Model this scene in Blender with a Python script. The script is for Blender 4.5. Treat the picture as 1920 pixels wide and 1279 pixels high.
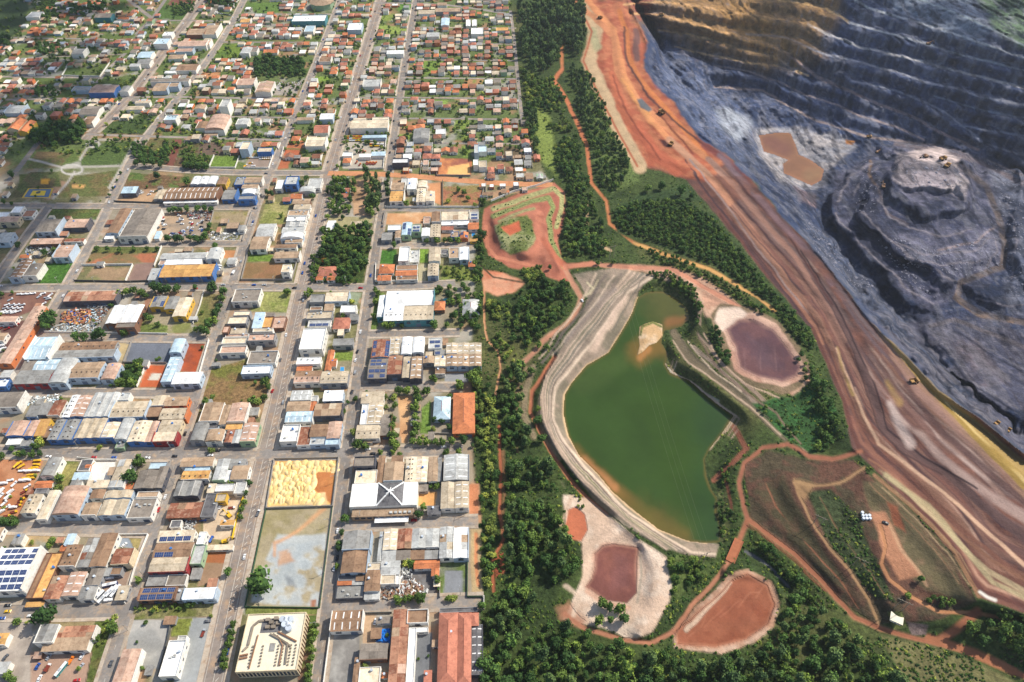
import bpy, bmesh, math, random
import numpy as np
from mathutils import Matrix, Vector
R = math.radians
random.seed(7)
for o in list(bpy.data.objects): bpy.data.objects.remove(o)
scene = bpy.context.scene
COL = scene.collection
# ------------------------------------------------------------------ camera
CAM_H, PITCH, FPX = 450.0, R(46.3), 1280.0
cam = bpy.data.cameras.new('camera'); cam.lens = 24; cam.sensor_width = 36
cam.clip_start = 1; cam.clip_end = 40000
cam_o = bpy.data.objects.new('camera', cam); COL.objects.link(cam_o)
cam_o.location = (0, 0, CAM_H); cam_o.rotation_euler = (R(90) - PITCH, 0, 0)
scene.camera = cam_o
# ------------------------------------------------------------------ sky, sun, exposure
SUN_EL, SUN_AZ = R(47), R(62)          # azimuth measured from +Y (away from the camera) towards +X
w = bpy.data.worlds.new('World'); scene.world = w; w.use_nodes = True
nt = w.node_tree; nt.nodes.clear()
sky = nt.nodes.new('ShaderNodeTexSky'); sky.sky_type = 'NISHITA'; sky.sun_disc = False
sky.sun_elevation = SUN_EL; sky.sun_rotation = SUN_AZ
sky.air_density = 1.0; sky.dust_density = 1.5
bg = nt.nodes.new('ShaderNodeBackground'); bg.inputs[1].default_value = 0.13
wo = nt.nodes.new('ShaderNodeOutputWorld')
nt.links.new(sky.outputs[0], bg.inputs[0]); nt.links.new(bg.outputs[0], wo.inputs[0])
sl = bpy.data.lights.new('sun', 'SUN'); sl.energy = 4.4; sl.angle = R(0.6); sl.color = (1.0, 0.94, 0.84)
so = bpy.data.objects.new('sun', sl); COL.objects.link(so)
sv = Vector((math.sin(SUN_AZ) * math.cos(SUN_EL), math.cos(SUN_AZ) * math.cos(SUN_EL), math.sin(SUN_EL)))
so.rotation_euler = sv.to_track_quat('Z', 'Y').to_euler(); so.location = (0, 0, 900)
vs = scene.view_settings
vs.view_transform = 'Standard'; vs.look = 'None'; vs.gamma = 1; vs.exposure = 0.18; vs.use_curve_mapping = False
# ------------------------------------------------------------------ helpers
CP, SP = math.cos(PITCH), math.sin(PITCH)
def P(px, py, z=0.0):
    """Place on the level z seen at photo pixel (px, py)."""
    u = (px - 960) / FPX; v = (py - 639.5) / FPX
    dx, dy, dz = u, CP - v * SP, -SP - v * CP
    t = (z - CAM_H) / dz
    return Vector((dx * t, dy * t, z))
def to_px(p):
    x, y, z = p[0], p[1], p[2] - CAM_H
    d = y * CP - z * SP
    return 960 + FPX * x / d, 639.5 - FPX * (y * SP + z * CP) / d
def lin(c):
    return tuple(((v / 255) / 12.92 if v / 255 <= 0.04045 else ((v / 255 + 0.055) / 1.055) ** 2.4) for v in c)
def tag(o, label=None, cat=None, group=None, kind=None):
    if label: o['label'] = label
    if cat: o['category'] = cat
    if group: o['group'] = group
    if kind: o['kind'] = kind
    return o
def link(name, data, parent=None):
    o = bpy.data.objects.new(name, data); COL.objects.link(o)
    if parent is not None: o.parent = parent
    return o
def empty(name, loc, yaw=0.0):
    o = bpy.data.objects.new(name, None); o.empty_display_size = 2
    o.location = loc; o.rotation_euler = (0, 0, yaw); COL.objects.link(o); return o
def mesh_from(name, verts, faces, mat):
    m = bpy.data.meshes.new(name); m.from_pydata([tuple(v) for v in verts], [], faces)
    if mat: m.materials.append(mat)
    m.update(); return m
# ------------------------------------------------------------------ numpy value noise
def _hash(ix, iy, s):
    h = (ix.astype(np.int64) * 374761393 + iy.astype(np.int64) * 668265263 + s * 1442695041) & 0x7fffffff
    h = ((h ^ (h >> 13)) * 1274126177) & 0x7fffffff
    return ((h ^ (h >> 16)) & 0xffff) / 65535.0
def vnoise(x, y, s=0):
    ix, iy = np.floor(x), np.floor(y); fx, fy = x - ix, y - iy
    fx = fx * fx * (3 - 2 * fx); fy = fy * fy * (3 - 2 * fy)
    a, b = _hash(ix, iy, s), _hash(ix + 1, iy, s); c, d = _hash(ix, iy + 1, s), _hash(ix + 1, iy + 1, s)
    return (a + (b - a) * fx) * (1 - fy) + (c + (d - c) * fx) * fy
def fbm(x, y, s=0, o=4):
    r = 0; a = 0.5; t = 0
    for i in range(o):
        r = r + a * vnoise(x * 2 ** i, y * 2 ** i, s + i * 17); t += a; a *= 0.5
    return r / t
# ------------------------------------------------------------------ materials
class NT:
    def __init__(s, name):
        s.m = bpy.data.materials.new(name); s.m.use_nodes = True; s.t = s.m.node_tree
        s.b = s.t.nodes['Principled BSDF']
        s.b.inputs['Specular IOR Level'].default_value = 0.25
    def n(s, typ, **kw):
        nd = s.t.nodes.new(typ)
        for k, v in kw.items():
            if k.startswith('i_'): nd.inputs[k[2:].replace('_', ' ')].default_value = v
            else: setattr(nd, k, v)
        return nd
    def l(s, a, b): s.t.links.new(a, b)
    def noise(s, vec, scale, detail=3, rough=0.6):
        nd = s.n('ShaderNodeTexNoise'); nd.inputs['Scale'].default_value = scale
        nd.inputs['Detail'].default_value = detail; nd.inputs['Roughness'].default_value = rough
        s.l(vec, nd.inputs['Vector']); return nd.outputs['Fac']
    def ramp(s, fac, a, b):
        nd = s.n('ShaderNodeMapRange'); s.l(fac, nd.inputs['Value'])
        for i, v in ((1, a[0]), (2, a[1]), (3, b[0]), (4, b[1])): nd.inputs[i].default_value = v
        return nd.outputs[0]
    def math(s, op, a, b):
        nd = s.n('ShaderNodeMath', operation=op)
        for i, v in ((0, a), (1, b)):
            if isinstance(v, (int, float)): nd.inputs[i].default_value = v
            else: s.l(v, nd.inputs[i])
        return nd.outputs[0]
    def mix(s, fac, a, b, mode='MIX'):
        nd = s.n('ShaderNodeMix', data_type='RGBA', blend_type=mode)
        for i, v in ((0, fac), (6, a), (7, b)):
            if isinstance(v, (int, float)): nd.inputs[i].default_value = v
            elif isinstance(v, tuple): nd.inputs[i].default_value = (*v[:3], 1)
            else: s.l(v, nd.inputs[i])
        return nd.outputs[2]
    def scale_col(s, col, val):
        nd = s.n('ShaderNodeVectorMath', operation='SCALE'); s.l(col, nd.inputs[0]) if not isinstance(col, tuple) else None
        if isinstance(col, tuple): nd.inputs[0].default_value = col[:3]
        s.l(val, nd.inputs['Scale']); return nd.outputs[0]
    def bump(s, h, strength, dist):
        nd = s.n('ShaderNodeBump'); nd.inputs['Strength'].default_value = strength; nd.inputs['Distance'].default_value = dist
        s.l(h, nd.inputs['Height']); s.l(nd.outputs[0], s.b.inputs['Normal'])
    def pos(s): return s.n('ShaderNodeNewGeometry').outputs['Position']
    def rnd(s): return s.n('ShaderNodeObjectInfo').outputs['Random']
MATS = {}
def surf(name, col, rough=0.85, var=0.18, scale=0.25, fine=1.2, rand=0.2, spec=0.25, stain=None, stain_amt=0.5, bump=0.0, metal=0.0):
    """Weathered surface: base colour, patchy large and fine noise, per-object brightness, optional stains."""
    if name in MATS: return MATS[name]
    k = NT(name); p = k.pos()
    c = lin(col) if max(col) > 1.01 else col
    a = k.ramp(k.noise(p, scale, 4), (0.25, 0.75), (1 - var, 1 + var))
    b = k.ramp(k.noise(p, fine, 3), (0.25, 0.75), (1 - var * 0.7, 1 + var * 0.7))
    r = k.ramp(k.rnd(), (0, 1), (1 - rand, 1 + rand))
    v = k.math('MULTIPLY', k.math('MULTIPLY', a, b), r)
    base = c
    if stain:
        f = k.ramp(k.noise(p, scale * 2.3, 5, 0.7), (0.48, 0.66), (0, stain_amt))
        base = k.mix(f, c, lin(stain))
    k.l(k.scale_col(base, v), k.b.inputs['Base Color'])
    k.b.inputs['Roughness'].default_value = rough; k.b.inputs['Specular IOR Level'].default_value = spec
    k.b.inputs['Metallic'].default_value = metal
    if bump: k.bump(k.noise(p, fine * 2, 4), 0.6, bump)
    MATS[name] = k.m; return k.m
# ================================================================== TERRAIN
# Height lines: traced crests, toes, roads and benches with their level in metres (photo pixel, level).
POND = [(1196,559),(1210,550),(1224,547),(1245,548),(1269,560),(1287,578),(1292,597),(1277,612),(1258,617),(1245,620),(1239,642),(1253,664),(1246,683),(1257,700),
  (1293,714),(1320,738),(1344,758),(1375,779),(1355,810),(1330,841),(1320,862),(1324,893),(1333,918),(1344,935),(1342,959),(1351,989),(1350,1016),(1324,1018),
  (1289,1014),(1235,993),(1191,959),(1147,921),(1121,889),(1086,855),(1066,817),(1057,776),(1059,741),(1073,717),(1100,686),(1141,662),(1165,624),(1186,587)]
POND_Z = -4.0
ISLAND = [(1199,612),(1210,606),(1224,602),(1243,609),(1242,631),(1230,644),(1217,648),(1206,660),(1194,667),(1198,650),(1197,632)]
CREST = [(1178,0),(1215,82),(1207,125),(1222,155),(1265,192),(1302,250),(1365,295),(1420,352),(1480,420),(1540,480),(1600,560),(1636,605),(1701,670),(1760,733),(1833,782),(1920,851),(2100,980)]
LEFT = [(1072,0),(1108,60),(1092,115),(1122,175),(1160,250),(1195,310),(1285,335),(1345,405),(1440,520),(1520,615),(1575,745),(1600,840),(1700,940),(1790,1040),(1830,1120),(1920,1150),(2100,1230)]
def along(a, b, s):
    """Polyline a fraction s of the way from polyline a to polyline b."""
    def resamp(p, n=30):
        p = np.array(p, float); d = np.r_[0, np.cumsum(np.hypot(*np.diff(p, axis=0).T))]
        t = np.linspace(0, d[-1], n); return np.c_[np.interp(t, d, p[:, 0]), np.interp(t, d, p[:, 1])]
    A, B = resamp(a), resamp(b); return [tuple(v) for v in A + (B - A) * s]
HL = []   # (points, levels)
def hl(pts, z, z1=None):
    n = len(pts)
    HL.append((pts, list(z) if isinstance(z, (list, tuple)) else [z + ((z1 - z) * i / (n - 1) if z1 is not None else 0) for i in range(n)]))
hl([(870,-300),(965,0),(985,180),(1030,330),(900,380),(890,560),(890,800),(905,1000),(905,1400)], 0)
hl([(300,1450),(900,1450),(1500,1450)], 0); hl([(1050,0),(1060,130),(1110,340),(1190,455)], 0); hl([(950,560),(960,900),(1000,1100),(1000,1230)], 0)
hl(LEFT, [2,2,2,2,2,2,2,2,3,5,9,14,18,20,20,20,20]); hl(CREST, [6,5,5,5,5,6,6,6,6,8,10,11,13,15,17,20,22])
for i, s in enumerate((0.16, 0.3, 0.42, 0.55, 0.68, 0.82)):
    hl(along(LEFT, CREST, s), [v + (0.9 if i % 2 else -0.7) for v in np.interp(np.linspace(0, 1, 30), [0, 0.45, 0.7, 1], [3, 4, 12, 20])])
# pit: far wall benches from the pool up
hl([(1340,163),(1431,169),(1485,202),(1533,227),(1582,242),(1627,257),(1702,266),(1760,272),(1850,300),(1920,330),(2100,390)], -80)
hl([(1300,100),(1340,124),(1400,133),(1461,154),(1509,178),(1570,196),(1612,218),(1678,236),(1733,262)], [-58,-62,-64,-65,-66,-67,-68,-70,-74])
hl([(1265,88),(1315,100),(1365,110),(1400,118),(1461,124),(1515,142)], -50)
hl([(1185,25),(1240,29),(1290,42),(1340,56),(1440,82),(1476,100),(1533,145),(1591,169),(1648,196),(1702,214),(1763,248),(1835,281)], [-8,-10,-13,-18,-28,-34,-47,-52,-57,-61,-66,-74])
hl([(1235,57),(1290,64),(1340,77),(1400,95),(1461,109),(1482,127),(1515,142)], [-30,-32,-34,-38,-42,-46,-50])
hl([(1400,63),(1476,71),(1509,85),(1551,104),(1582,109),(1627,121),(1687,136),(1733,154),(1793,166),(1838,181),(1920,197),(2100,240)], -22)
hl([(1575,138),(1597,151),(1642,160),(1687,172),(1733,190),(1778,214),(1835,260)], [-34,-38,-39,-40,-42,-48,-62])
hl([(1750,180),(1838,205),(1920,222),(2100,270)], -36); hl([(1800,235),(1860,245),(1920,255),(2100,310)], -52); hl([(1850,270),(1920,292),(2100,350)], -66)
hl([(1170,8),(1240,4),(1315,12),(1340,18),(1515,45),(1551,63),(1612,88),(1702,109),(1854,148),(1920,165),(2100,205)], [2,2,0,-2,-6,-8,-8,-8,-8,-8,-8])
hl([(1300,-25),(1461,0),(1536,12),(1570,27),(1591,42),(1642,57),(1702,72),(1742,84),(1800,102),(1920,132),(2100,170)], 7)
hl([(1400,-50),(1603,0),(1627,15),(1687,33),(1733,45),(1772,57),(1850,85),(1920,108),(2100,140)], 22)
hl([(1500,-60),(1700,-10),(1780,20),(1850,50),(1920,85),(2100,115)], 32); hl([(1100,-80),(1400,-100),(1900,-40),(2200,60)], 42)
hl([(1300,-400),(2200,-400)], 60); hl([(1000,-350),(1060,-150),(1072,0)], 2)
# pit floor and the stepped hill inside it
hl([(1400,215),(1430,250),(1440,292),(1472,330),(1515,352),(1540,385),(1545,425),(1600,492),(1660,565),(1720,615),(1780,690),(1850,752),(1920,806),(2100,930)], [-80,-88,-89,-89,-88,-87,-86,-84,-82,-80,-78,-76,-74,-72])
hl([(1440,258),(1480,262),(1510,310),(1535,335)], -90.5); hl([(1520,255),(1590,268),(1560,320)], -87)
hl([(1548,395),(1552,345),(1590,305),(1640,284)], -86)
hl([(1545,425),(1600,492),(1660,565),(1700,600)], -88); hl([(1572,378),(1566,398),(1588,428),(1640,484),(1702,540),(1752,574)], -70)          # first bench: toe, crest
hl([(1600,365),(1597,398),(1616,424),(1664,474),(1724,524)], -70); hl([(1618,372),(1618,396),(1638,420),(1684,462),(1744,506),(1790,528)], -57)   # second bench
hl([(1575,372),(1592,335),(1632,304),(1672,288)], -72); hl([(1598,365),(1612,340),(1640,318),(1668,300)], -64); hl([(1622,368),(1640,332),(1660,312)], -58)
hl([(1640,395),(1660,420),(1710,448),(1770,474),(1850,468)], -56); hl([(1650,330),(1648,372),(1668,408),(1704,428),(1764,444),(1822,430),(1850,405)], -55)
hl([(1668,345),(1668,375),(1686,398),(1730,414),(1780,412),(1818,398)], -54); hl([(1680,340),(1682,365),(1700,378),(1740,390),(1790,388),(1812,378)], -43)
hl([(1700,345),(1720,312),(1780,318),(1800,355)], -40); hl([(1682,320),(1700,298),(1745,290),(1795,302),(1815,340)], -42); hl([(1705,366),(1740,370),(1785,368)], -49); hl([(1712,352),(1745,350),(1785,356)], -40)
hl([(1660,292),(1740,276),(1810,290)], -62)
hl([(1800,310),(1850,350),(1870,400),(1885,460),(1880,500),(1800,530),(1795,560),(1840,590),(1920,605),(2100,640)], [-56,-58,-60,-62,-64,-67,-69,-70,-70,-70])
hl([(1905,330),(1920,420),(1920,520),(2100,560)], -50); hl([(1840,540),(1890,560),(1920,555)], -60)
hl([(1760,625),(1820,650),(1920,690),(2100,760)], -74); hl([(1740,660),(1800,705),(1870,745),(1920,770)], -66)
# left wall of the pit, part way down
hl(along(CREST, [(1195,0),(1290,140),(1400,215),(1440,292),(1515,352),(1545,425),(1600,492),(1660,565),(1720,615),(1780,690),(1850,752),(1920,806),(2100,930)], 0.3), -12)
hl(along(CREST, [(1195,0),(1290,140),(1400,215),(1440,292),(1515,352),(1545,425),(1600,492),(1660,565),(1720,615),(1780,690),(1850,752),(1920,806),(2100,930)], 0.66), -55)
# pond, its dams and tracks
hl(POND + POND[:1], POND_Z); inner = [(p[0] + (1225 - p[0]) * 0.22, p[1] + (820 - p[1]) * 0.18) for p in POND[15:]]
hl(inner, POND_Z - 5); hl([(1235,570),(1262,585),(1262,600)], POND_Z - 3); hl(ISLAND + ISLAND[:1], POND_Z + 0.3); hl([(1212,620),(1232,620),(1215,640)], POND_Z + 1.6)
DAM_IN = [(1224,518),(1172,549),(1134,611),(1100,652),(1042,727),(1035,779),(1059,831),(1100,882),(1134,917),(1180,962),(1250,1010),(1295,1036),(1339,1040)]
DAM_OUT = [(1179,507),(1148,549),(1100,600),(1059,645),(1024,703),(1014,741),(1020,790),(1050,850),(1090,900),(1130,938),(1180,980),(1250,1030)]
hl(DAM_IN, 3); hl(DAM_OUT, 6)
ROAD_W = [(1059,500),(1072,531),(1090,559),(1079,587),(1055,614),(1017,641),(973,690)]
ROAD_O = [(1040,668),(1017,707),(997,734),(993,772),(1010,806),(1031,844),(1072,903),(1099,932),(1138,965)]
hl(ROAD_W, 0); hl(ROAD_O, 0)
hl([(1275,520),(1300,545),(1315,575),(1312,612)], 5); hl([(1250,625),(1262,655),(1300,690),(1340,722),(1400,770),(1450,820),(1500,850)], [-3,2,6,7,7,6,4])
hl([(1330,600),(1345,660),(1400,712),(1470,745),(1520,705)], 8); hl([(1360,618),(1412,597),(1448,618),(1478,657),(1501,687),(1494,707),(1465,716),(1422,707),(1389,690),(1379,651),(1360,618)], 7)
hl([(1400,640),(1450,690)], 5.5); hl([(1120,500),(1250,510),(1330,560),(1400,600),(1480,640),(1530,700)], [1,2,3,5,8,8]); hl([(1500,760),(1540,820),(1500,800)], 2)
# settling basins at the bottom
for b in ([(1117,1039),(1153,1021),(1197,1027),(1194,1113),(1138,1125),(1099,1101)],): hl(b + b[:1], 1.0); hl([(1150,1060),(1160,1095)], 0)
hl([(1205,1020),(1240,1060),(1230,1140),(1200,1190)], 5); hl([(1080,1080),(1100,1030),(1150,1000)], 3)
hl([(1270,1185),(1370,1088),(1440,1100),(1452,1135),(1400,1198),(1275,1205)], 2); hl([(1300,1190),(1380,1140)], 1.0)
hl([(1360,1070),(1450,1085),(1470,1130),(1430,1190),(1350,1225)], 4)
# dump terraces lower right
RED = [(1369,1053),(1383,1017),(1402,975),(1438,1001),(1487,1037),(1537,1083),(1569,1122),(1602,1158),(1651,1181),(1733,1201),(1815,1220),(1897,1256),(1990,1300)]
RED_UP = [(1402,975),(1392,942),(1386,905),(1396,868),(1430,840),(1475,834),(1515,856),(1560,862),(1615,845)]
YEL = [(1622,876),(1576,906),(1523,912),(1490,904),(1504,935),(1523,975),(1563,1030),(1596,1070),(1628,1122),(1645,1171)]
SEC = [(1900,1165),(1831,1150),(1759,1146),(1710,1119),(1668,1086),(1653,1057),(1662,1024),(1650,985)]
hl(RED, 0); hl(RED_UP, [0,1,2,3,4,6,8,9,12]); hl(YEL, [14,12,11,10,10,9,8,7,4,1]); hl(SEC, [8,8,9,11,13,14,14,14])
hl([(1420,900),(1450,960),(1510,1020),(1580,1100)], 4); hl([(1545,930),(1580,1000),(1640,1080),(1690,1140)], 10)
hl([(1628,896),(1700,955),(1766,1014),(1812,1070),(1831,1115)], 18); hl([(1620,940),(1690,1010),(1760,1090)], 14)
hl([(1355,1040),(1345,1090),(1300,1140),(1265,1185),(1220,1205),(1160,1198),(1100,1180)], 0)
hl([(1395,1030),(1440,1060),(1490,1120)], -4); hl([(1500,1180),(1600,1240),(1800,1300)], 0); hl([(1600,1500),(2200,1500)], 0)
# spiral of terraces beside the town
T1 = [(908,392),(960,367),(1040,343),(1060,360),(1060,400),(1046,450),(1055,490),(1070,515)]
T2 = [(925,396),(1000,371),(1040,362),(1046,385),(1036,420),(1040,455),(1062,505)]
T3 = [(928,412),(1000,383),(1022,381),(1018,410),(1020,450),(1050,505)]
hl(T1, 0); hl(T2, 3); hl(T3, 6); hl([(940,440),(960,408),(1000,400),(1004,440),(985,470)], 9); hl([(945,430),(968,425)], 7.5); hl([(912,470),(912,420),(925,485),(960,492),(1000,500)], 1)

def seg_dist(px, py, pts, zs=None):
    best = np.full(px.shape, 1e18, np.float32); zb = np.zeros_like(best)
    for i in range(len(pts) - 1):
        ax, ay = pts[i]; bx, by = pts[i + 1]; ex, ey = bx - ax, by - ay; L = ex * ex + ey * ey + 1e-9
        t = np.clip(((px - ax) * ex + (py - ay) * ey) / L, 0, 1)
        d = (px - ax - t * ex) ** 2 + (py - ay - t * ey) ** 2
        m = d < best; best = np.where(m, d, best)
        if zs is not None: zb = np.where(m, zs[i] + (zs[i + 1] - zs[i]) * t, zb)
    return best, zb
def smooth01(x): x = np.clip(x, 0, 1); return x * x * (3 - 2 * x)
def grow(start, end, step0, f):
    out = [start]; s = step0
    while (out[-1] - end) * (1 if end > start else -1) < 0:
        out.append(out[-1] + (s if end > start else -s)); s *= f
    return out
GX = np.array(sorted(set(grow(0, -2600, 5, 1.22)[1:] + list(np.arange(0, 880, 2.9)) + list(np.arange(880, 1920, 2.1)) + grow(1920, 4600, 4, 1.1))), np.float32)
GY = np.array(sorted(set(grow(0, -560, 3, 1.12)[1:] + list(np.arange(0, 1279, 2.1)) + grow(1279, 1760, 4, 1.1))), np.float32)
# coarse field of levels
cx = np.array(sorted(set(grow(880, -2700, 12, 1.5)[1:] + list(np.arange(880, 1921, 3.4)) + grow(1920, 4700, 10, 1.4)[1:])), np.float32)
cy = np.array(sorted(set(grow(0, -570, 6, 1.2)[1:] + list(np.arange(0, 1280, 3.4)) + grow(1280, 1790, 10, 1.4)[1:])), np.float32)
CX, CY = np.meshgrid(cx, cy)
DD = np.empty((len(HL),) + CX.shape, np.float32); ZZ = np.empty_like(DD)
for i_, (pts, zs) in enumerate(HL):
    d, z = seg_dist(CX, CY, pts, zs); DD[i_] = np.sqrt(d) + 0.6; ZZ[i_] = z
RR = np.partition(DD, 5, axis=0)[5]                      # reach: the sixth nearest line
WWT = (np.maximum(RR[None] - DD, 0) / (RR[None] * DD)) ** 1.55
CZ = (WWT * ZZ).sum(0) / WWT.sum(0); del DD, ZZ, WWT
def bilerp(gx, gy, G, x, y):
    ix = np.clip(np.searchsorted(gx, x) - 1, 0, len(gx) - 2); iy = np.clip(np.searchsorted(gy, y) - 1, 0, len(gy) - 2)
    tx = np.clip((x - gx[ix]) / (gx[ix + 1] - gx[ix]), 0, 1); ty = np.clip((y - gy[iy]) / (gy[iy + 1] - gy[iy]), 0, 1)
    return (G[iy, ix] * (1 - tx) + G[iy, ix + 1] * tx) * (1 - ty) + (G[iy + 1, ix] * (1 - tx) + G[iy + 1, ix + 1] * tx) * ty
TOWN_EDGE = [(-570,1010),(0,962),(180,975),(330,1030),(345,1042),(382,905),(560,895),(800,892),(1000,905),(1800,905)]
te_y = [p[0] for p in TOWN_EDGE]; te_x = [p[1] for p in TOWN_EDGE]
def pit_mask(px, py):
    cr = np.interp(py, [p[1] for p in CREST if p[1] != 125 or True], [p[0] for p in CREST])
    return px - cr
def level(px, py, detail=True):
    hw = smooth01((px - 1520) / 50) * smooth01((py - 275) / 40) * smooth01((1100 - py) / 50) * smooth01(pit_mask(px, py) / 20.0)
    z = bilerp(cx, cy, CZ, px + (fbm(px / 34, py / 34, 151, 3) - .5) * 44 * hw, py + (fbm(px / 34, py / 34, 157, 3) - .5) * 36 * hw)
    z = z * smooth01((px - np.interp(py, te_y, te_x)) / 25.0)
    if detail:
        t = (450.0 - z) / (SP + (py - 639.5) / FPX * CP); X = (px - 960) / FPX * t; Y = (CP - (py - 639.5) / FPX * SP) * t
        pm = smooth01(pit_mask(px, py) / 14.0); hm = 1 - 0.6 * smooth01((px - 1530) / 60) * smooth01((py - 270) / 40)
        rough = (fbm(X / 34, Y / 34, 5, 5) - 0.5) * 8.0 * pm * hm
        rill = (fbm((X * 0.94 + Y * 0.34) / 5.5, (Y * 0.94 - X * 0.34) / 45, 41, 3) - 0.5) * 3.6 * pm * hm
        crag = np.abs(fbm(X / 13, Y / 13, 47, 4) - 0.5) * 5.0 * pm * hm
        rid = np.abs(fbm(X / 60 + 7, Y / 60, 9, 4) - 0.5) * 12.0 * pm * hm
        z = z + rough - rid * 0.45 + rill - crag + pm * 3.0
        flow = smooth01((px - np.interp(py, [p[1] for p in LEFT], [p[0] for p in LEFT])) / 20.0) * (1 - pm)
        z = z + (fbm((X * 0.5 - Y * 0.86) / 60 + 3, (X * 0.86 + Y * 0.5) / 6, 31, 3) - 0.5) * 1.3 * flow * smooth01(py / 200)
        z = np.where((z < -2) & False, z, z)
    return z
GXX, GYY = np.meshgrid(GX, GY)
GZ = level(GXX, GYY).astype(np.float32)
def world_of(px, py, z):
    v = (py - 639.5) / FPX; t = (CAM_H - z) / (SP + v * CP)
    return (px - 960) / FPX * t, (CP - v * SP) * t, z
def PZ(px, py):
    """Point of the terrain seen at a photo pixel."""
    z = float(bilerp(GX, GY, GZ, np.array([px], float), np.array([py], float))[0])
    return P(px, py, z)
def in_poly(px, py, poly):
    ins = np.zeros(px.shape, bool); j = len(poly) - 1
    for i in range(len(poly)):
        xi, yi = poly[i]; xj, yj = poly[j]
        if yi != yj: ins ^= ((yi > py) != (yj > py)) & (px < (xj - xi) * (py - yi) / (yj - yi) + xi)
        j = i
    return ins
# keep pond and pool beds under their water
def feather(px, py, poly):
    d, _ = seg_dist(px, py, poly + poly[:1]); return np.where(in_poly(px, py, poly), 1, -1) * np.sqrt(d)
fp = feather(GXX, GYY, POND); fi = feather(GXX, GYY, ISLAND)
bed = np.where((fp > 0) & (fi < 0), POND_Z - 0.25 - 0.16 * np.minimum(np.minimum(fp, -fi), 30), GZ)
GZ = np.where((fp > 0) & (fi >= 0), POND_Z + 0.1 + 0.12 * np.minimum(fi, 14), bed)
rim = (fp <= 0) & (fp > -8); GZ = np.where(rim, np.maximum(GZ, POND_Z + 0.05 + 0.08 * -fp), GZ)
POOL = [(1423,254),(1455,249),(1482,250),(1492,272),(1497,290),(1520,300),(1545,318),(1540,338),(1522,348),(1495,336),(1470,325),(1468,308),(1478,300),(1452,290),(1432,284)]
POOL_Z = -88.0
f2 = feather(GXX, GYY, POOL); GZ = np.where(f2 > 0, POOL_Z - 0.2 - 0.1 * np.minimum(f2, 12), np.where(f2 > -14, np.maximum(GZ * smooth01(-f2 / 14) + (POOL_Z + 0.4) * (1 - smooth01(-f2 / 14)), POOL_Z + 0.15), GZ)).astype(np.float32)
WX, WY, _ = world_of(GXX, GYY, GZ)
# ------------------------------------------------------------------ ground colours (earths, rocks and grasses, with some shade and brightening painted in)
n1 = fbm(WX / 22, WY / 22, 1, 4); n2 = fbm(WX / 22, WY / 22, 2, 4); n3 = fbm(WX / 90, WY / 90, 3, 4); n4 = fbm(WX / 6, WY / 6, 4, 3)
RGB = np.zeros(GXX.shape + (3,), np.float32); GRASS = np.zeros(GXX.shape, np.float32); ZONE = np.zeros(GXX.shape, np.int8)
def L3(c): return np.array(lin(c), np.float32)
def lerp(m, col, grass=None, zone=None):
    m = np.clip(m, 0, 1)[..., None]; RGB[:] = RGB * (1 - m) + L3(col) * m
    if grass is not None: GRASS[:] = GRASS * (1 - m[..., 0]) + grass * m[..., 0]
    if zone is not None: ZONE[m[..., 0] > 0.5] = zone
def sub(pts, pad):
    xs = [p[0] for p in pts]; ys = [p[1] for p in pts]
    a, b = np.searchsorted(GX, [min(xs) - pad, max(xs) + pad]); c, d = np.searchsorted(GY, [min(ys) - pad, max(ys) + pad])
    return (slice(c, d), slice(a, b))
def poly(pts, col, soft=3.0, warp=4.0, grass=None, zone=None, amt=1.0, patch=0.0, col2=None):
    s = sub(pts, 14); x, y = GXX[s], GYY[s]
    if x.size == 0: return
    xw = x + (n1[s] - 0.5) * 4 * warp; yw = y + (n2[s] - 0.5) * 4 * warp
    m = np.clip(feather(xw, yw, pts) / soft + 0.5, 0, 1) * amt
    if patch: m = m * smooth01((n4[s] * 0.5 + n1[s] * 0.5 - 0.5 + (patch - 0.5)) * 6 + 0.5)
    mm = m[..., None]; c = L3(col)
    if col2 is not None:
        t = smooth01((n1[s] * 0.6 + n4[s] * 0.4 - 0.5) * 5 + 0.5)[..., None]; c = c * (1 - t) + L3(col2) * t
    RGB[s] = RGB[s] * (1 - mm) + c * mm
    if grass is not None: GRASS[s] = GRASS[s] * (1 - m) + grass * m
    if zone is not None: ZONE[s] = np.where(m > 0.5, zone, ZONE[s])
def line(pts, wd, col, soft=1.6, warp=1.0, grass=0.0, zone=None, amt=1.0, w1=None, patch=0.0):
    s = sub(pts, wd + 12); x, y = GXX[s], GYY[s]
    if x.size == 0: return
    xw = x + (n1[s] - 0.5) * 4 * warp; yw = y + (n2[s] - 0.5) * 4 * warp
    d, tt = seg_dist(xw, yw, pts, list(np.linspace(0, 1, len(pts))))
    ww = wd if w1 is None else wd + (w1 - wd) * tt
    m = np.clip((ww * 0.5 - np.sqrt(d)) / soft + 0.5, 0, 1) * amt
    if patch: m = m * smooth01((fbm(WX[s] / 48 + wd * 3.1, WY[s] / 48 + col[0], 13, 4) - patch) * 6 + 0.5)
    RGB[s] = RGB[s] * (1 - m[..., None]) + L3(col) * m[..., None]; GRASS[s] = GRASS[s] * (1 - m) + grass * m
    if zone is not None: ZONE[s] = np.where(m > 0.5, zone, ZONE[s])
one = np.ones(GXX.shape, np.float32)
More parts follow.
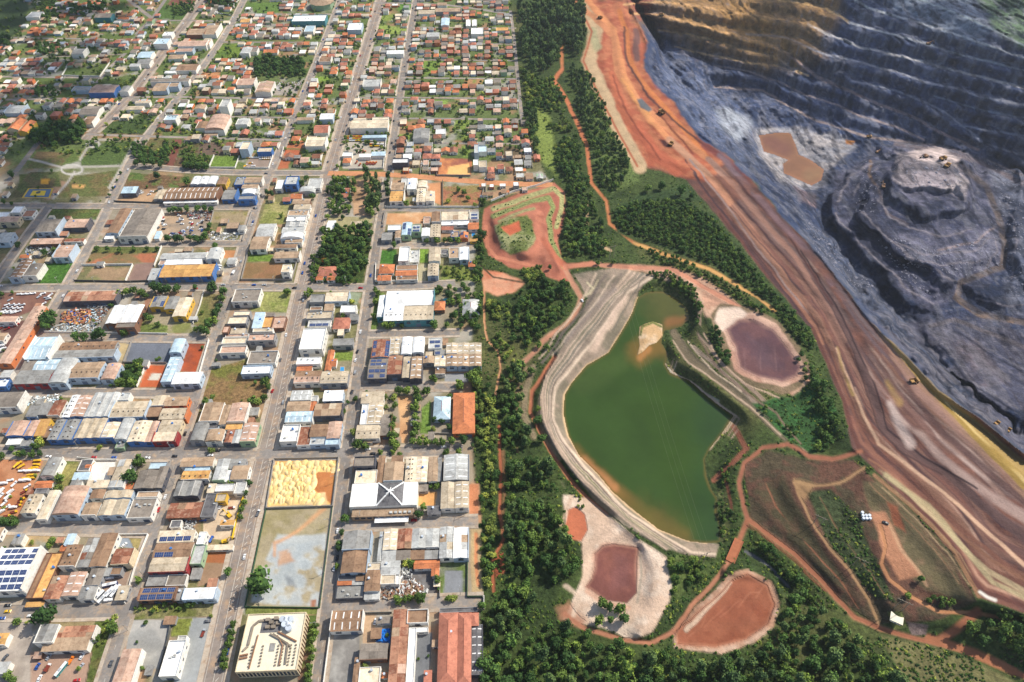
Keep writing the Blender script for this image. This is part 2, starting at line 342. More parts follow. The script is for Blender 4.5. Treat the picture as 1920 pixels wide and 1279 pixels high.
# town lots
lerp(one, (150,138,118), 0.05); lerp(smooth01((n3 - 0.42) * 5), (120,116,78), 0.6); lerp(smooth01((n1 - 0.55) * 6), (168,134,104), 0.0); lerp(smooth01((n2 - 0.6) * 7) * 0.7, (176,170,158), 0)
UP = smooth01((335 - GYY) / 30) * (GXX < 985); lerp(UP * 0.9, (94,112,56), 0.8); lerp(UP * smooth01((n1 - 0.58) * 6) * 0.8, (160,122,94), 0); lerp(UP * smooth01((n2 - 0.58) * 6) * 0.8, (160,154,144), 0)
# wooded and grassy belt
te = np.interp(GYY, te_y, te_x); out = smooth01((GXX - te + 12) / 10)
lerp(out, (70,84,44), 1.0); lerp(out * smooth01((n1 - 0.45) * 4), (56,70,38), 1.0); lerp(out * smooth01((n3 - 0.55) * 5) * 0.6, (108,104,64), 0.8)
# upper meadow, red terraces, dirt patches
poly([(1000,190),(1030,215),(1045,300),(1040,330),(1015,300),(1000,240)], (128,142,70), 8, 3, 1.0)
poly(T1 + [(1062,535),(1010,512),(955,502),(915,478),(903,440)], (158,96,76), 3, 1.5, 0, 1, col2=(176,112,88))
line([(925,392),(1000,366),(1038,354),(1054,368),(1052,392),(1042,425)], 9, (164,160,108), 2, 1, 0.8); line([(925,405),(1000,377),(1028,371),(1036,388),(1028,412),(1034,450),(1056,500)], 9, (134,140,86), 2, 1, 0.9)
line([(935,415),(985,395),(1002,392)], 5, (150,146,100), 2, 1, 0.6)
poly([(926,425),(945,412),(990,404),(1002,420),(1004,450),(990,472),(960,480),(938,466)], (150,150,104), 4, 3, 0.8, col2=(106,116,62))
poly([(940,425),(975,414),(978,432),(956,444)], (186,98,68), 3, 2, 0)
line([(912,425),(913,462),(930,482),(970,492),(1010,500)], 6, (192,124,96), 2, 1)
poly([(903,505),(940,510),(986,528),(965,552),(935,556),(908,548)], (196,122,90), 4, 3, 0, 0, col2=(206,150,118))
poly([(975,505),(1010,500),(1020,520),(990,530)], (104,120,58), 4, 3, 1)
line([(900,498),(925,520),(985,530)], 3, (70,62,44), 1.5, 0.5)
line([(908,540),(908,600),(915,640),(935,660),(940,690),(930,740)], 3.5, (196,142,104), 1.5, 1)
line([(935,800),(940,880),(938,960),(945,1010),(925,1050),(925,1110)], 6, (158,92,64), 2, 1.5, 0, 1); poly([(925,1045),(945,1035),(948,1075),(930,1085)], (150,84,58), 3, 2)
poly([(885,905),(900,905),(902,980),(885,980)], (182,140,106), 3, 2, 0.1); poly([(882,990),(903,990),(904,1115),(884,1115)], (176,152,112), 3, 2, 0.3); line([(892,1000),(896,1100)], 7, (190,128,88), 3, 2)
# orange track along the belt
TRK = [(1052,70),(1055,130),(1040,150),(1066,195),(1100,270),(1108,340),(1138,378),(1143,420),(1190,455),(1240,475),(1330,505),(1420,555),(1452,582)]
line(TRK, 6, (178,114,74), 3, 1, 0, 1); line([(1190,455),(1240,475),(1330,505),(1420,555),(1452,582)], 6, (196,150,92), 3, 1, 0, 1)
line([(1055,130),(1040,150),(1066,195),(1100,270),(1108,340)], 6.5, (182,110,74), 3, 1, 0, 1); line([(1100,380),(1102,440),(1118,460),(1145,470)], 5, (190,160,124), 2, 1.5)
# scrub right of the track
poly([(1145,375),(1240,355),(1300,345),(1350,410),(1440,520),(1520,620),(1480,600),(1400,540),(1330,495),(1240,465),(1160,440)], (58,76,44), 5, 3, 1.0, col2=(70,84,46))
poly([(1090,150),(1130,180),(1190,300),(1200,340),(1150,360),(1110,300)], (98,114,62), 8, 3, 1.0)
# haul corridor
poly(LEFT + CREST[::-1], (122,86,74), 4, 2, 0, 3, col2=(104,78,72))
poly([(1075,0),(1178,0),(1215,82),(1207,125),(1265,192),(1302,250),(1365,295),(1330,340),(1290,335),(1195,310),(1122,175),(1092,115),(1108,60)], (176,110,78), 8, 3, 0, 3, col2=(158,86,62))
line([(1086,0),(1118,60),(1104,115),(1135,185),(1165,250),(1200,312)], 26, (188,160,124), 5, 2, 0.1, 3); line([(1112,60),(1120,90)], 16, (168,158,120), 6, 2, 0.4)
line([(1078,0),(1110,60),(1094,115),(1122,175),(1160,250),(1195,312)], 4, (164,96,66), 2, 0.6, 0, 3)
line([(1100,0),(1150,55),(1163,105),(1172,150),(1205,205),(1255,262)], 11, (198,132,88), 3, 1, 0, 3); line([(1172,150),(1195,190),(1220,225)], 14, (204,142,92), 5, 2, 0, 3, 0.7)
line([(1160,20),(1175,60),(1180,110),(1200,150),(1250,205),(1330,300)], 9, (190,116,68), 3, 1, 0, 3); line([(1192,60),(1195,110)], 12, (110,78,72), 4, 2, 0, 3)
line([(1150,140),(1158,180),(1185,240),(1225,290)], 16, (176,100,70), 5, 2, 0, 3); line([(1195,240),(1225,285),(1270,320)], 22, (168,92,66), 6, 2, 0, 3); poly([(1235,262),(1262,265),(1268,280),(1245,276)], (76,44,42), 4, 2)
line([(1255,262),(1330,330),(1400,420),(1480,535),(1545,640)], 13, (178,132,104), 4, 1, 0, 3)
cols = [(.05,6,(94,62,56),3,.9,.3),(.1,4,(136,98,82),3,.9,.4),(.15,5,(84,60,58),3,.9,.35),(.21,4,(142,106,90),3,.8,.45),(.24,9,(148,114,96),3,.9,0),(.31,4,(78,60,62),2.5,.9,.3),(.36,6,(116,84,76),3,.8,.4),(.4,3,(156,124,108),3,.7,.5),(.44,7,(140,108,94),3,.9,.1),(.5,4,(80,62,66),3,.9,.35),(.55,6,(116,96,92),4,.8,.4),(.6,5,(146,124,116),4,.7,.5),(.66,5,(88,76,80),4,.8,.4),(.72,8,(126,110,106),5,.7,.45),(.78,4,(160,138,124),4,.7,.5),(.85,6,(96,86,92),4,.8,.4),(.92,7,(112,104,108),4,.7,.45)]
LOWL = LEFT[7:]; LOWC = CREST[7:]
for s, wd, c, sf, a, pt in cols: line(along(LOWL, LOWC, s), wd * .8, c, sf, 1.5, 0, 3, a, wd * 1.6, pt)
low = [(.1,5,(196,164,140),.5),(.2,9,(112,80,68),.35),(.27,4,(206,178,156),.5),(.33,9,(124,98,86),.2),(.4,9,(96,74,72),.2),(.46,5,(86,66,68),.3),(.54,9,(190,172,160),.5),(.6,5,(120,92,80),.4),(.66,8,(158,132,118),.4),(.74,5,(192,172,158),.52),(.8,9,(136,104,86),.3),(.87,6,(170,146,126),.5)]
for s, wd, c, pt in low:
    L = along(LEFT[9:], CREST[10:], s); line(L[5:], wd * 0.4, c, 4, 1.6, 0, 3, 0.6, wd * 1.7, pt)
for s in (.17, .36, .43, .5, .7): line(along(LEFT[8:], CREST[8:], s)[3:], 1.6, (70,52,52), 1.6, 2.2, 0, 3, .7, None, .4)
for p_, wd, c, sf, w1, pt in (
 ([(1578,507),(1654,621),(1723,735),(1818,824),(1920,906),(2010,985)],10,(148,120,108),5,22,.3),([(1698,722),(1768,811),(1856,887),(1920,938),(2010,1010)],8,(100,78,74),4,14,.25),([(1704,786),(1768,862),(1831,912),(1920,969),(2010,1040)],12,(162,144,136),8,24,.4),([(1712,770),(1780,840),(1860,905),(1930,955)],3,(190,172,162),5,10,.48),
 ([(1647,625),(1704,700),(1768,765),(1831,835),(1920,925),(2010,1010)],3,(152,124,104),4,14,.3),([(1663,700),(1700,760),(1760,830)],6,(126,98,90),4,12,.4),
 ([(1476,469),(1514,507),(1565,577),(1609,659),(1635,735),(1654,798),(1698,843),(1768,881),(1831,938),(1920,1007),(2010,1080)],10,(94,76,74),3,17,0),([(1502,469),(1578,590),(1641,722),(1664,805),(1723,852),(1831,916)],3,(54,42,46),2,4,.2),([(1490,478),(1556,570),(1600,655),(1626,735),(1646,802),(1692,850),(1765,890)],2,(72,56,56),2,3,.3),  # the second stroke paints the shadow along a berm
 ([(1568,653),(1597,722),(1622,786),(1647,830),(1704,874),(1799,950),(1920,1058),(2010,1130)],4,(204,174,146),3,8,.25),([(1560,660),(1585,730),(1610,800),(1640,850),(1700,905),(1800,990),(1920,1085)],4,(124,88,74),3,9,.2),([(1641,874),(1704,925),(1790,1010),(1850,1068),(1920,1109)],4,(178,164,130),3,11,.3),([(1630,860),(1690,905),(1780,985),(1860,1050),(1930,1092)],4,(140,104,84),3,8,.25),
 ([(1668,758),(1684,790),(1706,832)],12,(190,176,168),9,20,.38),([(1664,715),(1676,735),(1687,756)],8,(156,130,84),8,15,.35),([(1570,650),(1580,690),(1600,740)],3,(180,154,98),4,6,.4),
 ([(1640,606),(1700,676),(1765,742),(1830,806),(1920,890),(2010,975)],3,(172,150,92),6,46,.12),([(1700,684),(1765,752),(1830,818),(1920,906)],2,(150,128,66),4,20,.4),([(1760,742),(1830,812),(1920,900),(2000,980)],2,(212,192,132),3,10,.4),
 ([(1075,0),(1150,65),(1157,130),(1175,165),(1250,239),(1329,299),(1379,349)],11,(192,128,88),3,11,0),([(1329,299),(1379,349),(1429,409),(1489,479),(1549,574),(1584,638)],11,(146,114,100),3,10,0),([(1170,50),(1175,115),(1215,180),(1289,249),(1349,289),(1399,359),(1474,434),(1524,514),(1560,570)],4,(80,54,52),2.5,4,.15),
 ([(1320,272),(1360,300),(1405,340)],12,(120,66,62),6,10,.35),([(1350,292),(1420,370),(1500,455),(1560,530)],10,(124,102,106),5,12,.35),([(1294,299),(1349,369),(1429,479),(1524,599)],3,(150,132,126),2,4,.3),([(1300,325),(1355,400),(1430,500),(1520,612)],4,(88,68,70),2.5,5,.2),([(1310,345),(1370,425),(1440,520)],3,(112,76,70),2.5,4,.3),([(1285,300),(1340,380),(1420,480),(1500,585)],2.5,(72,54,58),2,3,.3),
 ([(1225,205),(1262,245),(1300,290)],3,(120,62,48),3,4,.3),([(1150,140),(1160,180),(1200,250),(1240,300)],3,(126,66,48),2.5,4,.2),([(1168,150),(1190,185),(1215,212)],6,(210,146,90),4,8,.2)):
    line(p_, wd, c, sf, 1.7, 0, 3, .92, w1, pt)
poly([(1194,186),(1204,184),(1222,205),(1216,210),(1200,202)], (96,98,100), 3, 1.5, 0, 3)
# ---- mine pit
PITP = CREST + [(2400,1100),(2400,-120),(1900,-120),(1300,-100),(1178,-60)]
poly(PITP, (46,58,84), 5, 3, 0, 2, col2=(58,68,94))
PM = smooth01(pit_mask(GXX, GYY) / 12)
rk = smooth01((fbm(WX / 14, WY / 14, 61, 4) - 0.52) * 7); lerp(PM * rk * 0.5, (92,96,110)); lerp(PM * smooth01((n3 - 0.55) * 6) * 0.5, (34,42,62))
poly([(1170,-60),(1560,-60),(1575,20),(1560,60),(1545,110),(1500,135),(1440,140),(1340,112),(1290,95),(1240,60),(1200,50),(1180,20)], (138,106,66), 26, 8, 0, None, 0.85, col2=(112,92,72))
poly([(1330,0),(1420,10),(1470,60),(1490,110),(1450,110),(1380,70)], (156,116,62), 20, 8, 0, None, 0.6)
poly([(1080,-60),(1220,-60),(1225,10),(1200,40),(1178,0)], (152,84,66), 10, 5, 0, None, 0.9)
poly([(1630,-30),(1800,-30),(1860,60),(1840,85),(1760,60),(1690,30)], (112,120,132), 14, 6, 0, None, 0.9); poly([(1800,-60),(2100,-60),(2100,110),(1910,90),(1860,50)], (82,100,74), 12, 6, 0.6, None, 0.95)
poly([(1250,90),(1310,150),(1390,200),(1420,250),(1440,300),(1400,330),(1340,270),(1280,200),(1240,140)], (88,96,116), 14, 6, 0, None, 0.8, col2=(72,82,106))
poly([(1340,200),(1400,215),(1410,250),(1380,265),(1350,240)], (146,150,156), 10, 5, 0, None, 0.8)
bench = [([(1340,163),(1431,169),(1485,202),(1533,227),(1582,242),(1627,257),(1702,266),(1760,272),(1850,300),(1920,330)],5,(140,122,112)),
 ([(1340,124),(1400,133),(1461,154),(1509,178),(1570,196),(1612,218),(1678,236),(1733,262)],4,(134,118,112)),([(1265,88),(1315,100),(1365,110),(1400,118),(1461,124),(1515,142)],3.5,(166,136,96)),
 ([(1185,25),(1240,29),(1290,42),(1340,56),(1440,82),(1476,100)],5,(176,138,96)),([(1476,100),(1533,145),(1591,169),(1648,196),(1702,214),(1763,248),(1835,281)],7,(136,116,110)),
 ([(1235,57),(1290,64),(1340,77),(1400,95),(1461,109),(1482,127),(1515,142)],4,(166,136,98)),([(1400,63),(1476,71),(1509,85),(1551,104),(1582,109),(1627,121),(1687,136),(1733,154),(1793,166),(1838,181),(1920,197)],4.5,(128,128,134)),
 ([(1597,151),(1642,160),(1687,172),(1733,190),(1778,214),(1835,260)],4,(118,120,130)),([(1750,180),(1838,205),(1920,222)],4,(112,118,130)),([(1800,235),(1860,245),(1920,255)],4,(106,112,126)),([(1850,270),(1920,292)],4,(112,112,122)),
 ([(1170,8),(1240,4),(1315,12),(1340,18),(1515,45)],5,(178,140,98)),([(1515,45),(1551,63),(1612,88),(1702,109),(1854,148),(1920,165)],5,(152,148,144)),
 ([(1461,0),(1536,12),(1570,27),(1591,42)],6,(180,148,104)),([(1591,42),(1642,57),(1702,72),(1742,84),(1800,102),(1920,132)],4.5,(142,144,146)),([(1603,0),(1627,15),(1687,33),(1733,45),(1772,57),(1850,85),(1920,108)],5,(150,152,152)),([(1700,-10),(1780,20),(1850,50),(1920,85)],4,(120,128,128))]
for p, wd, c in bench: line(p, wd * .8, tuple(min(255, int(v * 1.12)) for v in c), 2.2, 1.0, 0, None, 0.9, None, .12)
poly([(1415,243),(1500,238),(1595,260),(1605,275),(1560,312),(1548,350),(1500,352),(1460,335),(1425,290)], (148,146,150), 8, 4, 0, None, 0.95, col2=(166,158,154)); poly([(1490,350),(1530,365),(1530,390),(1500,375)], (138,116,116), 6, 3)
poly(POOL, (124,92,66), 3, 1)
poly([(1585,262),(1604,264),(1598,272),(1586,270)], (168,110,56), 2, 1)
# hill in the pit
poly([(1560,330),(1640,285),(1740,270),(1850,290),(1890,400),(1890,500),(1800,560),(1740,590),(1640,490),(1560,410)], (70,72,92), 14, 5, 0, None, 0.8, col2=(96,94,110))
poly([(1680,285),(1760,278),(1800,300),(1815,345),(1812,375),(1760,360),(1700,360),(1672,340)], (188,174,170), 8, 5, 0, None, 0.95, col2=(158,146,148))
poly([(1680,430),(1760,470),(1870,430),(1880,500),(1800,520),(1720,500)], (92,92,110), 10, 6, 0, None, 0.8, col2=(122,120,134)); line([(1760,470),(1830,455),(1868,425)], 4, (170,146,134), 3, 2, 0, None, .6)
poly([(1850,300),(1920,330),(1920,600),(1880,560),(1890,450)], (88,92,108), 12, 6, 0, None, 0.8, col2=(116,118,130)); line([(1632,300),(1630,330),(1640,345)], 5, (176,136,84), 4, 2, 0, None, .55); line([(1645,350),(1662,400),(1700,420)], 5, (128,108,98), 3, 2, 0, None, .6)
line([(1680,270),(1760,282),(1830,300),(1920,345)], 9, (112,100,102), 4, 1.5, 0, 1, .9)
line([(1800,310),(1850,350),(1870,400),(1885,460),(1880,500),(1800,530),(1795,560),(1840,590),(1920,605)], 12, (100,88,84), 3, 1.2, 0, 1); line([(1795,545),(1788,560),(1830,590),(1900,605)], 4, (140,112,84), 3, 1.5, 0, None, .5)
line([(1745,610),(1790,600),(1870,630),(1920,650)], 8, (98,92,94), 3, 1.5, 0, 1, .9); poly([(1780,620),(1840,640),(1890,720),(1850,730),(1790,680)], (116,104,108), 10, 6, 0, None, 0.7, col2=(70,72,90))
poly([(1650,560),(1720,620),(1800,720),(1900,810),(1860,800),(1760,730),(1660,620)], (62,72,92), 14, 5, 0, None, 0.8, col2=(84,90,104))
poly([(1500,400),(1550,440),(1620,520),(1680,600),(1640,600),(1560,500),(1500,440)], (78,86,106), 10, 6, 0, None, .7, col2=(100,102,112))
# broken rock: dark and pale streaks down the slopes, blotches of rubble
PM2 = PM * (1 - .5 * smooth01((150 - GYY) / 100) * smooth01((1500 - GXX) / 100)); st1 = fbm(WX / 6, WY / 38, 91, 4); st2 = fbm(WX / 9 + 5, WY / 30, 93, 4); st3 = fbm(WX / 5, WY / 5, 95, 3); st4 = fbm(WX / 40, WY / 26, 97, 4)
lerp(PM2 * smooth01((st1 - .54) * 9) * .6, (26,32,48)); lerp(PM2 * smooth01((st2 - .58) * 9) * .45, (112,112,120)); lerp(PM2 * smooth01((st3 - .6) * 8) * .4, (124,122,130)); lerp(PM2 * smooth01((st4 - .56) * 7) * smooth01((GYY - 260) / 60) * .6, (30,36,54)); lerp(PM2 * smooth01((st4 - .62) * -9) * smooth01((GYY - 560) / 60) * .25, (120,108,110))
for p_ in ([(1545,425),(1600,492),(1660,565),(1700,600)],[(1600,398),(1664,474),(1724,524)]): line([(a + 9, b - 9) for a, b in p_], 10, (28,36,58), 5, 2, 0, None, .6)  # shade on the near bench faces of the hill, painted as dark bands
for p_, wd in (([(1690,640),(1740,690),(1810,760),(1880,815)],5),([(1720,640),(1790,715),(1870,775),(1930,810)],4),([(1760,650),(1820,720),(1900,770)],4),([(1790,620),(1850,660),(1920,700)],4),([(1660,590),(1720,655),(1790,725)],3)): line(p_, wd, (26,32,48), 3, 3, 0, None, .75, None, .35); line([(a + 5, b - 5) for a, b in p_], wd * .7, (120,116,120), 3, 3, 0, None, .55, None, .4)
for p_ in ([(1566,398),(1588,428),(1640,484),(1702,540),(1752,574)],[(1618,396),(1638,420),(1684,462),(1744,506),(1790,528)],[(1572,378),(1592,335),(1632,304)],[(1600,365),(1614,338),(1644,316)],[(1648,372),(1668,408),(1704,428),(1764,444),(1822,430)],[(1700,478),(1760,500),(1840,490)],[(1680,455),(1740,480),(1830,470),(1866,440)],[(1860,420),(1872,470),(1850,505)],[(1890,380),(1905,450),(1895,520)],[(1830,560),(1880,575),(1920,570)]): line(p_, 3.2, (138,130,134), 2.5, 3.5, 0, None, .75, None, .3)
poly([(1700,285),(1760,278),(1800,298),(1790,310),(1720,300)], (206,186,178), 6, 4, 0, None, .8)
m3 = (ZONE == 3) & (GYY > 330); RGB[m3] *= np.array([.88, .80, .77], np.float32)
far_ = PM * smooth01((290 - GYY) / 60) * smooth01((GXX - 1200) / 60); RGB *= (1 + .32 * far_)[..., None].astype(np.float32)      # far wall colour brightened to make up for the cloud shade
poly([(1240,-40),(1540,-40),(1555,30),(1520,90),(1460,120),(1360,95),(1270,50)], (164,124,70), 30, 9, 0, None, .55, .6)
# ---- pond surroundings
poly([(1115,498),(1180,505),(1225,515),(1300,540),(1330,600),(1400,690),(1500,750),(1520,720),(1480,640),(1400,580),(1320,520),(1200,495)], (176,136,112), 6, 3, 0.1, 4, col2=(196,160,134))
poly([(1075,515),(1160,500),(1224,518),(1196,545),(1186,587),(1165,624),(1141,662),(1100,686),(1073,717),(1057,760),(1066,817),(1086,855),(1147,921),(1235,993),(1295,1016),(1350,1020),(1340,1046),(1290,1042),(1240,1025),(1170,985),(1120,945),(1070,880),(1030,830),(1008,780),(1010,740),(1040,680),(1090,590),(1100,560)], (154,136,118), 4, 2, 0.15, 4, col2=(126,116,98))
for off, wd, c in ((0.0,5,(184,162,140)),(0.45,6,(116,110,96)),(1.0,5,(184,160,138))):
    line(along(DAM_IN[:12], DAM_OUT, off), wd, c, 3, 1.5, 0.1, 4, .9)
line(DAM_IN, 4.5, (204,182,158), 2.5, 1.6, 0, 4); line([(1110,655),(1150,600),(1165,560)], 15, (208,180,158), 8, 3, 0, 4, .75); line([(1062,640),(1110,590),(1150,545)], 14, (146,132,122), 5, 2, .1, 4, .8)
line([(1080,870),(1130,930),(1200,985),(1260,1022)], 6, (104,112,66), 4, 3, .8, 4, .8); line([(1040,660),(1090,625),(1120,580)], 9, (122,116,96), 5, 3, .4, 4, .7)
line(POND[27:] + POND[:1], 4, (210,176,134), 2.5, 1.2, 0, 4, .8); line(POND[12:20], 5, (196,168,138), 3, 1.5, 0, 4, .8); line(POND[2:8], 6, (74,84,46), 3, 2, .8, 4, .9); line(POND[20:27], 6, (84,84,52), 3, 2, .7, 4, .9)
poly(ISLAND, (196,160,116), 2.5, 1.2, 0, 4, col2=(212,184,150)); line([(1201,628),(1204,612),(1224,604),(1240,612)], 4, (110,116,60), 2, 1, .8, 4)
line([(1110,495),(1170,500),(1260,505),(1330,545),(1385,575)], 8, (188,130,104), 3, 1.5, 0, 1); line([(1320,560),(1400,590),(1470,630),(1515,690),(1515,720)], 6, (196,150,124), 3, 1.5, 0, 4)
line([(1240,520),(1280,530),(1315,570),(1310,625),(1350,680),(1420,740),(1480,800),(1510,850)], 7, (150,128,110), 3, 1.5, .1, 4); line([(1275,535),(1296,565),(1298,600),(1330,640)], 12, (66,74,44), 4, 2, .9, 4)
line([(1265,625),(1290,665),(1350,715),(1420,770),(1470,820)], 16, (112,100,80), 5, 3, .25, 4); line([(1248,690),(1300,722),(1345,752)], 5, (200,190,166), 3, 2, .1, 4, .8); line([(1300,650),(1380,720),(1450,790)], 7, (146,128,112), 3, 1.5, .1, 4)
poly([(1335,590),(1352,570),(1412,575),(1460,605),(1500,650),(1518,690),(1505,725),(1465,742),(1400,722),(1360,690),(1345,640)], (132,112,88), 4, 3, .2, 4, col2=(112,98,74)); poly([(1350,612),(1380,590),(1414,587),(1454,608),(1488,652),(1511,690),(1500,716),(1466,727),(1416,716),(1380,696),(1368,655)], (196,160,138), 3, 3, 0, 4, col2=(172,132,112))
poly([(1340,600),(1350,580),(1385,575),(1398,590),(1370,615),(1352,620)], (216,192,172), 5, 3, 0, 4)
poly([(1360,618),(1385,600),(1412,597),(1448,618),(1478,657),(1501,687),(1494,707),(1465,716),(1422,707),(1389,690),(1379,651)], (92,66,70), 3, 1.5, 0, 5, col2=(102,72,72))
line([(1330,600),(1340,650),(1365,680)], 12, (62,76,42), 4, 2, 1, 4)
poly([(1405,755),(1480,745),(1520,720),(1560,760),(1575,790),(1550,840),(1520,855),(1480,830)], (58,98,50), 5, 3, 1, 0)
line(ROAD_W, 11, (170,136,112), 4, 2, 0, None, .7); line(ROAD_W, 8, (176,126,100), 3, 1.5, 0, 1); line(ROAD_O, 7, (166,104,76), 3, 1.5, 0, 1); line([(1000,690),(985,735),(980,775),(1000,820)], 12, (146,128,104), 5, 2, .3, 4, .8)
line([(1060,500),(1040,480),(1020,450)], 12, (166,98,74), 3, 1.5, 0, 1); line([(1060,500),(1110,495)], 10, (184,120,94), 3, 1.5, 0, 1)
# ---- settling basins
poly([(1055,930),(1100,935),(1140,965),(1190,1005),(1250,1045),(1262,1080),(1256,1130),(1225,1185),(1180,1202),(1130,1180),(1060,1160),(1075,1120),(1092,1080),(1095,1020),(1060,985)], (216,194,172), 5, 3, 0, 4, col2=(200,172,148))
poly([(1064,958),(1080,952),(1098,965),(1102,995),(1092,1015),(1068,1010),(1060,985)], (178,104,74), 3, 2, 0, 5); poly([(1044,1135),(1065,1128),(1100,1160),(1090,1175),(1055,1160)], (166,118,92), 10, 5, 0, 1, .8)
BAS_A = [(1117,1039),(1130,1026),(1153,1021),(1197,1027),(1194,1054),(1194,1113),(1176,1131),(1138,1125),(1099,1101),(1112,1085),(1118,1062)]
poly(BAS_A, (132,84,72), 3, 1.5, 0, 5, col2=(118,74,66)); line([(1100,1110),(1130,1130),(1180,1140)], 9, (204,160,134), 5, 3, 0, 4, .8); line([(1199,1030),(1203,1080),(1196,1130)], 5, (160,148,130), 3, 1.5, 0, 4, .8)
poly([(1262,1180),(1300,1148),(1366,1080),(1406,1070),(1448,1092),(1466,1128),(1452,1174),(1420,1202),(1350,1226),(1264,1214)], (200,168,144), 5, 4, 0, 4, col2=(176,136,110))
poly([(1270,1182),(1300,1162),(1330,1135),(1372,1092),(1404,1078),(1440,1100),(1454,1132),(1440,1170),(1400,1198),(1340,1214),(1270,1206)], (132,76,54), 3, 1.5, 0, 5, col2=(144,88,64))
line([(1290,1180),(1330,1140),(1370,1095)], 10, (206,178,152), 4, 3, 0, 4, .9)
line([(1369,1053),(1340,1090),(1300,1135),(1268,1182),(1222,1205),(1160,1200),(1100,1180),(1060,1150)], 9, (164,112,86), 4, 2, 0, 1)
poly([(1250,1050),(1275,1040),(1320,1045),(1310,1085),(1270,1125),(1255,1090)], (84,98,52), 4, 3, 1)
# ---- dump terraces
poly([(1395,870),(1440,845),(1500,862),(1600,860),(1700,950),(1790,1040),(1830,1130),(1760,1160),(1640,1175),(1560,1110),(1480,1035),(1405,970)], (84,74,56), 6, 3, .6, 6, col2=(104,74,60))
poly([(1410,920),(1470,890),(1500,950),(1560,1040),(1610,1120),(1560,1090),(1480,1020)], (106,76,60), 10, 5, .3, 6, .8, col2=(72,72,50)); poly([(1515,925),(1560,918),(1600,960),(1630,1020),(1680,1130),(1640,1120),(1560,1020)], (66,76,48), 6, 3, 1, 6)
poly([(1620,900),(1650,900),(1720,970),(1790,1060),(1820,1130),(1740,1110),(1680,1060),(1660,1000),(1630,950)], (124,102,78), 8, 5, .3, 6, col2=(104,94,68)); poly([(1630,960),(1660,960),(1700,1040),(1730,1080),(1690,1090),(1660,1040)], (172,122,92), 6, 4, .1, 6)
line([(1640,890),(1710,950),(1780,1020),(1815,1080),(1835,1120)], 7, (138,104,76), 3, 1.5, 0, 6); line([(1660,890),(1740,950),(1810,1030),(1860,1090),(1920,1120)], 9, (166,152,116), 4, 2, .3, 6, .8); line([(1836,1110),(1850,1120),(1866,1126)], 6, (206,200,188), 4, 1.5)
line(YEL, 6, (160,126,90), 4.5, 2.2, 0, 1, .85); poly([(1488,898),(1530,908),(1515,940),(1502,930)], (164,130,92), 8, 3, 0, 1, .8); line(SEC, 7, (170,120,84), 3, 1.2, 0, 1)
line(RED_UP, 10, (140,100,78), 5, 2, 0, None, .7); line(RED, 12, (144,104,80), 5, 2.2, 0, None, .7); line(RED_UP, 7, (146,94,72), 3, 1.6, 0, 1); line(RED, 8, (152,98,72), 3, 1.6, 0, 1); line(RED, 2, (128,80,60), 2, 1, 0, 1, .6, None, .4); line([(1830,1150),(1790,1180),(1760,1200)], 18, (152,98,72), 7, 3, 0, 1); line([(1740,1195),(1815,1218),(1900,1258)], 16, (160,104,74), 6, 3, 0, 1)
line([(1340,900),(1372,870),(1400,840),(1375,800)], 10, (136,86,66), 4, 2, .1, 6); line([(1355,925),(1362,970),(1350,1010)], 18, (86,92,56), 6, 3, .9, 6); line([(1362,900),(1372,960)], 5, (128,78,60), 3, 2, 0, 6)
poly([(1650,1195),(1740,1212),(1830,1240),(1900,1275),(1900,1340),(1660,1340),(1690,1260)], (112,108,70), 8, 4, .8); poly([(1662,1150),(1690,1148),(1700,1175),(1675,1182)], (118,124,70), 4, 2, .9); line([(1398,1035),(1440,1060),(1480,1100)], 6, (92,94,96), 3, 2, 0); poly([(1700,1165),(1740,1170),(1735,1190),(1710,1190)], (128,110,104), 4, 3)

line([(1425,880),(1455,950),(1510,1015),(1575,1085),(1610,1140)], 3, (140,92,68), 2, 2, 0, 6, .9, None, .4); line([(1540,935),(1575,1000),(1630,1070),(1668,1130)], 2.5, (128,96,70), 2, 2, 0, 6, .8, None, .4)
for k_ in range(5): line([(1632 + 12 * k_, 905 + 4 * k_), (1690 + 14 * k_, 965 + 4 * k_), (1755 + 11 * k_, 1030 + 2 * k_), (1800 + 8 * k_, 1095)], 2.6, [(150,116,86),(104,84,62),(164,140,106),(112,82,62),(146,118,90)][k_], 2, 2, .1, 6, .8, None, .42)
line([(1668,985),(1690,1030),(1722,1070),(1740,1100)], 6, (190,150,116), 4, 3, 0, 6, .8, None, .4); poly([(1664,940),(1684,950),(1700,1000),(1676,985)], (150,92,66), 5, 3, 0, 6)
line([(1400,985),(1440,1012),(1500,1060),(1548,1108)], 5, (126,78,58), 4, 3, .2, 6, .8, None, .4)
# thin ledges round the dam
for off, wd, c in ((.12,2,(196,172,150)),(.25,3,(122,110,96)),(.34,1.8,(198,174,154)),(.55,2,(196,172,150)),(.66,3,(118,112,92)),(.78,2,(194,168,148)),(.9,2.4,(140,124,108))):
    line(along(DAM_IN[:12], DAM_OUT, off), wd, c, 1.8, 2.2, .1, 4, .9, None, .3)
for k_, c in enumerate(((214,180,158),(168,140,120),(206,176,152))):
    line([(p_[0] + 5 + 6 * k_, p_[1] + 1 + 5 * k_) for p_ in POND[11:19]], 2.4, c, 2, 2, .1, 4, .8, None, .35)
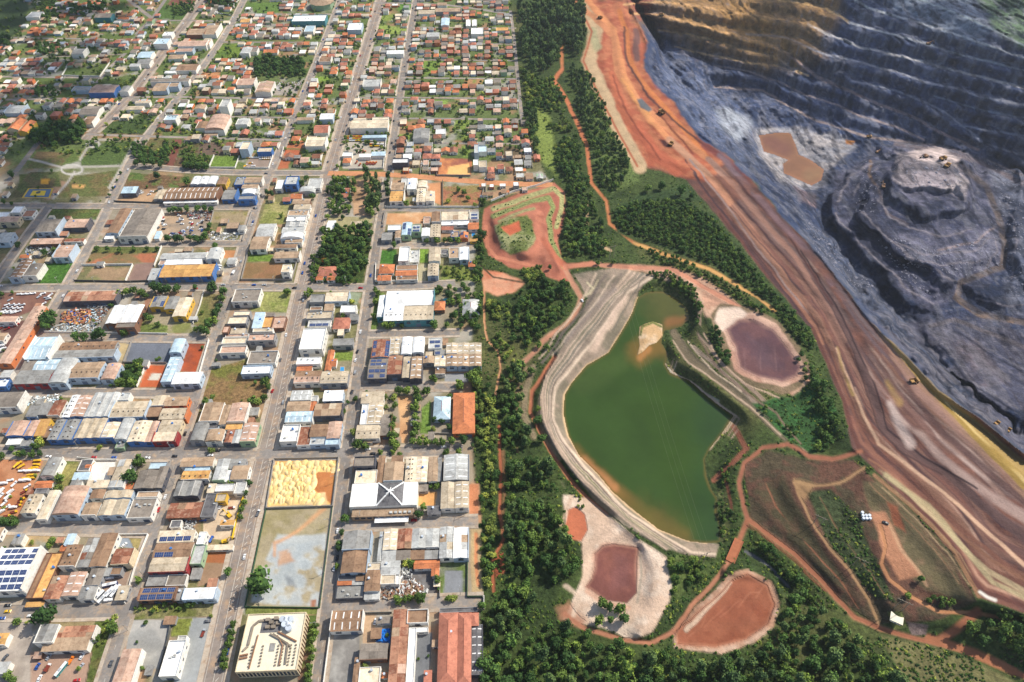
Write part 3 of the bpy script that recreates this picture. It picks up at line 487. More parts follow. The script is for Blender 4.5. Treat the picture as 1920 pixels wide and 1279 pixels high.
# soft wet margins of the basins
for bp, cc in (([(1360,618),(1385,600),(1412,597),(1448,618),(1478,657),(1501,687),(1494,707),(1465,716),(1422,707),(1389,690),(1379,651),(1360,618)],(150,116,104)),(BAS_A + BAS_A[:1],(176,130,108)),([(1270,1182),(1330,1135),(1372,1092),(1404,1078),(1440,1100),(1454,1132),(1440,1170),(1400,1198),(1340,1214),(1270,1206),(1270,1182)],(172,118,90))): line(bp, 6, cc, 6, 3, 0, None, .75, None, .35)
poly([(1150,1040),(1180,1045),(1180,1100),(1150,1105)], (128,84,78), 14, 5, 0, 5, .7); poly([(1330,1160),(1400,1110),(1425,1140),(1390,1175)], (138,80,58), 16, 6, 0, 5, .6); poly([(1395,620),(1440,650),(1470,690),(1430,690)], (94,74,80), 16, 6, 0, 5, .6)
poly([(1405,755),(1480,745),(1520,720),(1560,760),(1575,790),(1550,840),(1520,855),(1480,830)], (52,78,42), 8, 6, 1, 0, .8, .55)

# dam foot and terraces at the pond's upper end
for p_, wd, c in (([(1118,512),(1092,560),(1050,620),(1012,672)],4,(196,172,148)),([(1135,515),(1105,565),(1062,618),(1018,680)],5,(118,106,96)),([(1150,515),(1120,565),(1078,612),(1035,665)],3,(206,182,158)),([(1163,512),(1135,560),(1090,610),(1048,660)],5,(134,118,104)),([(1100,530),(1112,540),(1098,556)],4,(214,198,160)),([(1122,525),(1106,552)],3,(216,196,158)),([(1195,510),(1160,565),(1118,625),(1080,668)],4,(136,122,106)),([(1205,520),(1180,562),(1150,620)],3,(110,104,92))): line(p_, wd, c, 2.2, 2, .1, 4, .85, None, .25)
for p_, wd, c in (([(1262,640),(1290,676),(1345,718),(1410,765),(1462,815)],3,(190,164,140)),([(1275,632),(1310,675),(1370,725),(1440,785)],3,(92,84,68)),([(1320,625),(1345,672),(1400,722),(1460,748)],3,(196,166,142)),([(1310,632),(1338,684),(1395,735),(1455,775),(1500,835)],4,(128,106,90)),([(1256,650),(1268,672),(1300,700)],4,(94,96,62)),([(1290,640),(1330,690),(1390,735)],2.5,(204,180,156))): line(p_, wd, c, 2.2, 2, .1, 4, .85, None, .2)
for k_ in range(9):
    a = 1290 + k_ * 16; line([(a, 1195 - k_ * 9), (a + 24, 1180 - k_ * 11), (a + 40, 1150 - k_ * 6)], 1.6, [(176,118,90),(126,72,52)][k_ % 2], 2.5, 3, 0, 5, .6, None, .45)
for k_ in range(6):
    line([(1125 + k_ * 11, 1035 + k_ * 4), (1128 + k_ * 10, 1075), (1120 + k_ * 11, 1115)], 1.6, [(168,120,100),(120,76,68)][k_ % 2], 2.5, 3, 0, 5, .6, None, .45); line([(1385 + k_ * 16, 612 + k_ * 7), (1395 + k_ * 15, 650 + k_ * 6), (1400 + k_ * 14, 695)], 1.8, [(128,98,96),(86,66,72)][k_ % 2], 2.5, 3, 0, 5, .55, None, .45)
line(BAS_A + BAS_A[:1], 2, (96,60,54), 2, 2, 0, 5, .7, None, .4); line([(1270,1182),(1330,1135),(1372,1092),(1404,1078),(1440,1100),(1454,1132),(1440,1170),(1400,1198),(1340,1214),(1270,1206)], 2, (108,62,46), 2, 2.5, 0, 5, .7, None, .4)

# pale and red soil showing at the foot of the dam and between the trees
for p_, wd, c in (([(1050,890),(1068,925),(1090,950)],10,(204,180,156)),([(1072,935),(1062,960),(1050,985)],7,(190,160,134)),([(1010,745),(1004,780),(1022,822),(1048,860)],5,(170,146,120)),([(990,690),(975,730),(968,770)],5,(160,132,104)),([(1060,1100),(1085,1120),(1078,1150)],9,(206,182,158)),([(960,700),(962,780),(972,850)],4,(150,112,84)),([(945,850),(948,930),(942,1000)],4,(150,104,76))): line(p_, wd, c, 5, 4, .1, None, .8, None, .38)
# ---- yards and lots of the town
def K(o, pts): return [(o[0] + x / o[2], o[1] + y / o[2]) for x, y in pts]
C1, C2, C3, C4, C5, C6, C7, C8 = (0,960,4), (440,960,4), (0,700,4), (440,700,4), (0,500,4), (400,500,3.692), (0,300,4), (440,300,4)
C9, C10, C11, C12, C13, C14 = (0,150,4.8), (350,150,5.486), (650,150,4.8), (0,0,4.8), (350,0,5.486), (650,0,4.8)
YARDS = [
 (C4,[(300,650),(780,640),(740,1000),(240,1015)],(228,186,116),(214,170,104),0),(C4,[(610,740),(750,745),(735,990),(600,880)],(176,112,66),(190,128,76),0),(C4,[(520,920),(680,890),(690,1000),(500,1000)],(226,188,138),None,0),
 (C2,[(240,-40),(740,-60),(640,720),(80,715)],(158,156,150),(166,150,104),.15),(C2,[(240,-30),(730,-50),(700,150),(330,160)],(168,146,92),(190,142,96),.3),(C2,[(80,720),(640,725),(640,770),(80,770)],(120,128,66),None,.8),
 (C2,[(250,160),(640,220),(640,650),(200,660)],(172,178,178),(150,152,148),0),(C2,[(250,230),(330,200),(330,330),(270,310)],(196,140,104),None,0),
 (C1,[(1530,295),(1715,295),(1700,390),(1520,380)],(176,108,66),(160,100,64),0),(C1,[(1520,380),(1700,390),(1680,520),(1480,560)],(152,124,98),None,0),(C3,[(1520,930),(1810,930),(1740,1260),(1530,1230)],(206,186,156),(188,164,136),0),
 (C1,[(1000,690),(1650,680),(1610,780),(1290,790),(1000,810)],(112,116,62),(150,140,100),.9),(C1,[(960,810),(1280,810),(1200,1180),(1020,1170),(950,1030)],(168,164,156),(150,148,142),.0),(C1,[(1300,800),(1445,795),(1420,920),(1280,935)],(126,132,62),None,.9),
 (C1,[(1445,795),(1600,785),(1490,1280),(1300,1280),(1400,950)],(152,154,152),None,0),(C1,[(720,790),(900,785),(720,1280),(620,1280),(690,1000)],(92,104,50),(118,112,66),1),(C1,[(360,800),(720,790),(690,870),(360,860)],(148,132,96),None,.4),
 (C1,[(-60,740),(240,790),(240,900),(230,1290),(-60,1290)],(172,160,146),(156,144,132),0),(C1,[(230,1050),(690,1050),(640,1290),(230,1290)],(166,136,116),None,0),(C1,[(960,180),(1110,175),(1060,270),(1000,270)],(164,148,96),None,.5),(C1,[(900,180),(960,180),(1000,270),(880,260)],(140,148,156),None,0),
 (C1,[(190,180),(440,180),(380,300),(100,290)],(150,150,134),(176,150,110),.1),(C1,[(740,450),(1010,440),(940,690),(690,690)],(152,128,110),None,0),
 (C2,[(740,915),(940,910),(910,1290),(680,1290)],(128,124,118),(160,156,148),0),(C2,[(965,770),(1060,770),(1050,990),(960,990)],(178,150,120),None,0),(C2,[(1350,905),(1490,905),(1450,1290),(1340,1290)],(112,114,116),None,0),
 (C2,[(1240,430),(1530,430),(1510,640),(1100,650),(1100,550),(1230,540)],(132,130,128),(110,104,100),0),(C2,[(1540,380),(1745,370),(1740,640),(1540,640)],(122,126,104),(104,120,64),.5),(C2,[(1580,440),(1710,440),(1710,610),(1570,610)],(134,136,138),None,0),
 (C2,[(490,780),(640,770),(580,1290),(470,1290)],(120,92,74),(88,104,50),.4),
 (C3,[(0,640),(130,640),(330,650),(240,880),(150,1080),(-60,1060)],(170,112,76),(186,132,96),0),(C3,[(500,640),(590,650),(540,860),(420,880),(400,790)],(148,140,84),(108,120,60),.9),(C3,[(710,660),(870,660),(830,805),(680,800)],(218,214,204),None,0),
 (C3,[(1530,-20),(2040,-160),(2120,-60),(2000,200),(1880,250),(1520,230)],(118,118,58),(140,112,76),.9),(C3,[(560,525),(850,525),(850,580),(550,580)],(190,164,130),None,0),
 (C4,[(1220,170),(1330,170),(1290,520),(1250,520)],(210,166,120),(196,150,108),0),(C4,[(1400,260),(1475,200),(1470,450),(1390,450)],(112,138,62),None,1),(C4,[(1370,890),(1520,890),(1500,1000),(1370,995)],(216,160,100),None,0),(C4,[(1760,830),(1830,830),(1830,1070),(1760,1080)],(186,124,88),None,.1),(C4,[(640,95),(860,95),(840,130),(640,130)],(196,146,100),None,0),
 (C5,[(950,565),(1290,565),(1270,730),(940,725)],(110,114,122),None,0),(C5,[(1420,560),(1560,560),(1510,790),(1350,790)],(164,80,48),(140,74,52),0),(C5,[(1110,740),(1240,740),(1200,905),(1040,905)],(182,92,54),(196,110,72),0),(C5,[(940,720),(1090,715),(1030,910),(870,910)],(80,104,46),(62,84,38),1),(C5,[(1140,800),(1210,800),(1190,850),(1110,850)],(206,200,182),None,0),
 (C5,[(870,570),(980,580),(930,720),(880,680)],(180,160,120),None,.1),(C5,[(0,180),(420,190),(330,300),(0,420)],(120,84,74),(132,96,80),0),(C5,[(0,420),(200,400),(80,640),(0,640)],(104,76,70),None,0),(C5,[(420,280),(830,280),(770,490),(370,490)],(150,136,118),(128,118,106),0),
 (C5,[(1110,340),(1300,360),(1430,420),(1450,500),(1040,500),(1060,370)],(162,148,122),(128,130,76),.3),(C5,[(1520,200),(1660,210),(1590,480),(1450,440)],(116,118,66),(134,120,80),.8),(C5,[(1040,420),(1260,440),(1250,500),(1040,500)],(110,122,62),None,1),(C5,[(1140,230),(1030,500),(1000,490),(1090,240)],(152,112,90),None,0),
 (C6,[(320,170),(540,165),(510,320),(250,310)],(120,132,62),(150,150,90),.9),(C6,[(825,590),(965,590),(965,650),(840,650)],(118,136,60),None,1),(C6,[(1090,180),(1190,180),(1130,430),(1080,440)],(110,128,62),None,1),(C6,[(1600,740),(1760,740),(1760,800),(1600,800)],(146,146,146),None,0),(C6,[(945,170),(1030,180),(1000,260),(930,250)],(140,148,120),None,.4),
 (C7,[(690,690),(1180,690),(1160,770),(630,780)],(172,108,78),(128,110,74),.2),(C7,[(640,650),(1200,645),(1200,700),(650,700)],(104,110,60),None,.9),(C7,[(700,800),(990,805),(940,910),(620,910)],(156,130,100),(128,124,82),.3),(C7,[(1010,780),(1160,770),(1120,915),(950,910)],(140,114,102),None,0),(C7,[(1610,390),(1890,390),(1850,470),(1580,470)],(158,140,108),(140,130,80),.4),(C7,[(1160,400),(1590,400),(1530,600),(1130,600)],(176,150,122),(150,134,116),0),
 (C7,[(350,770),(560,770),(490,930),(270,930)],(74,112,44),None,1),(C7,[(370,360),(760,360),(720,450),(350,440)],(92,108,54),(108,104,58),1),(C7,[(960,90),(1450,130),(1420,210),(930,220)],(92,112,54),(118,92,66),.9),(C7,[(870,270),(1220,240),(1200,320),(870,310)],(180,146,112),None,0),(C7,[(1650,680),(1780,680),(1760,740),(1640,740)],(178,126,84),None,0),
 (C8,[(80,770),(380,770),(340,895),(60,895)],(148,110,78),(132,106,72),.2),(C8,[(110,700),(290,710),(270,760),(100,760)],(110,134,56),None,1),(C8,[(240,310),(410,320),(370,480),(180,480)],(168,158,104),(130,134,72),.7),(C8,[(1090,675),(1215,670),(1200,780),(1075,780)],(74,116,46),None,1),(C8,[(1390,670),(1450,670),(1445,770),(1385,770)],(120,150,58),None,1),(C8,[(1570,200),(1870,190),(1835,350),(1560,350)],(140,124,76),(164,108,82),.6),(C8,[(1450,180),(1560,170),(1555,345),(1500,320)],(196,140,98),None,0),(C8,[(1130,400),(1480,395),(1470,490),(1120,480)],(196,146,102),(206,168,128),0),
 (C8,[(870,150),(1090,150),(1000,420),(890,420)],(186,150,116),(150,120,90),.2),(C8,[(690,430),(1050,430),(900,600),(640,560)],(160,150,110),None,.3),(C8,[(600,560),(1040,560),(960,920),(580,920)],(70,84,40),None,1),(C8,[(1560,0),(1780,0),(1770,120),(1520,120)],(196,124,76),(150,84,66),0),(C8,[(1380,780),(1440,780),(1430,910),(1370,910)],(176,166,134),None,.2),(C8,[(1560,800),(1800,800),(1800,910),(1540,910)],(122,132,66),None,.9),
 # plaza and court on the left
 (C9,[(240,800),(330,640),(640,660),(540,790)],(124,104,72),(104,108,60),.7),(C9,[(720,720),(950,555),(1200,560),(1080,780),(740,780)],(86,104,54),None,1),(C9,[(160,960),(180,850),(520,830),(560,960)],(98,106,58),None,.9),(C9,[(620,900),(1060,810),(1010,960),(600,960)],(94,104,56),None,1),(C7,[(430,280),(530,130),(870,75),(800,270)],(98,104,58),(120,104,68),.9),(C7,[(60,280),(230,90),(440,90),(370,285)],(94,102,58),(108,96,66),.9),
 (C7,[(540,185),(640,185),(630,210),(540,210)],(196,150,92),None,0),(C7,[(305,145),(375,145),(365,180),(305,180)],(206,150,56),None,0),(C9,[(960,380),(1400,310),(1290,490),(920,480)],(82,98,52),(70,88,46),1),(C9,[(1310,530),(1560,530),(1480,760),(1200,740)],(96,106,60),(110,100,64),.9),(C9,[(1560,530),(1640,530),(1560,800),(1490,800)],(120,76,64),None,0),(C9,[(1640,560),(1900,560),(1880,800),(1560,800)],(86,98,52),(108,88,66),.8),
 (C10,[(290,790),(540,790),(500,905),(235,905)],(112,136,58),None,1),(C10,[(140,640),(400,640),(380,780),(110,770)],(110,92,78),None,.3),(C10,[(990,640),(1220,620),(1190,710),(1000,700)],(164,98,66),(180,116,80),0),(C10,[(990,715),(1180,720),(1170,810),(970,800)],(176,100,68),None,0),(C10,[(960,815),(1070,815),(1040,910),(930,920)],(178,106,72),None,.1),(C10,[(640,795),(890,790),(850,910),(590,910)],(150,132,118),None,0),
 (C11,[(440,490),(590,490),(580,540),(440,540)],(128,152,66),None,1),(C11,[(980,360),(1100,360),(1100,540),(1040,540),(1030,450),(960,450)],(124,142,66),None,1),(C11,[(1040,590),(1110,590),(1110,700),(1040,700)],(130,150,70),None,1),(C11,[(810,700),(1110,710),(1115,860),(810,860)],(150,92,74),(200,132,84),0),(C11,[(920,780),(1100,750),(1110,860),(900,860)],(226,176,110),None,0),(C11,[(780,180),(910,180),(900,240),(780,240)],(134,158,74),None,1),(C11,[(0,500),(360,500),(330,800),(-40,800)],(176,166,150),None,0),(C11,[(1410,590),(1560,590),(1560,700),(1410,700)],(104,90,68),None,.4),
 (C12,[(-60,-40),(260,-40),(250,100),(220,250),(110,330),(-60,420)],(66,82,48),None,1),(C12,[(610,610),(740,610),(690,680),(560,680)],(86,104,54),None,1),(C12,[(830,600),(990,550),(900,690),(700,690),(760,620)],(92,104,58),None,1),(C12,[(910,720),(1250,700),(1200,780),(890,770)],(92,110,54),None,1),(C12,[(1430,60),(1780,30),(1690,170),(1430,175)],(84,108,52),None,1),(C12,[(1560,-30),(1800,-30),(1780,30),(1500,50)],(120,76,64),None,.1),(C12,[(1500,220),(1680,210),(1560,300),(1480,290)],(120,116,74),None,.8),
 (C13,[(340,450),(560,450),(545,600),(270,610)],(112,132,54),(92,116,50),1),(C13,[(150,740),(340,735),(330,800),(130,810)],(188,134,92),None,.1),(C13,[(900,880),(1190,850),(1130,980),(860,980)],(168,168,168),(160,150,138),0),(C13,[(1300,790),(1480,790),(1470,830),(1290,830)],(128,154,60),None,1),(C13,[(620,30),(1000,20),(960,140),(830,145),(700,140)],(98,124,56),None,1),(C14,[(290,130),(430,130),(410,190),(280,190)],(134,150,70),None,1),(C14,[(260,210),(550,260),(540,310),(250,300)],(140,156,76),None,1),(C14,[(470,40),(590,40),(580,90),(460,90)],(98,138,56),None,1),(C14,[(690,550),(870,550),(860,620),(690,690)],(116,140,62),None,1),(C14,[(1060,710),(1230,710),(1220,780),(1050,760)],(176,132,92),(120,140,64),.5)]
for o, pts, c, c2, g in YARDS: poly(K(o, pts), c, 1.6, 0.7, g, None, 1.0, 0, c2)
LOTP = K(C2, [(240,-40),(740,-60),(640,720),(80,715)]); poly(LOTP, (166,152,122), 1.6, .7, .12, None, 1, 0, (150,138,100))
poly(K(C2, [(330,150),(690,180),(650,700),(120,700),(190,420)]), (180,184,182), 6, 5, 0, None, .9, .6); poly(K(C2, [(280,240),(660,230),(640,660),(200,680)]), (166,172,172), 8, 6, 0, None, .9, .5); poly(K(C2, [(340,300),(420,280),(470,380),(330,420)]), (188,142,104), 6, 5, 0, None, .8, .5)
line(K(C2, [(300,330),(300,230),(400,180),(560,60),(660,-30)]), 7, (200,148,104), 5, 3, 0, None, .8, None, .35); poly(K(C2, [(570,660),(610,650),(605,715),(570,715)]), (160,112,88), 2, 1); line(K(C2, [(160,420),(120,560),(100,690)]), 8, (132,130,84), 6, 4, .5, None, .8); poly(K(C2, [(370,470),(440,500),(450,560),(390,540)]), (120,124,128), 6, 4, 0, None, .6)
for p, wd in (([(255,262),(233,305),(205,352)],5),([(48,296),(120,315),(150,313),(228,311)],4),([(140,322),(125,345),(100,372)],4),([(150,300),(165,275),(185,262),(210,262)],4)): line(p, wd, (176,168,156), 2, .5)
for c, rx, ry in (((135,318),20,9),((175,270),12,6)):
    line([(c[0] + rx * math.cos(a * .3), c[1] + ry * math.sin(a * .3)) for a in range(22)], 3.5, (184,178,168), 1.5, .3)
# ------------------------------------------------------------------ terrain meshes, one per kind of ground
kt = NT('earth'); p = kt.pos(); at = kt.n('ShaderNodeVertexColor', layer_name='Col')
f1 = kt.ramp(kt.noise(p, 0.06, 5, 0.65), (0.25, 0.75), (0.78, 1.22)); f2_ = kt.ramp(kt.noise(p, 0.55, 4, 0.7), (0.2, 0.8), (0.84, 1.16))
gr = kt.ramp(kt.noise(p, 0.33, 5, 0.75), (0.34, 0.66), (0.42, 1.42))
val = kt.math('MULTIPLY', f1, f2_)
gm = kt.n('ShaderNodeMix', data_type='FLOAT'); kt.l(at.outputs['Alpha'], gm.inputs[0]); gm.inputs[2].default_value = 1.0; kt.l(gr, gm.inputs[3])
val = kt.math('MULTIPLY', val, gm.outputs[0])
ra = kt.n('ShaderNodeAttribute', attribute_name='Rough')
rk1 = kt.ramp(kt.noise(p, 0.09, 8, 0.72), (0.32, 0.68), (0.5, 1.6)); rk0 = kt.n('ShaderNodeMix', data_type='FLOAT'); kt.l(kt.ramp(ra.outputs['Fac'], (0.5, 0.95), (0, 1)), rk0.inputs[0]); rk0.inputs[2].default_value = 1.0; kt.l(rk1, rk0.inputs[3])
val = kt.math('MULTIPLY', val, rk0.outputs[0])
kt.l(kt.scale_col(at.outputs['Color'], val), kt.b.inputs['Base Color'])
kt.b.inputs['Roughness'].default_value = 0.95; kt.b.inputs['Specular IOR Level'].default_value = 0.15
hb = kt.math('MULTIPLY', kt.noise(p, 0.4, 7, 0.72), ra.outputs['Fac']); kt.bump(hb, 1.0, 2.4)
EARTH = kt.m
fz = ZONE[:-1, :-1]
ROUGH = np.clip(0.10 + 0.35 * GRASS + 0.9 * smooth01(pit_mask(GXX, GYY) / 20) + 0.2 * (ZONE == 3) + 0.32 * (ZONE == 4) + 0.3 * (ZONE == 6), 0, 1).astype(np.float32)
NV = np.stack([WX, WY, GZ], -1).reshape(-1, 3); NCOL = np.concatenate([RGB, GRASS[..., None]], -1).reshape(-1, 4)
nx = len(GX); ii, jj = np.meshgrid(np.arange(len(GY) - 1), np.arange(nx - 1), indexing='ij')
quad = np.stack([ii * nx + jj, (ii + 1) * nx + jj, (ii + 1) * nx + jj + 1, ii * nx + jj + 1], -1).reshape(-1, 4)
def grid_object(name, mask):
    q = quad[mask.reshape(-1)]
    if len(q) == 0: return None
    ids, inv = np.unique(q, return_inverse=True); inv = inv.reshape(-1)
    m = bpy.data.meshes.new(name); m.vertices.add(len(ids)); m.vertices.foreach_set('co', NV[ids].astype(np.float32).ravel())
    m.loops.add(len(inv)); m.loops.foreach_set('vertex_index', inv.astype(np.int32))
    m.polygons.add(len(q)); m.polygons.foreach_set('loop_start', np.arange(0, len(inv), 4, dtype=np.int32)); m.polygons.foreach_set('loop_total', np.full(len(q), 4, np.int32))
    m.polygons.foreach_set('use_smooth', np.ones(len(q), bool))
    a = m.color_attributes.new('Col', 'FLOAT_COLOR', 'POINT'); a.data.foreach_set('color', NCOL[ids].astype(np.float32).ravel())
    ar = m.attributes.new('Rough', 'FLOAT', 'POINT'); ar.data.foreach_set('value', ROUGH.reshape(-1)[ids])
    m.materials.append(EARTH); m.update(calc_edges=True); m.validate()
    return tag(link(name, m), kind='structure')
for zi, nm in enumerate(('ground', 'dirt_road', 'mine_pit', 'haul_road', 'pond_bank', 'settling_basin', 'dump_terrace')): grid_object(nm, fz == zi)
# ------------------------------------------------------------------ water
def water(name, pts, z, colA, colB, shore, patches, rough=0.12):
    xs = [p_[0] for p_ in pts]; ys = [p_[1] for p_ in pts]
    gx = np.arange(min(xs) - 4, max(xs) + 5, 3.0); gy = np.arange(min(ys) - 4, max(ys) + 5, 3.0); X, Y = np.meshgrid(gx, gy)
    f = feather(X, Y, pts); c = np.tile(np.array(lin(colA), np.float32), X.shape + (1,))
    nn = fbm(X / 30, Y / 30, 77, 4)
    for cen, rad, cc, amt in patches:
        d, _ = seg_dist(X, Y, cen); m = (smooth01(1.15 - np.sqrt(d) / rad + (nn - .5) * .8) * amt)[..., None]; c = c * (1 - m) + np.array(lin(cc), np.float32) * m
    m = (smooth01(1 - f / shore + (nn - .5) * .6) * 0.85)[..., None]; c = c * (1 - m) + np.array(lin(colB), np.float32) * m
    wx, wy, wz = world_of(X, Y, z); n_ = len(gx); keep = (f > -4)[:-1, :-1] | (f > -4)[1:, 1:]
    vs_ = np.stack([wx, wy, np.full_like(wx, z)], -1).reshape(-1, 3)
    i2, j2 = np.meshgrid(np.arange(len(gy) - 1), np.arange(n_ - 1), indexing='ij')
    q = np.stack([i2 * n_ + j2, (i2 + 1) * n_ + j2, (i2 + 1) * n_ + j2 + 1, i2 * n_ + j2 + 1], -1)[keep].reshape(-1, 4)
    ids, inv = np.unique(q, return_inverse=True)
    me = bpy.data.meshes.new(name); me.from_pydata(vs_[ids].tolist(), [], inv.reshape(-1, 4).tolist())
    a = me.color_attributes.new('Col', 'FLOAT_COLOR', 'POINT'); a.data.foreach_set('color', np.c_[c.reshape(-1, 3)[ids], np.ones(len(ids))].astype(np.float32).ravel())
    k = NT(name + '_silty'); v = k.n('ShaderNodeVertexColor', layer_name='Col')
    k.l(k.scale_col(v.outputs['Color'], k.ramp(k.noise(k.pos(), 0.025, 6, .65), (0.3, 0.7), (0.82, 1.16))), k.b.inputs['Base Color'])
    k.b.inputs['Roughness'].default_value = rough; k.b.inputs['Specular IOR Level'].default_value = 0.22; k.bump(k.noise(k.pos(), 0.8, 3), 0.15, 0.15)
    me.materials.append(k.m); me.update(); return tag(link(name, me), kind='structure')
water('pond', POND, POND_Z, (52,74,28), (98,86,44), 5, [
  ([(1240,560),(1270,590)],60,(84,84,40),.9),([(1200,660),(1250,640)],34,(120,92,44),.8),([(1080,850),(1130,900),(1200,960),(1280,1005)],22,(120,92,46),.85),([(1095,862),(1150,915)],14,(176,122,76),.8),([(1200,960),(1270,1000)],44,(80,82,36),.6),
  ([(1330,780),(1345,1000)],60,(42,68,36),.6),([(1090,720),(1150,680)],36,(66,84,38),.7),([(1215,655),(1200,670)],10,(170,118,66),.8),([(1255,605),(1285,600)],14,(140,96,56),.8)])
water('pit_pool', POOL, POOL_Z, (132,92,62), (150,104,72), 6, [([(1440,265),(1470,280)],22,(118,76,60),.8),([(1520,330),(1535,325)],18,(136,104,70),.8)], 0.25)
# ================================================================== ROADS, PAVEMENTS, MARKINGS
ASPH = surf('asphalt', (142,130,120), 0.9, 0.22, 0.05, 0.5, 0.06, 0.2, (176,146,116), 0.75)
ASPH2 = surf('asphalt_street', (138,131,124), 0.9, 0.22, 0.06, 0.5, 0.12, 0.2, (178,152,124), 0.75)
DIRTR = surf('dirt_street', (196,138,98), 0.95, 0.18, 0.05, 0.5, 0.05, 0.1, (170,112,76), 0.6)
PAVE = surf('paving', (178,164,146), 0.9, 0.18, 0.12, 0.8, 0.12, 0.2, (150,118,90), 0.6)
PAINT = surf('road_paint', (214,208,192), 0.7, 0.12, 0.3, 1.0, 0.0)
V_AVE = [(385,1345),(400,1279),(428,1140),(462,980),(497,850),(519,760),(531,700),(570,530),(600,400),(614,330),(641,240),(669,150),(686,90),(714,0),(735,-70)]
V_2 = [(588,1345),(597,1279),(614,1140),(632,985),(648,850),(671,700),(683,610),(699,500),(716,400),(728,330),(733,300),(751,150),(780,0),(793,-70)]
V_3 = [(175,1345),(195,1279),(235,1150),(288,1000),(334,850),(368,740),(398,640),(436,530),(458,460),(478,380),(503,330),(520,300),(541,240),(570,180),(592,120),(615,60),(639,0),(660,-60)]
V_4 = [(-40,800),(15,715),(65,640),(120,545),(145,500),(201,400),(219,350),(240,308),(269,262),(300,219),(342,179),(386,118),(414,78),(437,42),(456,4),(480,-50)]
V_5 = [(160,262),(167,254),(200,227),(250,181),(271,142),(312,90),(350,42),(381,0),(410,-50)]
V_6 = [(-30,560),(0,507),(82,400),(95,382)]
V_R = [(957,20),(966,79),(967,117),(973,167),(975,192),(979,225)]
def xat(v, y): 
    q = sorted((p[1], p[0]) for p in v); return float(np.interp(y, [a for a, _ in q], [b for _, b in q]))
H_ROWS = [51, 81, 112, 146, 183, 222, 268]
STREETS = [(V_AVE,13,1,1),(V_2,8,0,1),(V_3,8,0,1),(V_4,8,0,1),(V_5,12,1,1),(V_6,8,0,1),(V_R,5,0,0),
 ([(12,345),(30,322),(60,283),(74,264)],7,0,0),([(181,156),(208,121),(235,100)],6,0,0),([(254,65),(288,37),(312,0),(330,-40)],6,0,0),([(232,-8),(262,18),(290,38)],7,0,0),
 ([(-60,1147),(120,1149),(243,1144)],9,0,1),([(614,1137),(700,1134),(907,1127)],8,0,1),([(-60,986),(150,991),(292,995)],8,0,1),([(633,986),(760,982),(897,977)],7,0,1),
 ([(-60,846),(150,852),(334,855),(500,850),(648,850),(760,848),(868,844)],9,0,1),([(10,733),(62,735),(250,737),(369,739)],7,0,1),([(668,724),(760,725),(868,726)],7,0,1),
 ([(72,631),(250,635),(399,636)],7,0,1),([(681,627),(760,626),(862,624)],7,0,1),([(-60,541),(125,540),(434,537),(560,539),(693,541),(760,537),(854,532)],8,0,1),
 ([(170,456),(300,458),(459,457)],7,0,1),([(705,461),(800,461),(880,460)],6,0,1),([(-40,386),(100,386),(212,386),(350,389),(476,389)],7,0,1),([(717,394),(800,394),(897,395)],5,0,0),
 ([(240,310),(350,321),(440,325),(512,324),(615,325)],8,0,1),([(160,252),(271,256),(396,259),(535,263)],5,0,0),([(303,217),(420,219),(547,221)],4.5,0,0),([(-60,188),(0,187),(156,185),(246,181),(340,181),(450,185),(568,185)],5.5,0,0),
 ([(412,79),(520,79),(607,80)],4.5,0,0),([(436,47),(520,48),(620,48)],4.5,0,0),([(452,27),(540,27),(629,27)],6,0,0),([(290,38),(350,39),(440,40)],5,0,0),([(0,70),(23,71),(188,73),(250,75),(322,80)],4.5,0,0),([(-60,143),(146,146),(190,146)],5,0,0),([(67,108),(230,102)],3.5,0,0),
 ([(700,6),(785,6),(837,8),(900,17),(962,28)],7,0,0),([(658,183),(747,183)],4.5,0,0)] + \
 [([(xat(V_2, y), y), (860, y + 1), (968 + (y > 200) * 8, y + 2)], 4.2, 0, 0) for y in H_ROWS]
DIRT_ST = [([(615,325),(700,325),(760,328),(850,338),(950,346),(1036,347)],10,0,0)]
def dense(pts, step=5.0):
    w_ = [P(*p) for p in pts]; out = []
    # round the corners of the traced line a little, then sample every few metres
    q = [w_[0]] + [w_[i] * 0.5 + (w_[i - 1] + w_[i + 1]) * 0.25 if 0 < i < len(w_) - 1 else w_[i] for i in range(1, len(w_))]
    for a, b in zip(q[:-1], q[1:]):
        n = max(1, int((b - a).length / step)); out += [a.lerp(b, i / n) for i in range(n)]
    return out + [q[-1]]
def ribbon(name, L, off0, off1, z, mat, keep=None, z_skirt=None):
    vs_, fs = [], []; n = len(L)
    for i, p_ in enumerate(L):
        t = (L[min(i + 1, n - 1)] - L[max(i - 1, 0)]); t.z = 0; t.normalize(); nrm = Vector((t.y, -t.x, 0))
        a, b = p_ + nrm * off0, p_ + nrm * off1
        vs_ += [(a.x, a.y, z), (b.x, b.y, z)]
        if z_skirt is not None: vs_ += [(a.x, a.y, z_skirt), (b.x, b.y, z_skirt)]
    st = 4 if z_skirt is not None else 2
    for i in range(n - 1):
        if keep is not None and not keep[i]: continue
        a, b = i * st, (i + 1) * st
        fs.append((a, a + 1, b + 1, b) if off1 > off0 else (a, b, b + 1, a + 1))
        if st == 4: fs += [(a, b, b + 2, a + 2), (a + 1, a + 3, b + 3, b + 1)]
    if not fs: return None
    return tag(link(name, mesh_from(name, vs_, fs, mat)), kind='structure')
ROADL = []
for k_, (pts, wd, av, pv) in enumerate(STREETS + DIRT_ST):
    L = dense(pts); ROADL.append((L, wd)); dirt = k_ >= len(STREETS)
    ribbon('avenue' if av else ('dirt_road' if dirt else 'road'), L, -wd / 2, wd / 2, 0.03 + 0.0015 * k_, DIRTR if dirt else (ASPH if av else ASPH2))
RSEG = []
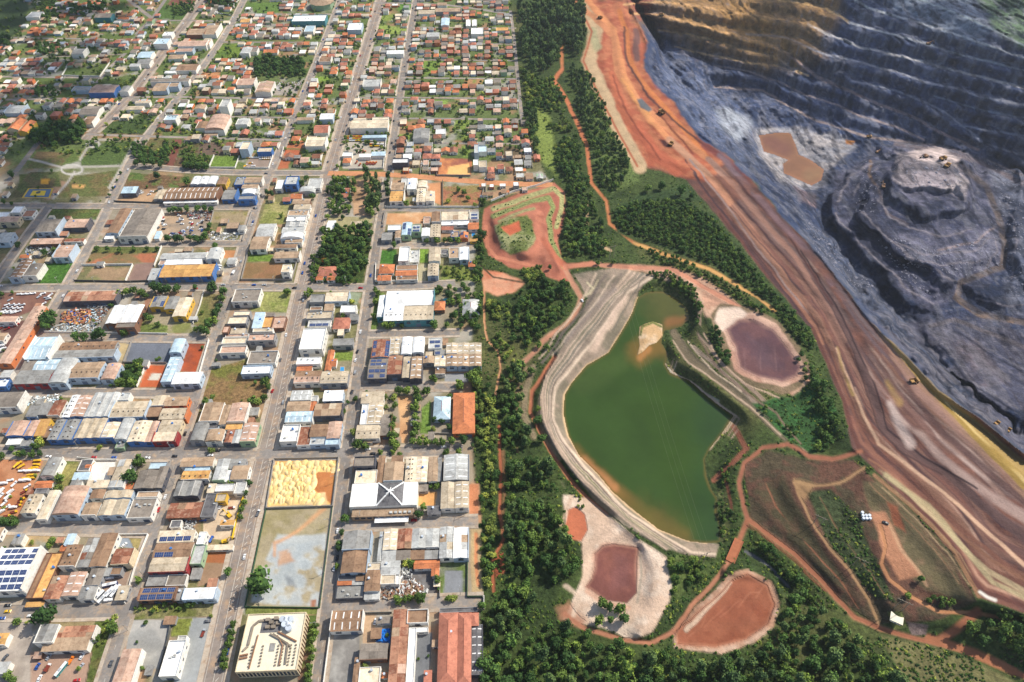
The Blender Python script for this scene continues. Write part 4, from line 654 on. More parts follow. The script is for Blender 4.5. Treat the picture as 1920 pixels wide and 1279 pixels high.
for idx, (L, wd) in enumerate(ROADL):
    A = np.array([(p_.x, p_.y) for p_ in L]); RSEG.append((A[:-1], A[1:], wd / 2, idx))
def road_dist(x, y, skip=-1):
    """distance outside the nearest carriageway edge (negative = on a road)"""
    best = 1e9
    for A, B, hw, idx in RSEG:
        if idx == skip: continue
        e = B - A; t = np.clip(((x - A[:, 0]) * e[:, 0] + (y - A[:, 1]) * e[:, 1]) / ((e ** 2).sum(1) + 1e-9), 0, 1)
        d = np.sqrt(((A[:, 0] + t * e[:, 0] - x) ** 2 + (A[:, 1] + t * e[:, 1] - y) ** 2).min()) - hw
        if d < best: best = d
    return best
for k_, (pts, wd, av, pv) in enumerate(STREETS):
    if not pv: continue
    L = ROADL[k_][0]; pw = 3.6 if av else 2.4
    for sgn in (-1, 1):
        keep = []
        for i in range(len(L) - 1):
            t = (L[i + 1] - L[i]).normalized(); c = (L[i] + L[i + 1]) / 2 + Vector((t.y, -t.x, 0)) * sgn * (wd / 2 + pw / 2)
            keep.append(road_dist(c.x, c.y, k_) > 0.5)
        ribbon('pavement', L, sgn * wd / 2, sgn * (wd / 2 + pw), 0.2 + 0.004 * k_, PAVE, keep, 0.0)
# painted lines: centre dashes of the avenues, hatched bay marks of the main avenue
vs_, fs = [], []
def dash(c, t, ln, wd_, z):
    n_ = Vector((t.y, -t.x, 0)); i = len(vs_)
    for a, b in ((-1, -1), (1, -1), (1, 1), (-1, 1)): q = c + t * (a * ln / 2) + n_ * (b * wd_ / 2); vs_.append((q.x, q.y, z))
    fs.append((i, i + 1, i + 2, i + 3))
for k_ in (0, 4):
    L = ROADL[k_][0]; zz = 0.03 + 0.0015 * k_ + 0.01
    for i in range(0, len(L) - 1):
        t = (L[i + 1] - L[i]).normalized(); n_ = Vector((t.y, -t.x, 0))
        if road_dist(L[i].x, L[i].y, k_) < 2: continue
        dash(L[i], t, 5.2, 0.22, zz)
        for s in (-1, 1): dash(L[i] + n_ * s * 5.3, t, 5.2, 0.16, zz)
        if k_ == 0 and i % 1 == 0 and L[i].y < 700:
            dash(L[i] + n_ * 2.2, (t * 0.8 + n_ * 0.6).normalized(), 2.6, 0.3, zz + 0.006)
for k_ in (1, 2, 3, 15, 20):
    L = ROADL[k_][0]; zz = 0.03 + 0.0015 * k_ + 0.01
    for i in range(0, len(L) - 1, 2):
        t = (L[i + 1] - L[i]).normalized()
        if road_dist(L[i].x, L[i].y, k_) > 1: dash(L[i], t, 3.0, 0.16, zz)
tag(link('lane_marking', mesh_from('lane_marking', vs_, fs, PAINT)), kind='structure')
# ================================================================== BUILDINGS
RC = dict(T=('tan',(176,150,122)),B=('beige',(196,180,154)),C=('cream',(222,206,178)),G=('grey',(150,148,142)),L=('light grey',(188,188,182)),W=('white',(240,240,236)),N=('brown',(150,120,94)),
 U=('taupe',(138,128,116)),R=('rusty',(140,88,66)),O=('orange',(204,126,82)),K=('terracotta',(188,122,98)),A=('pale blue',(188,208,216)),D=('dark grey',(112,110,110)),Y=('ochre',(206,160,96)),P=('pinkish',(196,164,142)),Q=('weathered rust',(180,132,104)),E=('brown-tiled',(156,106,82)))
STN = dict(T=(140,112,88),B=(160,140,112),C=(196,170,136),G=(118,112,104),L=(150,146,140),W=(214,208,198),N=(116,88,68),U=(108,98,88),R=(188,150,124),O=(158,96,66),K=(150,92,74),A=(156,178,190),D=(72,70,72),Y=(176,120,72),P=(160,120,100),Q=(132,82,62),E=(122,80,62))
RM = {k: surf('roof_' + v[0].replace(' ', '_'), v[1], 0.55 if k in 'WLAG' else 0.8, 0.2, 0.14, 0.9, 0.16, 0.25, STN[k], 0.8) for k, v in RC.items()}
WC = dict(w=(232,228,218),g=(150,150,150),b=(70,116,176),r=(150,48,52),y=(214,172,66),c=(218,200,166),t=(70,132,140),k=(128,92,72),l=(176,192,206),d=(86,88,96),o=(206,120,72),e=(150,176,140))
WM = {k: surf('wall_' + k, v, 0.85, 0.1, 0.2, 0.9, 0.08, 0.2, (150,132,116), 0.3) for k, v in WC.items()}
DOORM = surf('roller_door', (92,104,122), 0.5, 0.1, 0.4, 1, 0.5); WINM = surf('window_glass', (44,58,78), 0.15, 0.1, 0.4, 1, 0.3, 0.6)
VENTM = surf('roof_vent_metal', (86,80,74), 0.6); TANKM = surf('tank_plastic', (196,204,212), 0.5, 0.06); TANKB = surf('tank_blue', (66,120,186), 0.5, 0.06); RIDGEM = surf('ridge_cap', (206,200,190), 0.6)
ks = NT('solar_cells'); oc = ks.n('ShaderNodeTexCoord').outputs['Object']; br = ks.n('ShaderNodeTexBrick')
br.inputs['Scale'].default_value = 1.0; br.offset = 0; br.inputs['Mortar Size'].default_value = 0.012; br.inputs['Brick Width'].default_value = 0.25; br.inputs['Row Height'].default_value = 0.5
br.inputs['Color1'].default_value = (*lin((46,62,104)), 1); br.inputs['Color2'].default_value = (*lin((54,74,120)), 1); br.inputs['Mortar'].default_value = (*lin((150,160,176)), 1)
ks.l(oc, br.inputs['Vector']); ks.l(br.outputs[0], ks.b.inputs['Base Color']); ks.b.inputs['Roughness'].default_value = 0.25; ks.b.inputs['Specular IOR Level'].default_value = 0.5
SOLAR = ks.m
BOXV = [(x, y, z) for z in (0, 1) for y in (0, 1) for x in (0, 1)]; BOXF = [(0,2,3,1),(4,5,7,6),(0,1,5,4),(2,6,7,3),(0,4,6,2),(1,3,7,5)]
_mc = {}
def unit_box(mat):
    if ('b', mat.name) not in _mc: _mc[('b', mat.name)] = mesh_from('block_' + mat.name, BOXV, BOXF, mat)
    return _mc[('b', mat.name)]
def unit_cyl(mat, n=10):
    if ('c', mat.name) not in _mc:
        v = [(math.cos(6.2832 * i / n), math.sin(6.2832 * i / n), z) for z in (0, 1) for i in range(n)]
        f = [tuple(range(n - 1, -1, -1)), tuple(range(n, 2 * n))] + [(i, (i + 1) % n, n + (i + 1) % n, n + i) for i in range(n)]
        _mc[('c', mat.name)] = mesh_from('drum_' + mat.name, v, f, mat)
    return _mc[('c', mat.name)]
def unit_arch(mat, n=8):
    if ('a', mat.name) not in _mc:
        pr = [((1 - math.cos(math.pi * i / n)) / 2, math.sin(math.pi * i / n)) for i in range(n + 1)]
        v = [(x, y, z) for y in (0, 1) for x, z in pr]; f = [(i, i + 1, n + 2 + i, n + 1 + i)[::-1] for i in range(n)]
        f += [tuple(range(n + 1)), tuple(range(2 * n + 1, n, -1))]
        _mc[('a', mat.name)] = mesh_from('arch_' + mat.name, v, f, mat)
    return _mc[('a', mat.name)]
def part(name, mesh, parent, M):
    o = bpy.data.objects.new(name, mesh); COL.objects.link(o); o.parent = parent; o.matrix_basis = M; return o
def bx(name, mat, parent, x, y, z, sx, sy, sz, M0=None):
    M = Matrix.LocRotScale(Vector((x, y, z)), None, Vector((sx, sy, sz)))
    return part(name, unit_box(mat), parent, M if M0 is None else M0 @ M)
rb = random.Random(11)
def slope_frame(side, W, D, h, rise, kind, x0=0.0):
    """Frame of one roof slope: origin at its low eave, X along the eave, Y up the slope."""
    if kind == 'w':
        run = D / 2; a = math.atan2(rise, run); S = math.hypot(rise, run); ln = W
        M = Matrix.Translation((x0 - W / 2, -D / 2, h)) @ Matrix.Rotation(a, 4, 'X') if side < 0 else Matrix.Translation((x0 + W / 2, D / 2, h)) @ Matrix.Rotation(math.pi, 4, 'Z') @ Matrix.Rotation(a, 4, 'X')
    else:
        run = W / 2; a = math.atan2(rise, run); S = math.hypot(rise, run); ln = D
        M = Matrix.Translation((x0 - W / 2, D / 2, h)) @ Matrix.Rotation(-math.pi / 2, 4, 'Z') @ Matrix.Rotation(a, 4, 'X') if side < 0 else Matrix.Translation((x0 + W / 2, -D / 2, h)) @ Matrix.Rotation(math.pi / 2, 4, 'Z') @ Matrix.Rotation(a, 4, 'X')
    return M, ln, S
def sheets(root, M, ln, S, col, opts, over=0.35, width=5.5):
    n = max(1, min(12, round(ln / width))); st = ln / n
    for i in range(n):
        m = RM[col]
        if 'x' in opts and rb.random() < 0.35: m = RM[rb.choice({'R': 'NQR', 'Q': 'RPT', 'N': 'RTN', 'T': 'BNQ', 'G': 'LUR'}.get(col, 'LTB'))]
        dz = rb.random() * 0.05
        bx('roof_sheet', m, root, i * st + 0.03 - (over if i == 0 else 0), -over, dz, st - 0.06 + (over if i == 0 else 0) + (over if i == n - 1 else 0), S + over - 0.02, 0.14, M)
    if 'k' in opts:
        for i in range(n):
            bx('skylight', RM['W'], root, i * st + st * 0.42, S * 0.12, 0.16, st * 0.14, S * 0.7, 0.06, M)
    if 'v' in opts:
        k = max(2, min(9, int(ln / 4)))
        for i in range(k): bx('roof_vent', VENTM, root, ln * (i + 0.5) / k - 0.35, S * 0.62, 0.1, 0.7, 0.9, 0.6, M)
    if 'S' in opts or 's' in opts:
        solar(root, M, ln, S, 0.16, 0.5 if 's' in opts else 0.9)
def solar(root, M, ln, S, z, frac):
    rows = max(1, int(S * 0.88 / 3.9)); cols = max(1, int(ln * frac / 4.6)); st = ln * frac / cols
    for r in range(rows):
        for c in range(cols):
            if rb.random() < 0.04: continue
            bx('solar_panel', SOLAR, root, ln * 0.05 + c * st, S * 0.06 + r * (S * 0.9 / rows), z + 0.05, st - 0.45, min(3.3, S * 0.9 / rows - 0.4), 0.08, M)
def wall_body(root, W, D, h, wm, kind, rise, z0=0.0):
    if kind in 'fv' or rise <= 0: return bx('wall', wm, root, -W / 2, -D / 2, z0, W, D, h - z0)
    if kind == 'w': v = [(-W/2,-D/2,0),(W/2,-D/2,0),(W/2,D/2,0),(-W/2,D/2,0),(-W/2,-D/2,h),(W/2,-D/2,h),(W/2,D/2,h),(-W/2,D/2,h),(-W/2,0,h+rise),(W/2,0,h+rise)]; f = [(0,1,5,4),(2,3,7,6),(1,2,6,9,5),(3,0,4,8,7),(4,5,9,8),(8,9,6,7)]
    elif kind == 's': v = [(-W/2,-D/2,0),(W/2,-D/2,0),(W/2,D/2,0),(-W/2,D/2,0),(-W/2,-D/2,h),(W/2,-D/2,h),(W/2,D/2,h+rise),(-W/2,D/2,h+rise)]; f = [(0,1,5,4),(1,2,6,5),(2,3,7,6),(3,0,4,7),(4,5,6,7)]
    else: v = [(-W/2,-D/2,0),(W/2,-D/2,0),(W/2,D/2,0),(-W/2,D/2,0),(-W/2,-D/2,h),(W/2,-D/2,h),(W/2,D/2,h),(-W/2,D/2,h),(0,-D/2,h+rise),(0,D/2,h+rise)]; f = [(0,1,5,8,4),(1,2,6,5),(2,3,7,9,6),(3,0,4,7),(4,8,9,7),(8,5,6,9)]
    return part('wall', mesh_from('wall', v, f, wm), root, Matrix.Identity(4))
def hip_roof(root, W, D, h, rise, mat, over=0.5):
    w2, d2 = W / 2 + over, D / 2 + over; L_ = max(0, abs(W - D) / 2)
    if W >= D: a, b = (-L_, 0, h + rise), (L_, 0, h + rise)
    else: a, b = (0, -L_, h + rise), (0, L_, h + rise)
    v = [(-w2,-d2,h),(w2,-d2,h),(w2,d2,h),(-w2,d2,h),a,b]
    F = [(0,1,5,4),(1,2,5),(2,3,4,5),(3,0,4)] if W >= D else [(0,1,4),(1,2,5,4),(2,3,5),(3,0,4,5)]
    for f in F: part('roof_slope', mesh_from('roof_slope', [v[i] for i in f] + [(v[i][0], v[i][1], v[i][2] - 0.18) for i in f], [tuple(range(len(f))), tuple(range(2*len(f)-1, len(f)-1, -1))] + [(i, i + len(f), (i + 1) % len(f) + len(f), (i + 1) % len(f)) for i in range(len(f))], mat), root, Matrix.Identity(4))
    bx('ridge_cap', RM['K'], root, a[0] - 0.15, a[1] - 0.15, h + rise - 0.03, b[0] - a[0] + 0.3, b[1] - a[1] + 0.3, 0.16)
def openings(root, W, D, h, opts, near):
    if W < 5: return
    n = max(1, min(6, int(W / 7))); st = W / n
    for i in range(n):
        cx_ = -W / 2 + (i + 0.5) * st
        if h > 5 and (i + int(W)) % 2 == 0: bx('door', DOORM, root, cx_ - min(2.2, st * .3), -D / 2 - 0.07, 0.0, min(4.4, st * .6), 0.1, min(4.2, h * .62))
        else: bx('window', WINM, root, cx_ - min(1.8, st * .32), -D / 2 - 0.06, h * 0.45, min(3.6, st * .64), 0.09, h * 0.24)
        if h > 6.5: bx('window', WINM, root, cx_ - min(1.6, st * .3), -D / 2 - 0.06, h * 0.74, min(3.2, st * .6), 0.09, h * 0.15)
    if D > 8 and near:
        m = max(2, min(5, int(D / 6)))
        for i in range(m): bx('window', WINM, root, W / 2 - 0.03, -D / 2 + D * (i + 0.5) / m - 0.9, h * 0.5, 0.09, 1.8, h * 0.22)
TYPE = dict(w='gabled', d='gabled', f='flat-roofed', s='lean-to', v='vaulted', h='hipped', m='multi-gabled')
BLD = []       # footprints in the world, for keeping trees and cars clear
DEFYAW = R(2.2)
def building(e, o, near=True):
    x0, x1, yb, yt, h, ty, col = e[:7]; wc = e[7] if len(e) > 7 else 'w'; opts = e[8] if len(e) > 8 else ''
    ax, bx_, ay, by = o[0] + x0 / o[2], o[0] + x1 / o[2], o[1] + yb / o[2], o[1] + yt / o[2]
    nl, nr = P(ax, ay, h), P(bx_, ay, h); D = max(3.0, P((ax + bx_) / 2, by, h).y - nl.y); W = max(2.5, nr.x - nl.x)
    yaw = DEFYAW; c = nl + Matrix.Rotation(yaw, 3, 'Z') @ Vector((W / 2, D / 2, 0)); c.z = 0
    big = W * D > 170
    name = 'house' if (col in 'OK' and not big) else ('warehouse' if big else 'building')
    root = empty(name, c, yaw); k = ty[0]; wm = WM[wc]; BLD.append((c.x, c.y, W / 2, D / 2))
    tile = col in 'OKE' and k in 'hwd'
    if k == 'f':
        wall_body(root, W, D, h, wm, 'f', 0); t = 0.3
        bx('roof', RM[col], root, -W/2 + t, -D/2 + t, h, W - 2*t, D - 2*t, 0.12)
        ph = 0.75 if 'q' not in opts else 1.3
        bx('parapet', wm, root, -W/2, -D/2, h, W, t, ph); bx('parapet', wm, root, -W/2, D/2 - t, h, W, t, ph); bx('parapet', wm, root, -W/2, -D/2 + t, h, t, D - 2*t, ph); bx('parapet', wm, root, W/2 - t, -D/2 + t, h, t, D - 2*t, ph)
        if 'S' in opts or 's' in opts: solar(root, Matrix.Translation((-W/2 + .6, -D/2 + .6, h)), W - 1.2, D - 1.2, 0.3, 0.9)
        if big and 'S' not in opts and rb.random() < .6:
            for i in range(rb.randint(1, 3)): bx('air_unit', RM['L'], root, rb.uniform(-W*.35, W*.3), rb.uniform(-D*.35, D*.3), h + 0.12, 1.6, 1.2, 1.0)
    elif k == 'h':
        wall_body(root, W, D, h, wm, 'f', 0); hip_roof(root, W, D, h, min(W, D) * 0.22, RM[col])
    elif k == 'v':
        rise = W * 0.16; wall_body(root, W, D, h, wm, 'f', 0); n = max(1, min(10, round(D / 5)))
        for i in range(n): part('roof_sheet', unit_arch(RM[col]), root, Matrix.LocRotScale(Vector((-W/2 - .2, -D/2 + i * D / n + .03, h - 0.02)), None, Vector((W + .4, D / n - .06, rise + rb.random() * .06))))
        if 'v' in opts:
            for i in range(n): bx('roof_vent', VENTM, root, -1, -D/2 + (i + .5) * D / n, h + rise, 2, .6, .5)
    elif k == 's':
        rise = D * 0.1; wall_body(root, W, D, h, wm, 's', rise); a = math.atan2(rise, D)
        sheets(root, Matrix.Translation((-W/2, -D/2, h)) @ Matrix.Rotation(a, 4, 'X'), W, math.hypot(D, rise), col, opts)
    elif k == 'm':
        n = int(ty[1]); w1 = W / n; rise = w1 / 2 * 0.22
        for j in range(n):
            xo = -W/2 + (j + .5) * w1
            sub_ = empty('bay', (0, 0, 0)); sub_.parent = root; sub_.matrix_basis = Matrix.Translation((xo, 0, 0))
            wall_body(sub_, w1 - .04, D, h, wm, 'd', rise)
            for sd in (-1, 1): M, ln, S = slope_frame(sd, w1 - .04, D, h, rise, 'd'); sheets(sub_, M, ln, S, col, opts, 0.0)
            bx('ridge_cap', RIDGEM if col in 'GLWA' else RM[col], sub_, -.3, -D/2, h + rise + .1, .6, D, .12)
    else:
        rise = (D if k == 'w' else W) / 2 * (0.42 if tile else 0.17)
        wall_body(root, W, D, h, wm, k, rise)
        for sd in (-1, 1): M, ln, S = slope_frame(sd, W, D, h, rise, k); sheets(root, M, ln, S, col, opts if (sd < 0 or 'S' in opts or k == 'd' or 'k' in opts) else opts.replace('v', '').replace('s', ''))
        if k == 'w': bx('ridge_cap', RM[col], root, -W/2 - .3, -.3, h + rise + .08, W + .6, .6, .14)
        else: bx('ridge_cap', RM[col], root, -.3, -D/2 - .3, h + rise + .08, .6, D + .6, .14)
        if 'q' in opts or (not tile and big and rb.random() < .45):
            t = .3; bx('parapet', wm, root, W/2, -D/2, 0, t, D, h + (rise if k == 'w' else 0) + .9)
            if rb.random() < .5: bx('parapet', wm, root, -W/2 - t, -D/2, 0, t, D, h + (rise if k == 'w' else 0) + .9)
        if 'q' in opts or (not tile and rb.random() < .35): bx('parapet', wm, root, -W/2, -D/2 - .3, 0, W, .28, h + (rise if k == 'd' else 0) + .7)
    if near: openings(root, W, D + (.62 if any(ch.name.startswith('parapet') for ch in root.children) and k != 'f' else 0), h, opts, near)
    if near and rb.random() < .3:
        M = Matrix.LocRotScale(Vector((rb.uniform(-W*.3, W*.3), rb.uniform(0, D*.35), h)), None, Vector((.8, .8, 2.0))); part('water_tank', unit_cyl(rb.choice([TANKM, TANKM, TANKM, TANKM, TANKM, TANKB])), root, M)
    if big and not tile: cat = 'warehouse'
    elif tile: cat = 'house'
    else: cat = 'building'
    root['category'] = cat
    return root, (RC[col][0], 'tile-roofed' if tile else TYPE[k], cat), (ax + bx_) / 2, (ay + by) / 2
ORD = ['first','second','third','fourth','fifth','sixth','seventh','eighth','ninth','tenth','eleventh','twelfth','thirteenth','fourteenth','fifteenth','sixteenth','seventeenth','eighteenth','nineteenth','twentieth','twenty-first','twenty-second','twenty-third','twenty-fourth','twenty-fifth','twenty-sixth','twenty-seventh','twenty-eighth','twenty-ninth','thirtieth','thirty-first','thirty-second','thirty-third','thirty-fourth','thirty-fifth','thirty-sixth']
CENT = []
def block(phrase, o, entries, near=True, labels={}):
    made = [building(e, o, near) for e in entries]
    order = sorted(range(len(made)), key=lambda i: made[i][2])
    # colour runs: count only among look-alikes of the block
    for i, m in enumerate(made):
        root, (c, t, cat), x, y = m
        alike = sorted([j for j in range(len(made)) if made[j][1] == m[1]], key=lambda j: made[j][2])
        pos = '' if len(alike) == 1 else f', {ORD[alike.index(i)]} from the left'
        root['label'] = labels.get(i, f'{c} {t} {cat}{pos} in {phrase}')
        root['group'] = 'buildings of ' + phrase; CENT.append((root.location.x, root.location.y, phrase))
block('the block with the big solar roof', C1, [
 (-130,165,600,275,9,'w','W','w','S'),(240,325,650,310,5,'f','Y','k'),(195,238,650,310,5,'f','N','k'),(328,440,655,485,6,'d','Q','w','x'),(462,580,630,455,6.5,'d','P','w','k'),(440,556,412,252,7,'d','N','w','v'),(576,662,415,200,6,'d','G','g','x'),  # the third entry, a narrow brown block, stands in for a strip of shade
 (668,788,410,165,7,'d','N','w'),(580,698,655,560,6,'d','G','w'),(640,738,556,430,6,'d','U','g'),(830,972,395,280,7,'w','R','c','xq'),(822,903,475,418,4.5,'f','N','g'),(750,818,480,422,4.5,'s','L','g'),(862,940,660,558,4,'s','B','g'),
 (85,150,240,168,6,'d','G','w'),(480,540,245,168,6,'d','A','w'),(450,500,292,252,4,'w','O','w'),(190,320,712,678,3.5,'s','Y','g'),(-90,-10,200,120,5,'w','T','w')], labels={0:'large white warehouse covered with blue solar panels at the left edge'})
block('the block left of the empty concrete lot', C1, [
 (1178,1440,228,146,6,'s','C','w','S'),(1142,1420,345,240,7,'w','N','w','s'),(1112,1392,455,348,7,'w','B','r','q'),(1422,1508,395,250,6,'f','L','e'),(1472,1528,245,152,7,'f','W','w'),(1092,1236,560,476,3.5,'f','G','g'),(1240,1385,558,474,4,'f','U','w','x'),
 (1032,1302,665,574,7,'w','N','k','S'),(1305,1362,662,576,5.5,'s','G','g'),(1368,1608,660,576,6.5,'w','W','l','q'),(1536,1738,286,250,3.5,'s','C','w')])
block('the bottom left corner', C1, [(310,640,1045,950,6,'s','T','w'),(392,690,962,864,6,'w','Q','w','x'),(255,390,985,850,8,'d','G','w','q'),(248,300,1098,1050,3,'s','P','k'),(-70,40,1215,1130,5,'w','L','w'),(-80,30,1000,915,5,'w','Y','w')])
block('the bottom block left of the avenue', C1, [(842,985,1285,1035,6,'d','P','w','q'),(1192,1325,1240,968,6,'f','W','w','q'),(1330,1395,968,940,5,'f','L','w')], labels={1:'long white flat-roofed modern building with grey forecourt beside the avenue'})
block('the bottom block beside the cream building', C2, [
 (716,948,895,747,6.5,'w','N','w','k'),(884,920,1285,1095,5,'d','N','w'),(936,1140,1110,995,6,'w','U','k'),(1062,1168,835,788,4,'s','U','w'),(926,1085,1292,1168,5,'f','C','w'),(1152,1272,1290,738,7,'d','Q','w','x'),(1292,1448,840,737,7,'f','N','w','q'),
 (1282,1342,1290,870,5,'f','W','w'),(1345,1450,905,870,4,'f','W','w'),(1522,1664,1290,762,7,'h','K','r'),(1668,1768,1290,762,7,'h','K','r'),(1776,1860,1225,850,4.5,'d','D','d','k'),(1537,1820,760,727,4,'f','D','g'),(1105,1140,1245,1205,3,'s','O','w'),(1420,1475,1285,1190,4,'s','K','w'),(1772,1826,850,762,6,'h','K','r')],
 labels={9:'left half of the pink hip-roofed twin hall at the bottom',10:'right half of the pink hip-roofed twin hall at the bottom'})
block('the block with the rubble yard', C2, [
 (806,1010,292,150,8,'d','G','l'),(796,985,460,297,8,'d','N','l'),(1070,1108,370,152,5,'d','L','w'),(1112,1212,285,132,6.5,'d','C','w','k'),(1217,1322,275,132,6.5,'d','R','k','x'),(1327,1428,270,130,6.5,'d','L','w'),(1432,1530,268,130,6.5,'d','L','w'),
 (1106,1203,365,292,5.5,'s','L','w'),(1210,1313,360,292,5.5,'s','U','g'),(1317,1423,355,292,5.5,'s','N','g'),(1427,1530,352,292,5.5,'s','G','g'),(1537,1638,345,117,7,'d','L','w','x'),(1642,1750,345,122,7,'d','W','l','x'),
 (972,1085,595,442,6.5,'d','N','w'),(992,1095,438,386,6,'f','B','w'),(972,1083,655,602,4,'s','U','w','x'),(1096,1234,470,372,6.5,'w','L','w'),(1092,1203,545,475,6,'f','B','w'),(1207,1234,545,477,5,'f','W','w'),(1346,1534,425,367,4.5,'w','O','w'),(1477,1530,480,428,4.5,'d','O','w'),
 (757,965,655,552,3,'f','G','d'),(777,905,520,478,4,'f','D','g'),(910,968,516,476,5,'s','N','g'),(771,880,548,526,4,'s','O','w'),(882,968,546,524,4,'s','L','w')])
block('the block of the white cross-roof hall', C4, [
 (892,1052,706,632,9,'f','U','d','q'),(897,1060,830,732,6,'f','C','w'),(1063,1110,820,622,6,'d','N','w'),(1116,1258,815,672,7,'d','T','l'),(1177,1260,668,622,6,'s','N','w'),(1277,1353,815,632,6.5,'d','C','w','v'),(1357,1440,815,632,6.5,'d','C','w','k'),
 (1452,1518,810,632,6.5,'d','T','w'),(1522,1548,810,642,5,'s','G','g'),(1567,1754,805,617,7.5,'d','L','g','k'),(1547,1648,1015,817,6.5,'d','B','w'),(1652,1754,1010,817,7,'d','B','w','k'),(1367,1448,885,838,4,'s','U','g'),(1447,1543,1058,998,4.5,'s','D','g')])
block('the block above the yellow sand lot', C4, [
 (417,568,205,132,6,'w','L','w','k'),(572,620,210,172,5,'f','L','w'),(662,805,208,132,7,'w','W','l'),(387,558,285,216,6,'w','T','w'),(562,600,285,217,5,'d','O','w'),(376,580,370,292,6,'w','A','w','k'),(592,800,325,232,7,'w','T','d','x'),
 (337,468,520,392,6.5,'f','W','w','q'),(463,563,545,402,5,'f','R','w','x'),(562,688,475,387,6.5,'w','N','w','x'),(690,785,490,367,7,'d','P','l'),(562,675,540,490,5,'f','L','l'),(677,780,540,492,6,'f','A','l'),(442,636,75,-5,6.5,'w','P','w','v'),(640,840,80,-10,7,'w','B','g','v')])
block('the garden block of the orange-roofed hall', C4, [
 (907,1083,490,392,6.5,'w','B','w','v'),(937,988,388,236,6,'f','W','w'),(992,1098,388,228,6,'d','B','w','k'),(947,1113,225,142,6,'w','B','w'),(1087,1168,465,312,5.5,'w','U','k'),(1637,1798,450,152,6,'h','O','o'),(1492,1612,345,178,5,'h','A','l'),(970,1030,520,498,3.5,'s','T','w')],
 labels={5:'long bright orange hip-roofed hall at the right edge of town',6:'pale blue hipped house among garden trees beside the orange hall'})
block('the block with the truck yard', C3, [
 (300,400,775,637,7,'v','G','w','q'),(272,345,1100,882,6,'d','C','w','q'),(152,255,1050,912,7,'d','B','w','v'),(387,578,1065,857,9,'v','P','l','q'),(607,718,1070,977,7,'d','T','w'),(672,768,940,877,6,'d','N','w'),(732,928,1070,952,7.5,'m2','B','l'),(782,980,940,882,6.5,'m2','B','l'),
 (947,1128,1090,945,6,'f','U','w'),(1022,1180,935,892,6,'f','T','w'),(1002,1142,865,732,7.5,'d','U','d'),(1145,1210,860,702,6.5,'d','U','d'),(812,920,860,652,7,'d','B','w','x'),(642,800,860,807,5.5,'s','C','w'),(542,658,798,747,5.5,'s','A','w'),(577,668,735,652,5,'f','D','w'),(634,678,735,672,4,'w','O','w'),(522,598,850,792,5,'d','G','w'),(257,383,860,812,4.5,'w','O','w'),(257,348,905,867,4,'f','D','g'),(1112,1240,722,672,5,'f','A','g'),(925,995,868,820,4,'w','O','w')],
 labels={3:'big pink-tan vaulted warehouse with white side wall beside the truck yard'})
block('the narrow block left of the sand lot', C3, [
 (1352,1588,700,637,6.5,'w','T','w'),(1387,1568,730,702,5,'s','A','g'),(1357,1558,800,737,6.5,'w','Y','w','v'),(1592,1680,808,647,6.5,'d','L','e'),(1692,1830,715,647,5.5,'w','G','g'),(1727,1848,795,697,6.5,'w','T','w'),(1684,1722,812,732,5,'s','W','w'),
 (1297,1478,925,812,6.5,'m2','G','d'),(1247,1488,1085,978,6,'w','R','k','x'),(1502,1598,1080,908,5,'f','D','g'),(1552,1608,895,832,4.5,'s','C','w'),(1612,1748,890,837,5,'f','W','w'),(1612,1690,965,907,5.5,'f','B','y'),(1272,1350,1160,1107,4,'f','D','w'),(1752,1830,905,820,5,'f','L','w')])
block('the dense pale warehouse block', C3, [
 (-100,130,262,147,8,'w','U','w','q'),(192,272,325,247,5.5,'s','G','l'),(276,350,310,227,5.5,'s','G','g'),(354,440,322,207,6,'d','R','w','x'),(462,518,330,167,7,'d','W','w','v'),(522,620,325,172,7,'d','P','l','k'),(627,815,330,147,7.5,'m3','L','w'),(882,960,205,152,6,'f','L','w'),
 (817,1082,335,217,7,'w','B','l','v'),(1132,1240,250,172,6,'d','B','w'),(1086,1188,325,262,6,'s','N','k'),(1227,1395,245,182,7,'w','T','o'),(1192,1385,345,267,7,'w','B','o','v'),(42,172,470,362,6.5,'d','P','b'),(176,238,470,357,6.5,'d','P','b'),(242,326,470,352,5,'s','Y','y'),
 (282,393,480,402,4.5,'s','N','k'),(352,428,500,352,7,'d','G','b','v'),(432,540,500,352,7,'d','G','b','v'),(552,743,490,342,7.5,'m3','B','b'),(752,852,490,372,7,'d','C','b','k'),(857,943,500,342,7.5,'v','L','l'),(952,1080,515,362,7.5,'d','C','b','v'),(1084,1136,515,362,7,'d','P','b'),
 (1184,1340,440,352,6.5,'w','B','c'),(1142,1310,515,446,7,'w','C','r','q'),(42,150,540,492,4,'f','W','w'),(153,225,545,507,4.5,'s','G','l'),(862,928,565,512,4,'f','G','e')])
block('the block below the meadow lot', C3, [
 (1492,1638,370,227,7,'d','T','w','q'),(1642,1698,385,242,6.5,'d','T','w'),(1702,1830,370,227,7.5,'d','P','w','q'),(1422,1525,510,377,7,'v','G','g'),(1557,1638,420,377,5,'f','D','l'),(1537,1660,515,427,7,'v','T','w'),(1692,1808,420,377,6,'s','Y','w'),(1682,1735,525,427,6,'d','R','d','x'),(1738,1792,525,427,6,'d','L','d'),(1797,1910,520,377,6.5,'d','P','e','k')])
